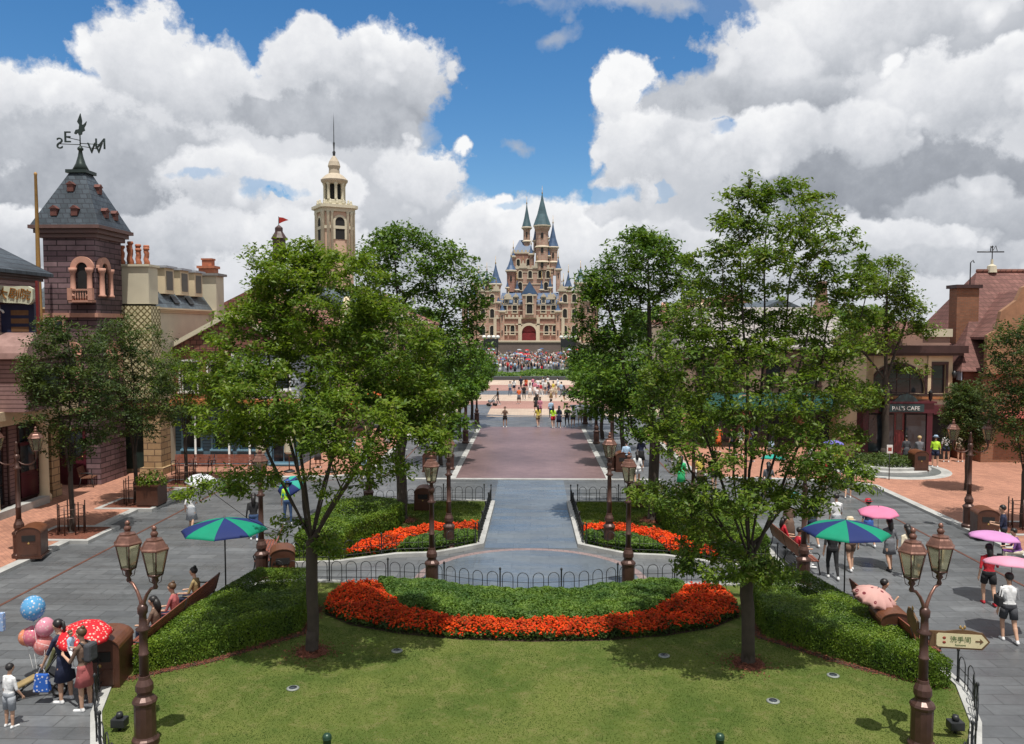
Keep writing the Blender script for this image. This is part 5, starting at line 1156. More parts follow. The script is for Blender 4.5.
m.lathe([(2.3,H0+.88),(2.3,H0+1.05),(2.1,H0+1.05)],8,a0=R(10)); m.build('balustrade',cream2,t)
z1=H0+.9; z2=Zt(183)
MB().lathe([(1.6,z1),(1.6,z1+.7),(1.4,z1+.8)],8,smooth=False).build('drum',cream2,t)
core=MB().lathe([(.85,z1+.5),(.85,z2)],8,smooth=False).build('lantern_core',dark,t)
m=MB()
for i in range(8):
    a=2*PI*i/8+R(22); m.lathe([(.24,z1+.7),(.2,z1+1),(.2,z2-.6),(.3,z2-.4),(.3,z2)],8,(1.3*math.cos(a),1.3*math.sin(a),0))
m.build('lantern_columns',cream2,t)
MB().lathe([(1.5,z2-.35),(1.8,z2),(1.85,z2+.2),(1.25,z2+.8),(.75,z2+1.1),(.7,z2+1.7),(.8,z2+2.0),(.85,z2+2.1),(.68,z2+2.7),(.3,z2+3.3),(.12,z2+3.5)],16,smooth=False).build('dome',M('belfry_stone',(.45,.38,.29),.75,.15),t)
MB().lathe([(.14,z2+3.4),(.22,z2+4.0),(.08,z2+4.2),(.14,z2+5.2),(.06,z2+5.4),(.05,z2+7.5),(.0,z2+9.3)],8,cap=False).build('spire',iron,t)
r=thing('gabled_hall','cream hall with round window in its gable glimpsed through the left trees','building',(AT(388,330,88).x,88,0)); Z2=lambda y:7.5+(328-y)/820*88
facade(r,9,8,rosew,[(-2.5,4,1.2,2),(0,4,1.2,2),(2.5,4,1.2,2)],D=8); MB().vprism([(-4.8,8),(4.8,8),(0,10.0)],-.1,.2).build('gable',cream2,r); MB().lathe([(.5,0),(.5,.1)],16).build('roundel',dark,r,(0,-.2,8.7)); gable_roof(r,-4.5,4.5,.25,8,8,2.0,redtile,.3,'y')
# red pennant on its cupola
p=AT(279,240,62); t=thing('pennant_flag','small red pennant on a dark cupola above the left tree','flag',(p.x,62,0)); zz=7.5+(328-236)/820*62
MB().lathe([(.5,zz-7),(.5,zz-.3),(.62,zz-.2),(.3,zz+.3),(.3,zz+.6),(.05,zz+.8)],8,smooth=False).build('cupola',brownw,t); MB().tube([(0,0,zz+.7),(0,0,zz+1.45)],.03,5).build('pole',iron,t)
m=MB(); m.vprism([(.03,zz+1.4),(.35,zz+1.36),(.75,zz+1.18),(.4,zz+1.08),(.03,zz+.92)],-.01,.01); m.build('flag',c_red,t)
# ---- G: tan building with grey seamed roof, right
r=thing('tan_hall','tan building with pale grey seamed roof behind the tallest tree','building',(15.3,52,.1))
facade(r,11.6,5.9,tanw,[(-4.3,3.8,1,1.4),(-2.4,3.8,1,1.4),(0,3.8,1,1.4),(2.4,3.8,1,1.4),(4.3,3.8,1,1.4),(-3.6,.3,2.6,2.5),(0,.3,2.6,2.5),(3.6,.3,2.6,2.5)],D=8,frame=brownw)
for x in (-5.6,-1.8,1.8,5.6): MB().box(x-.25,x+.25,-.4,-.003,0,3.2).build('pilaster',pinkst,r)
cornice(r,-5.8,5.8,0,8,5.9,.3,.35,brownw); gable_roof(r,-5.8,5.8,0,8,6.2,2.6,leadroof,.4,'x',hip=1.6)
m=MB(); m.add([(-5.5,-.01,3.3),(5.5,-.01,3.3),(5.5,-1.6,2.6),(-5.5,-1.6,2.6),(5.5,-1.6,2.35),(-5.5,-1.6,2.35)],[(0,1,2,3),(3,2,4,5)]); o=m.build('awning',c_teal,r); o.modifiers.new('s','SOLIDIFY').thickness=.02
MB().lathe([(.9,7.6),(.7,8.6),(.42,9.2),(.34,10.2),(.4,10.25),(.36,10.5)],8,(4.1,3.4,0),smooth=False).build('chimney',M('brown_flue',(.2,.11,.08),.7,.3),r)
# ---- H: cream building over the maroon shop
r=thing('cream_shop_building','cream two-storey building with dark timber cornice above the maroon shopfront','building',(21.3,46.6,.1))
facade(r,4.8,6.0,cream,[(-.62,3.7,3.0,1.65,1),(1.65,3.7,.75,1.65)],D=6,frame=brownw,pane=gl,trimw=.12)
MB().box(-2.5,3.0,-.5,.3,6.0,6.42).box(-2.45,2.85,-.3,-.003,5.85,6.0).build('cornice',brownw,r)
MB().box(-2.4,2.4,-.1,-.003,3.4,3.55).build('ledge',orangep,r)
MB().box(-2.4,-2.1,-.25,-.003,0,5.85).build('pilaster',M('tan_stone',(.45,.34,.2),.75,.2),r)
MB().box(1.0,1.18,-.08,-.003,3.6,5.85).build('pilaster',cream,r)
MB().vprism([(-2.4,6.42),(2.4,6.42),(2.4,7.1),(1.4,7.3),(-.4,7.3),(-2.3,6.9)],.4,.6).build('parapet',rosew,r)
gable_roof(r,-2.3,2.5,.7,6,6.5,1.3,rosetile,.1,'x',hip=1.0)
MB().box(.9,2.5,.3,.395,6.9,7.35).build('panel',cream2,r)
MB().lathe([(.05,0),(.12,.1),(.14,.3),(.05,.42)],8).build('wall_lantern',iron,r,(2.35,-.3,4.6)); MB().box(2.58,2.62,-.6,-.1,4.5,5.0).build('wall_plaque',M('blue_white_plaque',(.35,.4,.5),.5,.2),r)
# maroon shopfront
s=thing('maroon_shopfront','maroon shopfront with dark windows and white lettered signboard','shopfront',(20.45,46.55,.1))
MB().box(-2.05,-1.75,-.9,-.003,0,2.7).box(1.45,1.75,-.9,-.003,0,2.7).box(-1.75,1.45,-.85,-.003,0,.5).box(-2.1,1.8,-.95,-.003,2.7,3.25).box(-2.2,1.9,-1.05,-.003,3.25,3.35).build('frame',maroon,s)
w_=MB().box(-1.75,-.3,-.8,-.5,.5,2.7).box(.3,1.45,-.8,-.5,.5,2.7).build('window',dark,s); MB().box(-1.7,-.35,-.82,-.801,.6,2.6).box(.35,1.4,-.82,-.801,.6,2.6).build('pane',gl,w_)
door(s,0,.58,2.4,darkred,-.7,.5)
MB().box(-1.2,1.2,-1.06,-.951,2.78,3.2).vprism([(-.5,3.35),(.9,3.35),(.7,3.6),(.3,3.8),(-.1,3.7)],-1.04,-.96).build('signboard',M('dark_teal',(.02,.05,.055),.4,.2),s)
text('lettering',"PAL'S CAFE",.31,white,s,(0.2,-1.07,2.97),ext=.01)
MB().box(1.95,3.2,-.6,-.003,2.6,3.1).build('door_canopy',maroon,s); MB().box(1.85,3.2,-.05,-.003,0,2.6).build('porch',dark,s)
for x in (1.65,-1.95): MB().lathe([(.02,3.3),(.05,3.4),(.11,3.5),(.12,3.8),(.16,3.82),(.05,3.95),(0,4.05)],6,(x,-.8,0)).build('lantern',iron,s)
# ---- I: rose roofed building at the right edge
r=thing('rose_roof_house','brick house with tall rose tiled roof and curved ochre gable at the right edge','building',(30.4,46.4,.1))
facade(r,12.4,5.0,redbrick,[(-3.4,.4,2,2.3),(-.6,.4,2,2.3),(2.2,.4,2,2.3),(-2.6,3.3,.9,1.3),(1.0,3.3,.9,1.3),(4.5,3.3,.9,1.3)],D=9,frame=cream)
x0,x1,y0,y1,z=-6.6,6.6,-.5,9.4,5.0
v_=[(x0,y0,z),(x1,y0,z),(x1,y1,z),(x0,y1,z),(-3.4,4.2,10.8),(6.0,4.2,10.8)]
MB().add(v_,[(0,1,5,4),(1,2,5),(2,3,4,5),(3,0,4),(3,2,1,0)]).build('roof',rosetile,r)
MB().tube([(-3.4,4.2,10.85),(6,4.2,10.85)],.12,6).build('ridge_tiles',redtile,r)
chimney(r,-5.15,2.2,5.5,9.7,1.25,.9,orangebrick,0); MB().box(-5.9,-4.4,1.6,2.8,9.7,9.9).build('chimney_cap',brownw,r)
gp=[(-3.0,4.9),(3.0,4.9),(3.0,7.0),(2.5,7.3),(2.3,8.3),(1.5,8.9),(1.2,9.6),(.5,9.9),(0,9.95),(-.5,9.9),(-1.2,9.6),(-1.5,8.9),(-2.3,8.3),(-2.5,7.3),(-3.0,7.0)]
MB().vprism([(x-2.6,z) for x,z in gp],-1.2,-.9).build('gable',M('ochre_render',(.30,.16,.09),.8,.2),r)
MB().box(-5.6,.4,-.9,.0,0,4.9).build('gable_wall',orangebrick,r)
gable_roof(r,-5.2,.0,-.85,4,6.9,2.6,rosetile,.15,'y')
f=MB().box(-3.6,-1.6,-1.26,-1.202,5.6,7.6).build('window',cream,r); MB().box(-3.45,-1.75,-1.29,-1.261,5.75,7.45).build('pane',gl,f)
m=MB(); m.add([(-4.8,-.01,3.2),(-1.9,-.01,3.2),(-1.9,-1.6,2.5),(-4.8,-1.6,2.5)],[(0,1,2,3)]); o=m.build('awning',c_pinkred,r); o.modifiers.new('s','SOLIDIFY').thickness=.03
t=thing('roof_vent','small roof vane and cowl on the ridge of the rose tiled roof','vent',(27.9,50.6,10.85)); MB().lathe([(.3,0),(.26,.4),(.08,.5),(.07,.8)],8,smooth=False).build('cowl',cream2,t); MB().tube([(-.9,0,1.25),(.7,0,1.25)],.04,5).tube([(0,0,.7),(0,0,1.6)],.03,5).tube([(-.1,0,1.25),(-.1,0,1.6),(.05,0,1.35),(.2,0,1.62),(.3,0,1.3)],.03,4).lathe([(.0,1.5),(.08,1.55),(0,1.65)],6).build('vane',iron,t)
t=thing('thin_mast','thin bent mast above the brick chimney','mast',(AT(970,280,50).x,50,9)); MB().tube([(0,0,0),(0,0,2.4),(.15,0,2.55),(.22,0,2.4)],.035,5).build('pole',iron,t)
# distant low blue-green roof shape right behind
t=thing('green_pavilion','small pavilion with green roof between the trees on the right','pavilion',(AT(905,335,70).x,70,0)); MB().box(-3,3,-2,2,0,6.2).build('wall',cream2,t); gable_roof(t,-3,3,-2,2,6.2,1.0,M('green_lead',(.12,.2,.19),.6,.2),.4,'x')
# ------------------------------------------------------------------ castle (plain fairy-tale castle, far beyond the plaza)
CY=250; pm=CY/820
castle=thing('castle','pale brick castle with blue pointed roofs at the far end of the avenue','castle',(0,CY,0))
cw=brick('peach_castle_stone',(.54,.34,.26),(.42,.245,.19),(.45,.38,.30),1.6,.7,.06,'wall',.8,.2,big=.08); cw2=brick('rosy_castle_brick',(.38,.18,.14),(.29,.135,.105),(.36,.28,.22),1.2,.5,.05,'wall',.8,.25,big=.08)
cs=M('castle_trim',(.55,.47,.36),.75,.12,scale=.2); cb=M('castle_blue_roof',(.055,.10,.19),.45,.3,scale=.6); cg=M('castle_green_copper',(.05,.10,.12),.5,.25,scale=.8)
def cx(px): return (px-531)*pm
def cz(py): return 7.5+(328-py)*pm
def win_arch(m,x,z,w,h,y):
    m.vprism([(x-w/2,z),(x+w/2,z)]+[(x+w/2*math.cos(R(a)),z+h-w/2+w/2*math.sin(R(a))) for a in range(0,181,30)],y-.12,y)
def ctower(px,yb,yt,ya,hw,roof,n=10,dy=0,flare=1.22,mat=None,rings=(),spire=True,wins=2,sides=False):
    x=cx(px); r=hw*pm; z0,z1,z2=cz(yb),cz(yt),cz(ya)
    body=[(r,z0),(r,z1-r*.9),(r*flare,z1-r*.4),(r*flare,z1)]
    t=MB().lathe(body,n,(x,dy,0),smooth=False).build('tower',mat or cw,castle)
    m=MB(); m.lathe([(r*flare+.2,z1-.35),(r*flare+.35,z1),(r*flare+.2,z1+.25)],n,(x,dy,0),smooth=False)
    for zz in rings: m.lathe([(r+.05,cz(zz)-.3),(r+.4,cz(zz)),(r+.05,cz(zz)+.4)],n,(x,dy,0),smooth=False)
    m.build('trim',cs,t)
    MB().lathe([(r*flare*1.12,z1+.2),(r*flare*.62,z1+(z2-z1)*.36),(r*flare*.22,z1+(z2-z1)*.75),(.05,z2)],n,(x,dy,0),smooth=False).build('roof',roof,t)
    if spire: MB().lathe([(.09,z2-.5),(.22,z2),(.07,z2+.3),(.03,z2+2.2)],6,(x,dy,0)).build('finial',gold,t)
    m=MB()
    for i in range(wins):
        z=z1-r*.9-2.0-i*4.5
        if z>z0+.5: win_arch(m,x,z,r*.42,1.6,dy-r-.02)
    if m.v: m.build('window',dark,t)
    return t
def cblock(x0,x1,yt,yb,y0,y1,mat,cren=False,name='wall'):
    m=MB().box(cx(x0),cx(x1),y0,y1,cz(yb),cz(yt)); w=m.build(name,mat,castle)
    m=MB().box(cx(x0)-.15,cx(x1)+.15,y0-.25,y1,cz(yt)-.3,cz(yt)+.15)
    if cren:
        n=int((cx(x1)-cx(x0))/1.2)
        for i in range(n): a=cx(x0)+(i+.2)*1.2; m.box(a,a+.65,y0-.2,y0+.3,cz(yt)+.152,cz(yt)+.8)
    m.build('battlement',cs,w); return w
# stage terraces
cblock(452,606,343,352.6,-9,12,M('dark_castle_base',(.16,.12,.11),.8,.2,scale=.3)); cblock(480,578,340.5,352.6,-13,-9.05,MATS['dark_castle_base'])
w1=cblock(470,588,305,343,-4,14,cw2); w2=cblock(496,562,318,343,-6.5,-4.05,cw2,True); w3=cblock(478,500,292,343,-5.2,-4.05,cw); w3=cblock(558,580,292,343,-5.2,-4.05,cw)
def windows(parent,xs,py,w,h,y,trim=True):
    for px in xs:
        m=MB(); win_arch(m,cx(px),cz(py),w,h,y-.02); f=m.build('window',dark,parent)
        t=MB(); x=cx(px); z=cz(py); t.box(x-w/2-.28,x-w/2,y-.25,y,z,z+h-w/2); t.box(x+w/2,x+w/2+.28,y-.25,y,z,z+h-w/2); t.box(x-w/2-.4,x+w/2+.4,y-.35,y,z-.3,z)
        t.vprism([((w/2+.28)*math.cos(R(a))+x,z+h-w/2+(w/2+.28)*math.sin(R(a))) for a in range(0,181,20)]+[(w/2*math.cos(R(a))+x,z+h-w/2+w/2*math.sin(R(a))) for a in range(180,-1,-20)],y-.25,y-.001); t.build('frame',cs,f)
windows(w1,(473,505,515,543,553,584),313,1.3,2.6,-4.01); windows(w3,(484,493,564,573),303,1.2,2.4,-5.21); windows(w3,(484,493,564,573),318,1.2,2.6,-5.21); windows(w3,(484,493,564,573),335,1.3,2.8,-5.21); windows(w2,(505,513,546,554),334,1.2,2.6,-6.51)
for a,b_ in ((503,515),(516,543),(544,557)): 
    o=MB().box(cx(a),cx(b_),-6.9,-6.505,cz(325),cz(325)+.35).build('string_course',cs,castle)
for px in (496,520,538,562): MB().box(cx(px)-.45,cx(px)+.45,-6.9,-6.51,cz(343),cz(318)).build('pilaster',cs,castle)
# gate
m=MB(); m.vprism([(-2.1,cz(343)),(2.1,cz(343))]+[(2.1*math.cos(R(a)),cz(343)+3.2+2.1*math.sin(R(a))) for a in range(0,181,15)],-6.75,-6.51); g=m.build('gate',M('castle_gate_red',(.16,.008,.012),.6,.3,scale=1),castle); g.location.x=cx(529)
m=MB(); m.vprism([(2.9*math.cos(R(a)),3.2+2.9*math.sin(R(a))) for a in range(0,181,12)]+[(2.1*math.cos(R(a)),3.2+2.1*math.sin(R(a))) for a in range(180,-1,-12)],-7.2,-6.51); m.box(-2.9,-2.1,-7.2,-6.51,0,3.2); m.box(2.1,2.9,-7.2,-6.51,0,3.2); m.build('frame',cs,g,(0,0,cz(343)))
# balcony bay above gate with steep roof
b_=cblock(523,536,296,318,-7.5,-6.55,cw); windows(b_,(529.5,),314,1.7,3.0,-7.51); windows(b_,(529.5,),304,1.7,2.6,-7.51)
MB().vprism([(cx(521),cz(296)),(cx(538),cz(296)),(cx(529.5),cz(283))],-7.6,-4).build('roof',cb,b_)
for a,b2 in ((470,500),(500,523),(536,560),(560,590)):
    x0,x1=cx(a),cx(b2); z0,z1=cz(305),cz(293); 
    MB().add([(x0,-4.3,z0),(x1,-4.3,z0),(x1,10,z0),(x0,10,z0),(x0+.6,0,z1),(x1-.6,0,z1),(x1-.6,6,z1),(x0+.6,6,z1)],[(0,1,5,4),(1,2,6,5),(2,3,7,6),(3,0,4,7),(4,5,6,7)]).build('roof',cb,castle)
    for q in (.3,.7):
        x=x0+(x1-x0)*q; d=MB().box(x-.7,x+.7,-4.2,-1,z0+.3,z0+2.3).vprism([(x-.9,z0+2.3),(x+.9,z0+2.3),(x,z0+3.4)],-4.4,-1).build('dormer',cs,castle); MB().box(x-.4,x+.4,-4.24,-4.21,z0+.5,z0+2.0).build('pane',gl,d)
# upper keep
k=cblock(507,553,268,306,2,16,cw,True); windows(k,(512,520,546),290,1.2,2.4,1.98); windows(k,(512,520,530,540,548),278,1.1,2.2,1.98)
k=cblock(512,534,252,268,4,14,cw2,True); MB().add([(cx(512),4,cz(252)),(cx(534),4,cz(252)),(cx(534),14,cz(252)),(cx(512),14,cz(252)),(cx(519),8,cz(238)),(cx(527),8,cz(238)),(cx(527),10,cz(238)),(cx(519),10,cz(238))],[(0,1,5,4),(1,2,6,5),(2,3,7,6),(3,0,4,7),(4,5,6,7)]).build('roof',cb,k)
windows(k,(518,528),266,1.0,2.2,3.98)
ctower(542,270,226,193,6.3,cg,12,3,1.25,None,(247,262),wins=3)
ctower(526.5,252,226,201,3.4,cg,10,7,1.3,None,(240,),wins=1)
ctower(553,275,247,222,4.5,cb,10,4,1.15,None,(262,),wins=2)
ctower(511,292,271,256,4.2,cb,10,1,1.15,cw2)
ctower(496,305,285,264,4.8,cb,10,-2,1.15)
ctower(487,300,282,270,2.2,cb,8,0,1.2); ctower(479,305,285,273,4.4,cb,10,-1,1.1,cw2)
ctower(568,300,288,272,3.0,cb,8,0,1.2); ctower(580,306,284,268,5.2,cg,10,-1,1.15); ctower(474,343,300,286,3.6,cb,10,-6,1.15); ctower(586,343,302,288,4.6,cb,10,-6,1.15)
ctower(558,292,270,258,2.4,cb,8,0,1.2); ctower(503,343,312,304,2.4,cb,8,-6.6,1.15); ctower(557,343,312,304,2.4,cb,8,-6.6,1.15)
for px,yb,yt,ya,hw,dy in ((508,305,288,276,1.6,.5),(517,305,290,279,1.5,.5),(541.5,305,290,279,1.5,.5),(550,305,288,276,1.6,.5),(484,305,294,283,1.6,-2),(574,305,294,283,1.6,-2),(535,252,240,226,1.7,5),(547,247,238,226,1.5,3),(531,268,254,243,1.6,3.5),(548.5,268,256,246,1.5,3),(513,268,256,247,1.5,4),(563,305,292,281,1.5,-2),(499,318,303,294,1.5,-5),(560.5,318,303,294,1.5,-5),(590,306,292,280,2.2,0),(466,343,306,294,3.0,-4),(594,343,308,297,3.0,-4)):
    ctower(px,yb,yt,ya,hw,cb,8,dy,1.2,None,wins=1)
for px,py,y_ in ((509,300,-4.4),(550,300,-4.4),(481,292,-5.3),(497,292,-5.3),(561,292,-5.3),(577,292,-5.3),(523,268,1.9),(537,268,1.9)):   # small stepped gables
    x=cx(px); z=cz(py); o=MB().vprism([(x-1.3,z),(x+1.3,z),(x+1.3,z+.6),(x+.8,z+.6),(x+.8,z+1.4),(x+.35,z+1.4),(x,z+2.6),(x-.35,z+1.4),(x-.8,z+1.4),(x-.8,z+.6),(x-1.3,z+.6)],y_-.3,y_).build('gable',cs,castle); MB().lathe([(.12,0),(.2,.3),(.05,.6),(.02,1.3)],6,(x,y_-.1,z+2.5)).build('finial',gold,o)
for zz,y_,a_,b2 in ((300,-4.2,470,588),(311,-6.7,496,562),(332,-6.75,496,562),(324,-4.25,470,496),(324,-4.25,562,588),(334,-5.3,478,500),(334,-5.3,558,580),(284,1.85,507,553),(272,1.85,507,553)):
    MB().box(cx(a_),cx(b2),y_,y_+.18,cz(zz)-.12,cz(zz)+.14).build('string_course',cs,castle)
windows(w1,(474,585),329,1.1,2.2,-4.01)
# stage light towers in front of the castle
for px,l in ((491,'dark stage equipment tower with pale domes left of the castle gate'),(568,'dark stage equipment tower with pale domes right of the castle gate')):
    Yk=190; x=(px-531)/820*Yk; t=thing('stage_tower',l,'stage tower',(x,Yk,0)); MB().box(-1.7,1.7,-.6,.6,3.0,5.0).box(-1.6,-1.4,-.2,.2,0,3.0).box(1.4,1.6,-.2,.2,0,3.0).build('rig',iron,t); m=MB()
    for a in (-1.6,-.5,.6,1.6): m.sphere((a,-.3,5.4),(.5,.5,.45),8)
    m.build('domes',white,t)
# garden before the castle
gm=M('garden_green',(.07,.12,.03),.9,.3,mode='world',scale=.3); sheet('garden_lawn',rect(-32,32,119,138),.02,gm)
struct(MB().prism(rect(-32,32,118,119),0,.5).build('garden_wall',M('dark_granite_wall',(.06,.065,.07),.6,.2,mode='world')))
# ------------------------------------------------------------------ people
SKIN=(.52,.31,.21)
def pm_(name,c): return cloth('c_'+name,c) if False else M('cloth_'+name,c,.8,.16,scale=7,bmp=.9,fine=14)
skin=M('skin',SKIN,.55,.06,bmp=.05); skin2=M('tanned_skin',(.40,.23,.15),.55,.06,bmp=.05)
hair_b=M('black_hair',(.012,.010,.010),.45,.3); hair_br=M('brown_hair',(.09,.045,.02),.5,.3); hair_bl=M('straw_hair',(.45,.33,.16),.6,.2)
PAL={k:pm_(k,v) for k,v in dict(white=(.72,.72,.72),navy=(.012,.018,.05),black=(.012,.012,.014),red=(.42,.012,.025),grey=(.13,.135,.15),dgrey=(.05,.052,.06),lgrey=(.33,.35,.38),blue=(.03,.09,.32),lblue=(.36,.50,.66),yellow=(.62,.50,.08),hiviz=(.45,.75,.04),green=(.03,.45,.16),pink=(.62,.22,.30),orange=(.65,.13,.03),brown=(.14,.085,.06),khaki=(.30,.22,.10),jeans=(.04,.08,.18),cream=(.62,.55,.42),teal=(.03,.28,.28),purple=(.16,.05,.22),plaid=(.38,.10,.10),olive=(.12,.12,.05)).items()}
def frames(h,pose):
    """joint positions of a body of height h, facing +y, for pose dict"""
    J={}; lean=R(pose.get('lean',3)); hip=h*.53+pose.get('dz',0); base=Vector((0,0,hip))
    up=Vector((0,math.sin(lean),math.cos(lean))); J['pel']=base; J['wa']=base+up*h*.10; J['ch']=base+up*h*.21; J['nk']=base+up*h*.295; hl=R(pose.get('head',8))+lean*.6
    hu=Vector((math.sin(R(pose.get('hturn',0)))*.15,math.sin(hl),math.cos(hl))); J['hd']=J['nk']+hu*h*.095; J['hu']=hu; J['up']=up
    for s,n in ((-1,'l'),(1,'r')):
        J['hp'+n]=base+Vector((s*h*.052,0,-h*.01)); ld=pose.get('leg'+n,((0,0,-1),(0,0,-1)))
        f=lambda d:Vector((d[0]*s,d[1],d[2])).normalized()
        J['kn'+n]=J['hp'+n]+f(ld[0])*h*.245; J['an'+n]=J['kn'+n]+f(ld[1])*h*.235; 
        fd=pose.get('foot',(0,1,-.12)); J['to'+n]=J['an'+n]+Vector((s*.02*h,fd[1],fd[2])).normalized()*h*.10+Vector((0,0,-h*.025)); J['he'+n]=J['an'+n]+Vector((0,-h*.02,-h*.025))
        J['sh'+n]=J['nk']+Vector((s*h*.100,0,0))-up*h*.042; ad=pose.get('arm'+n,((.18,.02,-1),(.05,.2,-1)))
        J['el'+n]=J['sh'+n]+f(ad[0])*h*.175; J['wr'+n]=J['el'+n]+f(ad[1])*h*.15; J['hn'+n]=J['wr'+n]+f(ad[2] if len(ad)>2 else ad[1])*h*.055
    return J
# regions: 0 skin 1 top 2 bottom 3 shoes 4 hair
def body_caps(h,J,female,top,bottom,sleeve,detail):
    k=h/1.7; C=[]; f=.93 if female else 1.0; leg=2 if bottom=='trousers' else 0
    def c(a,b,ra,rb,m): C.append((Vector(a),Vector(b),ra*k,rb*k,m))
    X=Vector((1,0,0))
    c(J['pel']-X*.06*k,J['pel']+X*.06*k,.115,.115,2); c(J['wa']-X*.045*k,J['wa']+X*.045*k,.10*f,.10*f,1 if top else 2); c(J['pel']-X*.03*k,J['wa']-X*.03*k,.11,.1*f,2); c(J['pel']+X*.03*k,J['wa']+X*.03*k,.11,.1*f,2)
    c(J['wa']-X*.05*k,J['ch']-X*.07*k,.10*f,.108*f,1); c(J['wa']+X*.05*k,J['ch']+X*.07*k,.10*f,.108*f,1); c(J['ch']-X*.07*k,J['nk']-X*.07*k-J['up']*.085*k,.105*f,.075*f,1); c(J['ch']+X*.07*k,J['nk']+X*.07*k-J['up']*.085*k,.105*f,.075*f,1)
    c(J['shl'],J['shr'],.052*f,.052*f,1); c(J['wa'],J['nk']-J['up']*.07*k,.108*f,.098*f,1); c(J['nk']-J['up']*.01*k,J['shl']-X*.0,.042,.045*f,1); c(J['nk']-J['up']*.01*k,J['shr'],.042,.045*f,1); c(J['nk']-J['up']*.04*k,J['hd'],.055*f,.05*f,0)
    hd=J['hd']; hu=J['hu'].normalized(); fw=Vector((0,hu.z,-hu.y)); c(hd+hu*.045*k-fw*.012*k,hd+hu*.035*k+fw*.02*k,.094,.088,0); c(hd-hu*.03*k+fw*.035*k,hd+hu*.02*k+fw*.03*k,.060,.07,0)
    if detail:
        c(hd-hu*.0*k+fw*.09*k,hd+hu*.035*k+fw*.105*k-hu*.03*k,.012,.016,0)
        for s in (-1,1): c(hd+X*s*.088*k+hu*.01*k,hd+X*s*.093*k+hu*.035*k,.014,.016,0)
    for n in 'lr':
        up_m=1; c(J['sh'+n],J['el'+n],.050*f,.040*f,1 if sleeve!='none' else 0); c(J['el'+n],J['wr'+n],.038*f,.026*f,1 if sleeve=='long' else 0)
        w,hn=J['wr'+n],J['hn'+n]; d=(hn-w).normalized(); s=-1 if n=='l' else 1
        c(w,w+d*.065*k,.026,.030,0)
        if detail:
            side=d.cross(Vector((s,0,0))); side=side.normalized() if side.length>.1 else Vector((0,1,0)); pn=d.cross(side).normalized()
            for j,(o,L) in enumerate(((-.026,.055),(-.009,.068),(.009,.064),(.025,.048))):
                a=w+d*.08*k+side*o*k; m_=a+d*L*.55*k+pn*.006*k; e=m_+d*L*.45*k+pn*.018*k; c(a,m_,.0095,.009,0); c(m_,e,.009,.0075,0)
            a=w+d*.03*k+side*.028*k; m_=a+d*.03*k+side*.028*k; c(a,m_,.013,.010,0); c(m_,m_+d*.03*k+side*.006*k,.010,.008,0)
        c(J['hp'+n],J['kn'+n],.088,.058,2); c(J['kn'+n],J['an'+n],.056,.036,leg); c(J['kn'+n]*.7+J['an'+n]*.3,J['kn'+n]*.45+J['an'+n]*.55,.056,.046,leg)
        c(J['he'+n]+Vector((0,0,.0)),J['to'+n],.038,.036,3); c(J['an'+n],J['he'+n],.038,.04,3)
    return C
def cap_mesh(C,vox,seg=10):
    mb=MB()
    for a,b,ra,rb,m in C:
        d=b-a; L=d.length; q=Vector((0,0,1)).rotation_difference(d.normalized()) if L>1e-6 else Matrix.Identity(3).to_quaternion()
        T=Matrix.Translation(a)@q.to_matrix().to_4x4(); mb.T=T
        pr=[(ra*math.sin(R(t)),-ra*math.cos(R(t))) for t in (8,30,60,90)]+[(rb*math.sin(R(t)),L+rb*math.cos(R(t))) for t in (90,60,30,8)]
        mb.lathe(pr,seg)
    mb.T=Matrix.Identity(4); o=mb.build('tmp',skin); md=o.modifiers.new('r','REMESH'); md.mode='VOXEL'; md.voxel_size=vox; md.use_smooth_shade=True
    sm=o.modifiers.new('s','SMOOTH'); sm.iterations=3 if vox>.012 else 2; sm.factor=.5
    dg=bpy.context.evaluated_depsgraph_get(); me=bpy.data.meshes.new_from_object(o.evaluated_get(dg)); bpy.data.objects.remove(o)
    n=len(me.polygons); ctr=np.zeros(n*3); me.polygons.foreach_get('center',ctr); P=ctr.reshape(-1,3)
    return me,P
def label_faces(me,P,C,h,J,short):
    best=np.full(len(P),1e9); mi=np.zeros(len(P),int)
    for a,b,ra,rb,m in C:
        a_=np.array(a);ab=np.array(b-a); L2=ab@ab+1e-12; t=np.clip(((P-a_)@ab)/L2,0,1); d=np.linalg.norm(P-(a_+t[:,None]*ab),axis=1)-(ra+(rb-ra)*t)
        u=d<best; best[u]=d[u]; mi[u]=m
    up=np.array(J['up']); t=(P-np.array(J['pel']))@up/h; tr=(mi==1)|(mi==2); near=(np.abs(P[:,0])<.105*h)&(t>-.02)&(t<.14)&tr; mi[near&(t>.035)]=1; mi[near&(t<=.035)]=2
    return mi
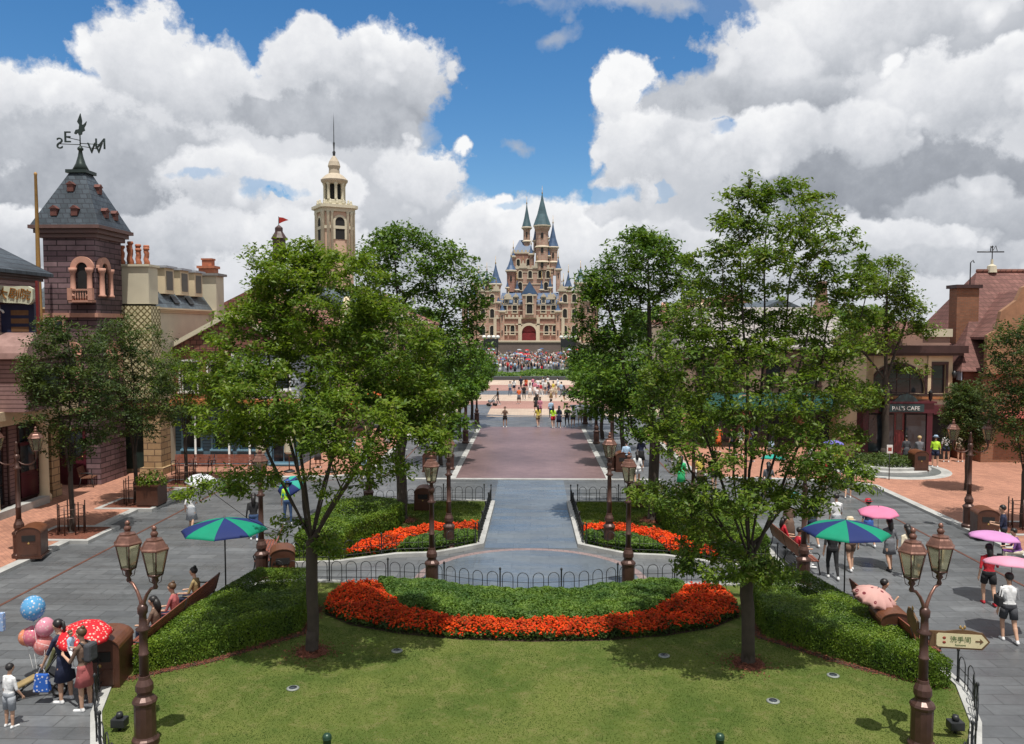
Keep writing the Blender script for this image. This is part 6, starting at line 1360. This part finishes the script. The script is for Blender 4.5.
def person(label,loc,rz,h=1.65,pose=None,top='white',bottom='navy',btype='trousers',sleeve='short',female=False,shoes='white',hair='black',hairstyle='short',detail=True,skirt=None,shorts=None,vox=None,sk=skin,hat=None,bag=None,group=None,name='person',cat='person'):
    pose=pose or {}; J=frames(h,pose); C=body_caps(h,J,female,True,btype,sleeve,detail); me,P=cap_mesh(C,vox or (.0105 if detail else .022)); mi=label_faces(me,P,C,h,J,False)
    # shorts / skirt hem handled by separate garments; thighs bare when btype says so
    if btype in('shorts','skirt','dress'):
        # faces on thighs away from the pelvis -> skin
        for n in 'lr':
            a=np.array(J['hp'+n]); b=np.array(J['kn'+n]); ab=b-a; t=((P-a)@ab)/(ab@ab); d=np.linalg.norm(P-(a+np.clip(t,0,1)[:,None]*ab),axis=1)
            mi[(mi==2)&(t>.35)&(d<h*.075)]=0
    r=thing(name,label,cat,loc,rz,group)
    hm={'black':hair_b,'brown':hair_br,'straw':hair_bl}[hair]
    mats=[sk,PAL[top],PAL[bottom],PAL[shoes],hm]
    if btype=='dress': mats[2]=PAL[top]
    me.materials.clear(); [me.materials.append(m) for m in mats]; me.polygons.foreach_set('material_index',mi.astype(np.int32)); me.polygons.foreach_set('use_smooth',np.ones(len(P),bool)); me.update()
    o=bpy.data.objects.new('body',me); COL.objects.link(o); o.parent=r; k=h/1.7
    # hair
    hd=J['hd']; hu=J['hu'].normalized(); fw=Vector((0,hu.z,-hu.y)); Rm=Matrix((Vector((1,0,0)),fw,hu)).transposed().to_4x4(); m=MB(); m.T=Matrix.Translation(hd+hu*.045*k-fw*.012*k)@Rm
    m.sphere((0,-.006*k,.012*k),(.105*k,.108*k,.105*k),16); vs=[]; Ti=m.T.inverted()
    for v in m.v:
        q=Ti@Vector(v)
        if q.y>.03*k and q.z<.045*k: q.y=.03*k+ (q.y-.03*k)*.1; q.x*=.88
        if q.z<-.03*k and q.y>-.03*k: q.z=-.03*k+(q.z+.03*k)*.2
        vs.append(tuple(m.T@q))
    m.v=vs
    if hairstyle=='long': m.T=Matrix.Translation(hd)@Rm; m.tube([(0,-.05*k,.05*k),(0,-.085*k,-.06*k),(0,-.10*k,-.2*k),(0,-.09*k,-.28*k)],[.085*k,.085*k,.07*k,.03*k],10)
    if hairstyle=='pony': m.T=Matrix.Translation(hd)@Rm; m.tube([(0,-.09*k,.09*k),(0,-.15*k,.07*k),(0,-.15*k,-.05*k),(0,-.12*k,-.16*k)],[.02*k,.035*k,.035*k,.012*k],8)
    if hairstyle=='bun': m.T=Matrix.Translation(hd)@Rm; m.sphere((0,-.07*k,.15*k),.045*k,10)
    m.T=Matrix.Identity(4); m.build('hair',hm,r)
    if detail:
        m=MB(); m.T=Matrix.Translation(hd)@Rm
        for s in (-1,1): m.sphere((s*.032*k,.098*k,.03*k),(.010*k,.006*k,.007*k),8)
        m.build('eyes',dark,r); m=MB(); m.T=Matrix.Translation(hd)@Rm; m.sphere((0,.098*k,-.035*k),(.022*k,.006*k,.007*k),8); m.build('mouth',M('lips',(.32,.08,.07),.5,.1),r)
    # garments
    if btype in('skirt','dress') and pose.get('sit') is None:
        L=(skirt or .28)*h; p=J['pel']; prof=[(.118*k*(.95 if female else 1),.10*h if btype=='dress' else .05*h),(.150*k,0),(.165*k+.02*k*(L/h>.3),-.10*h),(.185*k+.05*L,-L)]
        m=MB(); n=20; vs=[];fs=[]
        for rr,z in prof:
            for q in range(n):
                a=2*PI*q/n; w=1+.06*math.sin(a*6)*(1 if z<-.05*h else .2); vs.append((p.x+rr*w*1.05*math.cos(a),p.y+rr*w*.85*math.sin(a)+ (-z)*.02,p.z+z))
        for i in range(3):
            for q in range(n): q2=(q+1)%n; fs.append((i*n+q,(i+1)*n+q,(i+1)*n+q2,i*n+q2))
        m.add(vs,fs,0,True); g=m.build('skirt',PAL[top if btype=='dress' else bottom],r); g.modifiers.new('s','SOLIDIFY').thickness=.006
    if btype=='shorts':
        m=MB()
        for n in 'lr':
            a,b=J['hp'+n],J['kn'+n]; fr=(shorts or .62); e=a+(b-a)*fr; m.tube([a+(b-a)*.08,a+(b-a)*.3,e],[.095*k,.100*k,.092*k],12)
        m.build('shorts',PAL[bottom],r)
    if hat:
        m=MB(); m.T=Matrix.Translation(hd)@Rm; m.lathe([(.17*k,.055*k),(.172*k,.062*k),(.105*k,.075*k),(.10*k,.14*k),(.07*k,.17*k),(0,.175*k)],16,cap=False); m.build('hat',PAL[hat],r)
    if bag=='shoulder':
        s_=1; m=MB(); q=J['pel']+Vector((.20*k,-.02,.02)); m.cbox(q,(.10*k,.26*k,.24*k)); g=m.build('shoulder_bag',PAL['black'],r,bevel=.02); MB().tube([q+Vector((0,.1*k,.1*k)),J['shr']+Vector((.0,.03,.06*k)),q+Vector((0,-.1*k,.1*k))],.010,5).build('strap',PAL['black'],g)
    if bag=='backpack':
        q=J['ch']-Vector((0,.17*k,.03*k)); m=MB(); m.cbox(q,(.28*k,.16*k,.38*k)); g=m.build('backpack',PAL['dgrey'],r,bevel=.05); m=MB(); 
        for s in (-1,1): m.tube([q+Vector((s*.1*k,.08*k,.16*k)),J['nk']+Vector((s*.08*k,.0,.03*k)),J['ch']+Vector((s*.1*k,.12*k,0)),q+Vector((s*.12*k,.08*k,-.12*k))],.016,5)
        m.build('strap',PAL['dgrey'],g)
    r['h']=h; person.J=J; return r
WALK={'legl':((.02,.32,-1),(0,-.18,-1)),'legr':((.02,-.20,-1),(0,-.55,-1)),'arml':((.2,-.25,-1),(.1,.2,-1)),'armr':((.2,.25,-1),(.05,.6,-.9)),'dz':-.02}
WALK2={'legr':((.02,.30,-1),(0,-.15,-1)),'legl':((.02,-.18,-1),(0,-.5,-1)),'armr':((.2,-.25,-1),(.1,.2,-1)),'arml':((.2,.25,-1),(.05,.6,-.9)),'dz':-.02}
STAND={'legl':((.06,.02,-1),(.02,-.03,-1)),'legr':((.06,.0,-1),(.02,-.03,-1))}
UMB=dict(WALK,armr=((.25,.3,-.9),(-.15,.8,.65)))
UMBL=dict(WALK2,arml=((.25,.3,-.9),(-.15,.8,.65)))
UMBS=dict(STAND,armr=((.25,.3,-.9),(-.2,.8,.6)))
PHOTO=dict(STAND,armr=((.3,.5,-.8),(-.2,.7,.8)),arml=((.3,.5,-.8),(-.2,.7,.8)))
HOLD=dict(STAND,armr=((.2,.25,-1),(-.3,.95,.1)),arml=((.2,.25,-1),(-.3,.95,.1)))
SIT={'sit':1,'lean':6,'legl':((.12,1,-.05),(.02,.05,-1)),'legr':((.12,1,-.05),(.02,.0,-1)),'arml':((.2,.35,-1),(-.2,.95,-.1)),'armr':((.2,.35,-1),(-.2,.95,-.1)),'foot':(0,1,-.05)}
def umb_for(r,mat,rad=.52,L=.62,h=.24,label='',tilt=(0,0),side='r',n=8):
    J=person.J; p=Matrix.Rotation(r.rotation_euler.z,4,'Z')@J['hn'+side]; return umbrella(label,tuple(Vector(r.location)+p),rad,h,mat,L,tilt,n)
c_white=cloth('white_cloth',(.75,.76,.80)); c_pink=cloth('pink_cloth',(.78,.25,.42)); c_violet=cloth('violet_cloth',(.68,.32,.62)); c_pink2=cloth('pale_pink_cloth',(.82,.38,.52)); c_dots=cloth('red_dotted_cloth',(.78,.02,.035),dots=(.85,.6,.5)); c_flower=cloth('pink_flowered_cloth',(.72,.42,.38),flowers=(.22,.03,.04)); c_tealw=cloth('teal_white_cloth',(.03,.35,.33),dots=(.75,.8,.8)); c_lilac=cloth('lilac_cloth',(.22,.2,.62)); c_aqua=cloth('aqua_cloth',(.03,.42,.33)); c_peach=cloth('peach_cloth',(.8,.35,.33))
def gp(px,py,z=0): p=G(px,py,z); return (p.x,p.y,z)
FL,FR,AW,TO=R(90),R(-90),0,R(180)
# -- left foreground group
r=person('woman in dark navy dress holding the red dotted umbrella',gp(66,701),R(75),1.66,dict(STAND,lean=12,armr=((.15,.35,-.9),(-.1,.5,.9)),arml=((.2,.4,-1),(0,.5,-.9))),'navy','navy','dress','short',True,'white','black','pony',skirt=.26)
q=AT(85,636,16.2); umbrella('red umbrella with pale dots held by the woman in the navy dress',(q.x,q.y,q.z-.32),.56,.28,[c_dots],.34,(R(10),R(-4)))
J=person.J; q=Matrix.Rotation(r.rotation_euler.z,4,'Z')@J['hnl']+Vector(r.location)
t=thing('plastic_bag','blue and white plastic bag hanging from the hand of the woman in navy','bag',tuple(q)); m=MB(); m.add([(-.13,-.04,-.12),(.13,-.04,-.12),(.16,-.07,-.48),(-.16,-.07,-.48),(-.13,.04,-.12),(.13,.04,-.12),(.16,.07,-.48),(-.16,.07,-.48)],[(0,3,2,1),(4,5,6,7),(3,7,6,2),(0,4,7,3),(1,2,6,5),(0,1,5,4)]); m.build('bag',cloth('blue_white_bag',(.03,.14,.55),dots=(.7,.72,.8)),t,bevel=.02); MB().tube([(-.08,0,-.13),(-.03,0,0),(.03,0,0),(.08,0,-.13)],.008,5).build('handle',c_white,t)
r=person('woman in patterned red and grey dress with a backpack, carrying a small child',gp(86,709),R(80),1.62,dict(STAND,lean=4,armr=((.2,.4,-.9),(-.4,.9,.3)),arml=((.2,.4,-.9),(-.4,.9,.3))),'brown','plaid','skirt','short',True,'white','brown','bun',skirt=.22,bag='backpack',sk=skin)
J=person.J; q=Matrix.Rotation(r.rotation_euler.z,4,'Z')@(J['ch']+Vector((0,.27,-.12)))+Vector(r.location)
bab=person('small child in white and blue held in the arms of the woman with the backpack',(q.x,q.y,q.z-.30),R(-95),.78,dict(SIT,lean=-4,legl=((.5,.6,-.5),(0,0,-1)),legr=((.5,.6,-.5),(0,0,-1))),'lblue','white','trousers','short',False,'white','brown','short',detail=True)
person('child in white t-shirt and grey shorts seen from behind at the left edge',gp(10,727),R(-20),1.20,dict(STAND,armr=((.2,.1,-1),(.1,.5,-.8)),dz=0),'white','lgrey','shorts','short',False,'white','black','short',shorts=.95)
0 and person('man crouching beside the stroller in olive top and khaki trousers',gp(40,687),R(100),1.6,{'sit':1,'dz':-.42,'lean':30,'legl':((.15,1,.1),(0,-.45,-1)),'legr':((.15,.9,-.25),(0,-.5,-.8)),'arml':((.2,.6,-.8),(0,1,-.3)),'armr':((.2,.6,-.8),(0,1,-.3))},'olive','khaki','trousers','short',False,'brown','black')
r=person('person at the left edge reaching out with a pale blue bag',(-11.55,16.0,0),R(-75),1.66,dict(STAND,armr=((.15,.8,-.4),(0,1,.1)),arml=((.15,.9,-.3),(0,1,.15))),'dgrey','grey','trousers','short',True,'white','black','long')
J=person.J; q=Matrix.Rotation(r.rotation_euler.z,4,'Z')@J['hnl']+Vector(r.location); t=thing('paper_bag','pale blue paper bag held up at the left edge','bag',tuple(q)); MB().box(-.14,.14,-.05,.05,.0,.38).build('bag',cloth('blue_paper',(.35,.5,.75),dots=(.7,.75,.85)),t,bevel=.01); MB().tube([(-.06,0,.38),(0,0,.46),(.06,0,.38)],.006,4).build('handle',c_white,t)
# stroller
p=G(42,694); t=thing('stroller','tan and olive stroller with dark wheels beside the woman in navy','stroller',(p.x,p.y,0),R(20)); m=MB()
m.tube([(-.5,-.2,.1),(.1,-.2,.5),(.45,-.2,1.0)],.018,6); m.tube([(-.5,.2,.1),(.1,.2,.5),(.45,.2,1.0)],.018,6); m.tube([(.35,-.2,.1),(-.1,-.2,.55)],.018,6); m.tube([(.35,.2,.1),(-.1,.2,.55)],.018,6); m.tube([(.45,-.2,1.0),(.45,.2,1.0)],.02,6); m.build('frame',iron,t)
m=MB(); m.T=Matrix.Rotation(R(-25),4,'Y'); m.box(-.5,.1,-.17,.17,.36,.42); m.build('seat',PAL['khaki'],t,bevel=.02); m=MB(); m.T=Matrix.Translation((.12,0,.5))@Matrix.Rotation(R(20),4,'Y'); m.box(-.04,.03,-.18,.18,0,.5); m.build('seat_back',PAL['olive'],t,bevel=.02)
for x,y in ((-.5,-.22),(-.5,.22),(.36,-.22),(.36,.22)):
    m=MB(); m.tube([(x+.13*math.cos(R(a)),y,.14+.13*math.sin(R(a))) for a in range(0,361,24)],.022,6); w=m.build('wheel',dark,t); MB().lathe([(.03,-.03),(.03,.03)],8).build('rim',gold,w,(x,y,.14)).rotation_euler=(R(90),0,0)
# balloons (abstract patterns)
bal=[(33,608,'round clear balloon with sky blue pattern floating above the pink balloons',(.14,.42,.72),(.75,.75,.8),.24),(33,636,'pink balloon low at the left of the bunch',(.75,.22,.30),(.8,.45,.4),.20),(45,627,'rosy pink balloon at the top of the low bunch',(.8,.35,.45),(.85,.6,.6),.19),(44,645,'peach pink balloon at the bottom of the low bunch',(.8,.3,.28),(.85,.5,.5),.20),(27,637,'orange-pink balloon at the far left of the low bunch',(.85,.33,.18),(.85,.5,.45),.17)]
for px,py,l,c1,c2,rr in bal:
    q=AT(px,py,16.9); t=thing('balloon',l,'balloon',tuple(q),0,'balloons held beside the stroller'); m=cloth('balloon_%d'%px+str(py),c1,dots=c2,rough=.2); MB().sphere((0,0,0),(rr,rr,rr*1.1),20).build('skin',m,t); MB().lathe([(.0,-rr*1.2),(.03,-rr*1.18),(.012,-rr*1.08)],8).build('knot',m,t)
    MB().tube([(0,0,-rr*1.1),((p.x-q.x)*.4,(p.y-q.y)*.4,-rr-.4),(p.x-q.x+.2,p.y-q.y,1.0-q.z)],.004,3).build('string',white,t)
# sitters on the left bench (bench faces left)
for y,l,tp,hr in ((18.6,'person in dark top seated at the near end of the left bench','brown','black'),(19.6,'person in striped red-brown top seated in the middle of the left bench','plaid','brown'),(20.9,'person in tan top seated at the far end of the left bench under the parasol','khaki','black')):
    person(l,(-8.72,y,0),R(90),1.62,dict(SIT,dz=-.36),tp,'navy','trousers','short',y>19,'white',hr,'long' if y<19.5 else 'bun',detail=False,vox=.016)
# parasol'd walkers left
r=person('person in pale clothes under the white umbrella on the left street',gp(192,530),R(0),1.62,UMB,'white','lgrey','skirt','short',True,'white','black','long',detail=False,vox=.018); umb_for(r,[c_white],.60,.55,.30,'white umbrella on the left street beyond the green parasol',(R(10),R(4)))
person('person in black top and blue jeans walking near the left trunk',gp(254,540),R(20),1.68,WALK,'black','jeans','trousers','long',True,'white','black','long',detail=False,vox=.018)
r=person('worker in bright yellow-green vest with blue cap behind the left tree',gp(288,524),R(10),1.68,UMBS,'hiviz','jeans','trousers','short',False,'white','black','short',detail=False,vox=.018,hat='blue'); umb_for(r,[c_navy,c_aqua],.55,.2,.25,'navy and green umbrella by the worker in the bright vest',(R(35),R(-20)))
# -- right street
person('seated visitor in red striped top on the bench right of the big trunk',(8.35,25.6,0),R(-90),1.62,dict(SIT,dz=-.36),'red','white','trousers','short',False,'white','black',detail=False,vox=.016)
person('seated visitor in dark red top behind the big right trunk',(8.35,27.1,0),R(-90),1.62,dict(SIT,dz=-.36),'red','black','trousers','short',True,'black','black','long',detail=False,vox=.016)
r=person('woman in long brown dress holding the teal and white umbrella',gp(789,548),R(10),1.66,UMBS,'brown','brown','dress','long',True,'black','black','short',skirt=.42,detail=False,vox=.016); umb_for(r,[c_tealw],.50,.45,.22,'teal umbrella with white pattern on the right street',(R(-8),R(-10)))
person('woman in navy knee-length dress walking away, beside the right single lamp post',gp(812,546),R(10),1.66,WALK,'navy','navy','dress','none',True,'white','black','bun',skirt=.26,detail=False,vox=.014)
person('man in black t-shirt and black trousers left of the green and navy parasol',gp(832,578),R(-5),1.72,WALK,'black','black','trousers','short',False,'white','black',detail=True)
person('woman in shorts with a pale sun hat behind the green and navy parasol',gp(850,570),R(5),1.66,WALK2,'cream','brown','shorts','short',True,'white','straw','long',hat='cream',detail=True)
person('person in white top with plaid shirt round the waist beyond the parasol',gp(836,540),R(0),1.66,WALK,'white','lgrey','skirt','short',True,'white','black','short',detail=False,vox=.016,skirt=.2)
person('woman in navy top and red cap left of the pink umbrella',gp(868,546),R(5),1.64,WALK,'navy','blue','skirt','short',True,'white','black','short',detail=False,vox=.016,hat='red')
r=person('woman in grey checked dress under the pink umbrella',gp(889,570),R(5),1.64,UMBL,'grey','grey','dress','short',True,'black','black','long',skirt=.20,detail=True); umb_for(r,[c_pink],.62,.50,.20,'bright pink umbrella over the woman in the grey dress',(R(4),R(-3)),side='l')
person('woman in loose cream blouse with black hair beyond the right twin lantern',gp(907,578),R(10),1.64,WALK,'cream','lgrey','trousers','long',True,'white','black','long',detail=True)
r=person('woman in red shirt and black shorts under the violet umbrella',gp(988,604),R(-12),1.66,UMB,'red','black','shorts','short',True,'red','black','long',shorts=.7); umb_for(r,[c_violet],.66,.50,.20,'violet-pink umbrella over the woman in red',(R(-3),R(4)))
r=person('woman in white blouse and grey shorts with black shoulder bag at the right edge',gp(1008,641),R(-8),1.66,UMB,'white','dgrey','shorts','short',True,'white','black','short',shorts=.75,bag=None,sk=skin)
J=person.J; m=MB(); q=J['pel']+Vector((-.24,.0,.12)); m.cbox(q,(.12,.30,.24)); g=m.build('shoulder_bag',PAL['black'],r,bevel=.03); MB().tube([q+Vector((0,.1,.1)),J['shl']+Vector((.02,.0,.07)),q+Vector((0,-.1,.1))],.012,5).build('strap',PAL['black'],g)
umb_for(r,[c_pink2],.66,.52,.20,'pale pink umbrella over the woman with the shoulder bag at the right edge',(R(-3),R(8)))
person('person in dark top by the tree guard at the right edge',gp(1003,556,.1),R(60),1.66,HOLD,'navy','black','trousers','short',False,'black','black',detail=False,vox=.016)
r=person('person seated on the right bench beneath the flowered umbrella',(8.72,20.3,0),R(-90),1.62,dict(SIT,dz=-.36,armr=((.2,.3,-.8),(-.1,.6,.7))),'black','black','trousers','short',True,'black','black','short',detail=False,vox=.016); q=AT(873,600,19.2); umbrella('pink flowered umbrella resting over the right bench',(q.x,q.y+.1,q.z-.2),.52,.30,[c_flower],.2,(R(14),R(10)),12,scal=.2)
person('person seated on the kerb by the guard, holding something pale, at the right edge',gp(1019,561,.1),R(70),1.6,dict(SIT,dz=-.55,lean=15),'purple','cream','trousers','short',True,'white','black','short',detail=False,vox=.016)
# -- shop queue on the right
for px,py,l,tp,bt,bty,h_,ha in ((906,466,'visitor in grey dress at the left of the group outside the maroon shop','dgrey','dgrey','dress',1.64,None),(919,468,'visitor in dark vest with fair hair behind the planter bin','grey','navy','trousers',1.7,None),(935,467,'visitor in bright yellow-green top with pale blue hat by the maroon shop','hiviz','navy','shorts',1.68,'lblue'),(946,462,'visitor in white top and navy shorts by the maroon shop door','white','navy','shorts',1.66,None),(960,462,'visitor in cream top and brown shorts right of the shop group','cream','brown','shorts',1.66,None)):
    person(l,gp(px,py,.1),R(random.uniform(-40,40)),h_,random.choice([STAND,HOLD]),tp,bt,bty,'short',random.random()<.5,'white','straw' if px==919 else 'black','short',detail=False,vox=.02,hat=ha)
# templates for farther people
TP={}
for nm,ps,bt,hs in (('walk',WALK,'trousers','short'),('walk2',WALK2,'shorts','long'),('stand',STAND,'dress','long'),('photo',PHOTO,'shorts','short'),('hold',HOLD,'skirt','bun'),('umb',UMBS,'skirt','long')):
    TP[nm]=(ps,bt,hs)
TT={}
def far(label,px,py,rz,kind,tp,bt,z=0,h=1.66,umb=None,Y=None,grp='visitors strolling in the distance',sk_=None):
    if kind not in TT:
        ps,b,hs=TP[kind]; r=person(label,(0,0,0),rz,1.66,ps,tp,bt,b,'short',kind!='walk','white','black',hs,detail=False,vox=.028,group=grp,skirt=.26)
        TT[kind]=(r,dict(person.J)); 
        for c in r.children:
            for sl_ in c.material_slots: m=sl_.material; sl_.link='OBJECT'; sl_.material=m
        new=r
    else: new=copy_tree(TT[kind][0])
    q=G(px,py,z); new.location=(q.x,q.y,z); new.rotation_euler.z=rz; new.scale=(h/1.66,)*3; tag(new,label,'person',grp)
    b=TP[kind][1]
    for c in new.children:
        nm=c.name.split('.')[0]
        if nm=='body': c.material_slots[1].material=PAL[tp]; c.material_slots[2].material=PAL[tp if b=='dress' else bt]
        elif nm in('skirt','shorts'): c.material_slots[0].material=PAL[tp if b=='dress' else bt]
    if umb:
        p_=Matrix.Rotation(rz,4,'Z')@TT[kind][1]['hnr']; umbrella(umb[1],tuple(Vector(new.location)+p_),umb[2] if len(umb)>2 else .55,.22,umb[0],.5,(random.uniform(-.15,.15),random.uniform(-.15,.15)))
    return new
U=random.uniform
far('child-like small figure in dark shorts photographing in the middle of the avenue',505,427,TO,'photo','brown','black',h=1.55)
far('person in yellow top standing alone right of the avenue centre',538,427,0.3,'walk2','yellow','khaki')
far('person in bright yellow-green top at the left of the avenue group',553,428,.2,'walk2','hiviz','red')
far('woman in dark blue dress in the avenue group beside the bright top',559,428,-.2,'stand','navy','navy')
far('person all in black in the avenue group',567,427,.2,'walk','black','black')
far('person in white and grey at the right of the avenue group',573,427,-.1,'walk2','white','dgrey')
far('person in pale blue top just behind the avenue group',551,419,.1,'walk','lblue','jeans'); far('person in cream skirt at the far right of the avenue group',580,424,0,'hold','white','cream')
far('person in black dress walking toward the avenue group',536,412,.1,'stand','black','black'); far('person in red and white near the avenue centre',540,416,TO,'walk2','pink','pink')
far('person in dark clothes with a buggy at the left of the far plaza',498,405,R(100),'walk','black','grey'); 
far('woman in salmon top on the far plaza left of centre',519,404,.2,'hold','orange','grey'); far('person in black beside the woman in salmon',524,400,.2,'walk','black','black')
p=G(492,406); t=thing('buggy','small dark buggy on the far plaza','buggy',(p.x,p.y,0),.4); MB().tube([(-.4,-.2,.1),(.4,-.2,1.0)],.03,5).tube([(-.4,.2,.1),(.4,.2,1.0)],.03,5).tube([(.4,-.2,1),(.4,.2,1)],.03,5).build('frame',iron,t); MB().box(-.35,.25,-.2,.2,.35,.6).build('seat',PAL['lgrey'],t,bevel=.04); 
for x,y in ((-.35,-.25),(-.35,.25),(.3,-.25),(.3,.25)): MB().lathe([(.14,-.03),(.14,.03)],12).build('wheel',dark,t,(x,y,.14)).rotation_euler=(R(90),0,0)
plz=[(510,396,'lgrey','jeans'),(514,393,'white','navy'),(530,398,'white','red'),(535,396,'pink','white'),(538,393,'white','pink'),(541,397,'red','white'),(545,395,'white','grey'),(549,397,'navy','black'),(553,396,'yellow','cream'),(556,399,'cream','cream'),(561,397,'lblue','grey'),(564,402,'grey','navy'),(543,391,'white','black'),(533,390,'pink','navy'),(548,390,'white','olive'),(521,390,'navy','black'),(526,391,'orange','red'),(558,391,'white','teal'),(551,402,'cream','khaki'),(537,403,'white','brown')]
for i,(px,py,tp,bt) in enumerate(plz):
    far('%s and %s dressed visitor among the far plaza crowd, %s'%(tp,bt,['near its left end','near its middle','near its right end'][0 if px<525 else 1 if px<547 else 2]),px,py,U(-1,1)+(PI if i%3==0 else 0),['walk','walk2','stand','hold','photo'][i%5],tp,bt,h=U(1.55,1.75))
# through the branches, right
R_=[(626,472,'lblue','black','walk','man in pale blue shirt seen left of the far right tree trunk',None),(641,468,'navy','black','umb','person under the pale pink umbrella left of the far right tree trunk',([c_peach],'pale pink umbrella left of the far right tree trunk')),(637,486,'white','white','walk2','person in white just above the right centre bin',None),
 (670,462,'black','white','stand','person in black and white right of the far right tree trunk',None),(681,492,'green','green','stand','person in bright green dress seen through the branches',None),(700,490,'yellow','brown','hold','person with yellow hat and brown skirt through the branches',None),(714,490,'red','black','walk2','person in red top with yellow bag through the branches',None),
 (718,452,'orange','orange','hold','person in orange by the tan building',None),(732,455,'dgrey','navy','walk','person in dark clothes left of the tall tree by the tan building',None),(741,455,'lgrey','cream','walk2','person in pale grey beside the tan building',None),(752,462,'navy','blue','stand','woman in navy behind the branches of the tallest tree',None),(771,458,'black','lblue','umb','person in black and pale blue right of the tallest tree',None),
 (768,500,'grey','grey','umb','person with the green umbrella behind the right forked trunk',([c_aqua],'small green umbrella behind the right forked trunk')),(828,480,'white','black','umb','person with the lilac umbrella near the kerb corner',([c_lilac],'lilac umbrella near the kerb corner')),(838,476,'yellow','grey','walk','person in pale yellow near the kerb corner',None),(848,498,'hiviz','dgrey','walk2','person in lime shoes and dark shorts at the kerb corner',None),(812,476,'white','lgrey','hold','person in white among the branches right of the tallest tree',None),(823,492,'red','plaid','stand','person in plaid dress at the kerb corner',None)]
for px,py,tp,bt,kd,l,um in R_: far(l,px,py,U(-.6,.6),kd,tp,bt,z=.1 if py<470 and px>700 else 0,umb=um)
L_=[(365,478,'white','lblue','walk2','person in white by the left kerb beyond the back lawn'),(352,462,'lblue','jeans','stand','person in pale blue on the left pavement beyond the tree'),(404,450,'red','white','hold','person in red and white right of the far left tree trunk'),(420,446,'navy','black','walk','person in dark clothes right of the far left tree trunk'),(387,450,'white','black','stand','person in white behind the far left tree trunk'),(330,470,'grey','navy','walk','person in grey before the closed parasols'),(318,468,'dgrey','black','stand','person in dark dress before the closed parasols')]
for px,py,tp,bt,kd,l in L_: far(l,px,py,U(-.6,.6),kd,tp,bt,z=.1 if px<400 else 0)
# distant crowd before the castle, one mass
def crowd():
    mb=MB(); cols=['white','navy','black','red','lblue','dgrey','lgrey','grey','black','jeans']; mats=[skin]+[PAL[c] for c in cols]+[hair_b]
    for i in range(700):
        y=random.uniform(140,218); x=random.uniform(-.07,.09)*y; 
        if random.random()<.3: x=random.uniform(-.09,.1)*y
        a=random.randint(1,10); b_=random.randint(1,10); h=random.uniform(1.5,1.8); k=h/1.7
        for s in (-1,1): mb.lathe([(.06*k,0),(.09*k,.82*k)],5,(x+s*.09,y,0),mi=b_)
        mb.lathe([(.16*k,.8*k),(.2*k,1.1*k),(.23*k,1.36*k),(.09*k,1.46*k)],6,(x,y,0),mi=a,sy=.6); 
        for s in (-1,1): mb.tube([(x+s*.22*k,y,1.36*k),(x+s*.27*k,y,1.05*k),(x+s*.24*k,y-.1,.85*k)],[.05,.045,.035],4,mi=0)
        mb.sphere((x,y,1.58*k),(.09*k,.1*k,.12*k),6,mi=0); mb.sphere((x,y+.02,1.62*k),(.105*k,.11*k,.11*k),6,mi=11)
        if random.random()<.07: mb.lathe([(.62,1.95),(.5,2.08),(.25,2.18),(0,2.22)],8,(x,y,0),mi=random.choice([2,4,5,6,7,10]),cap=False)
    tag(mb.build('crowd',mats),'dense distant crowd with umbrellas before the castle stage','crowd',kind='stuff')
crowd()
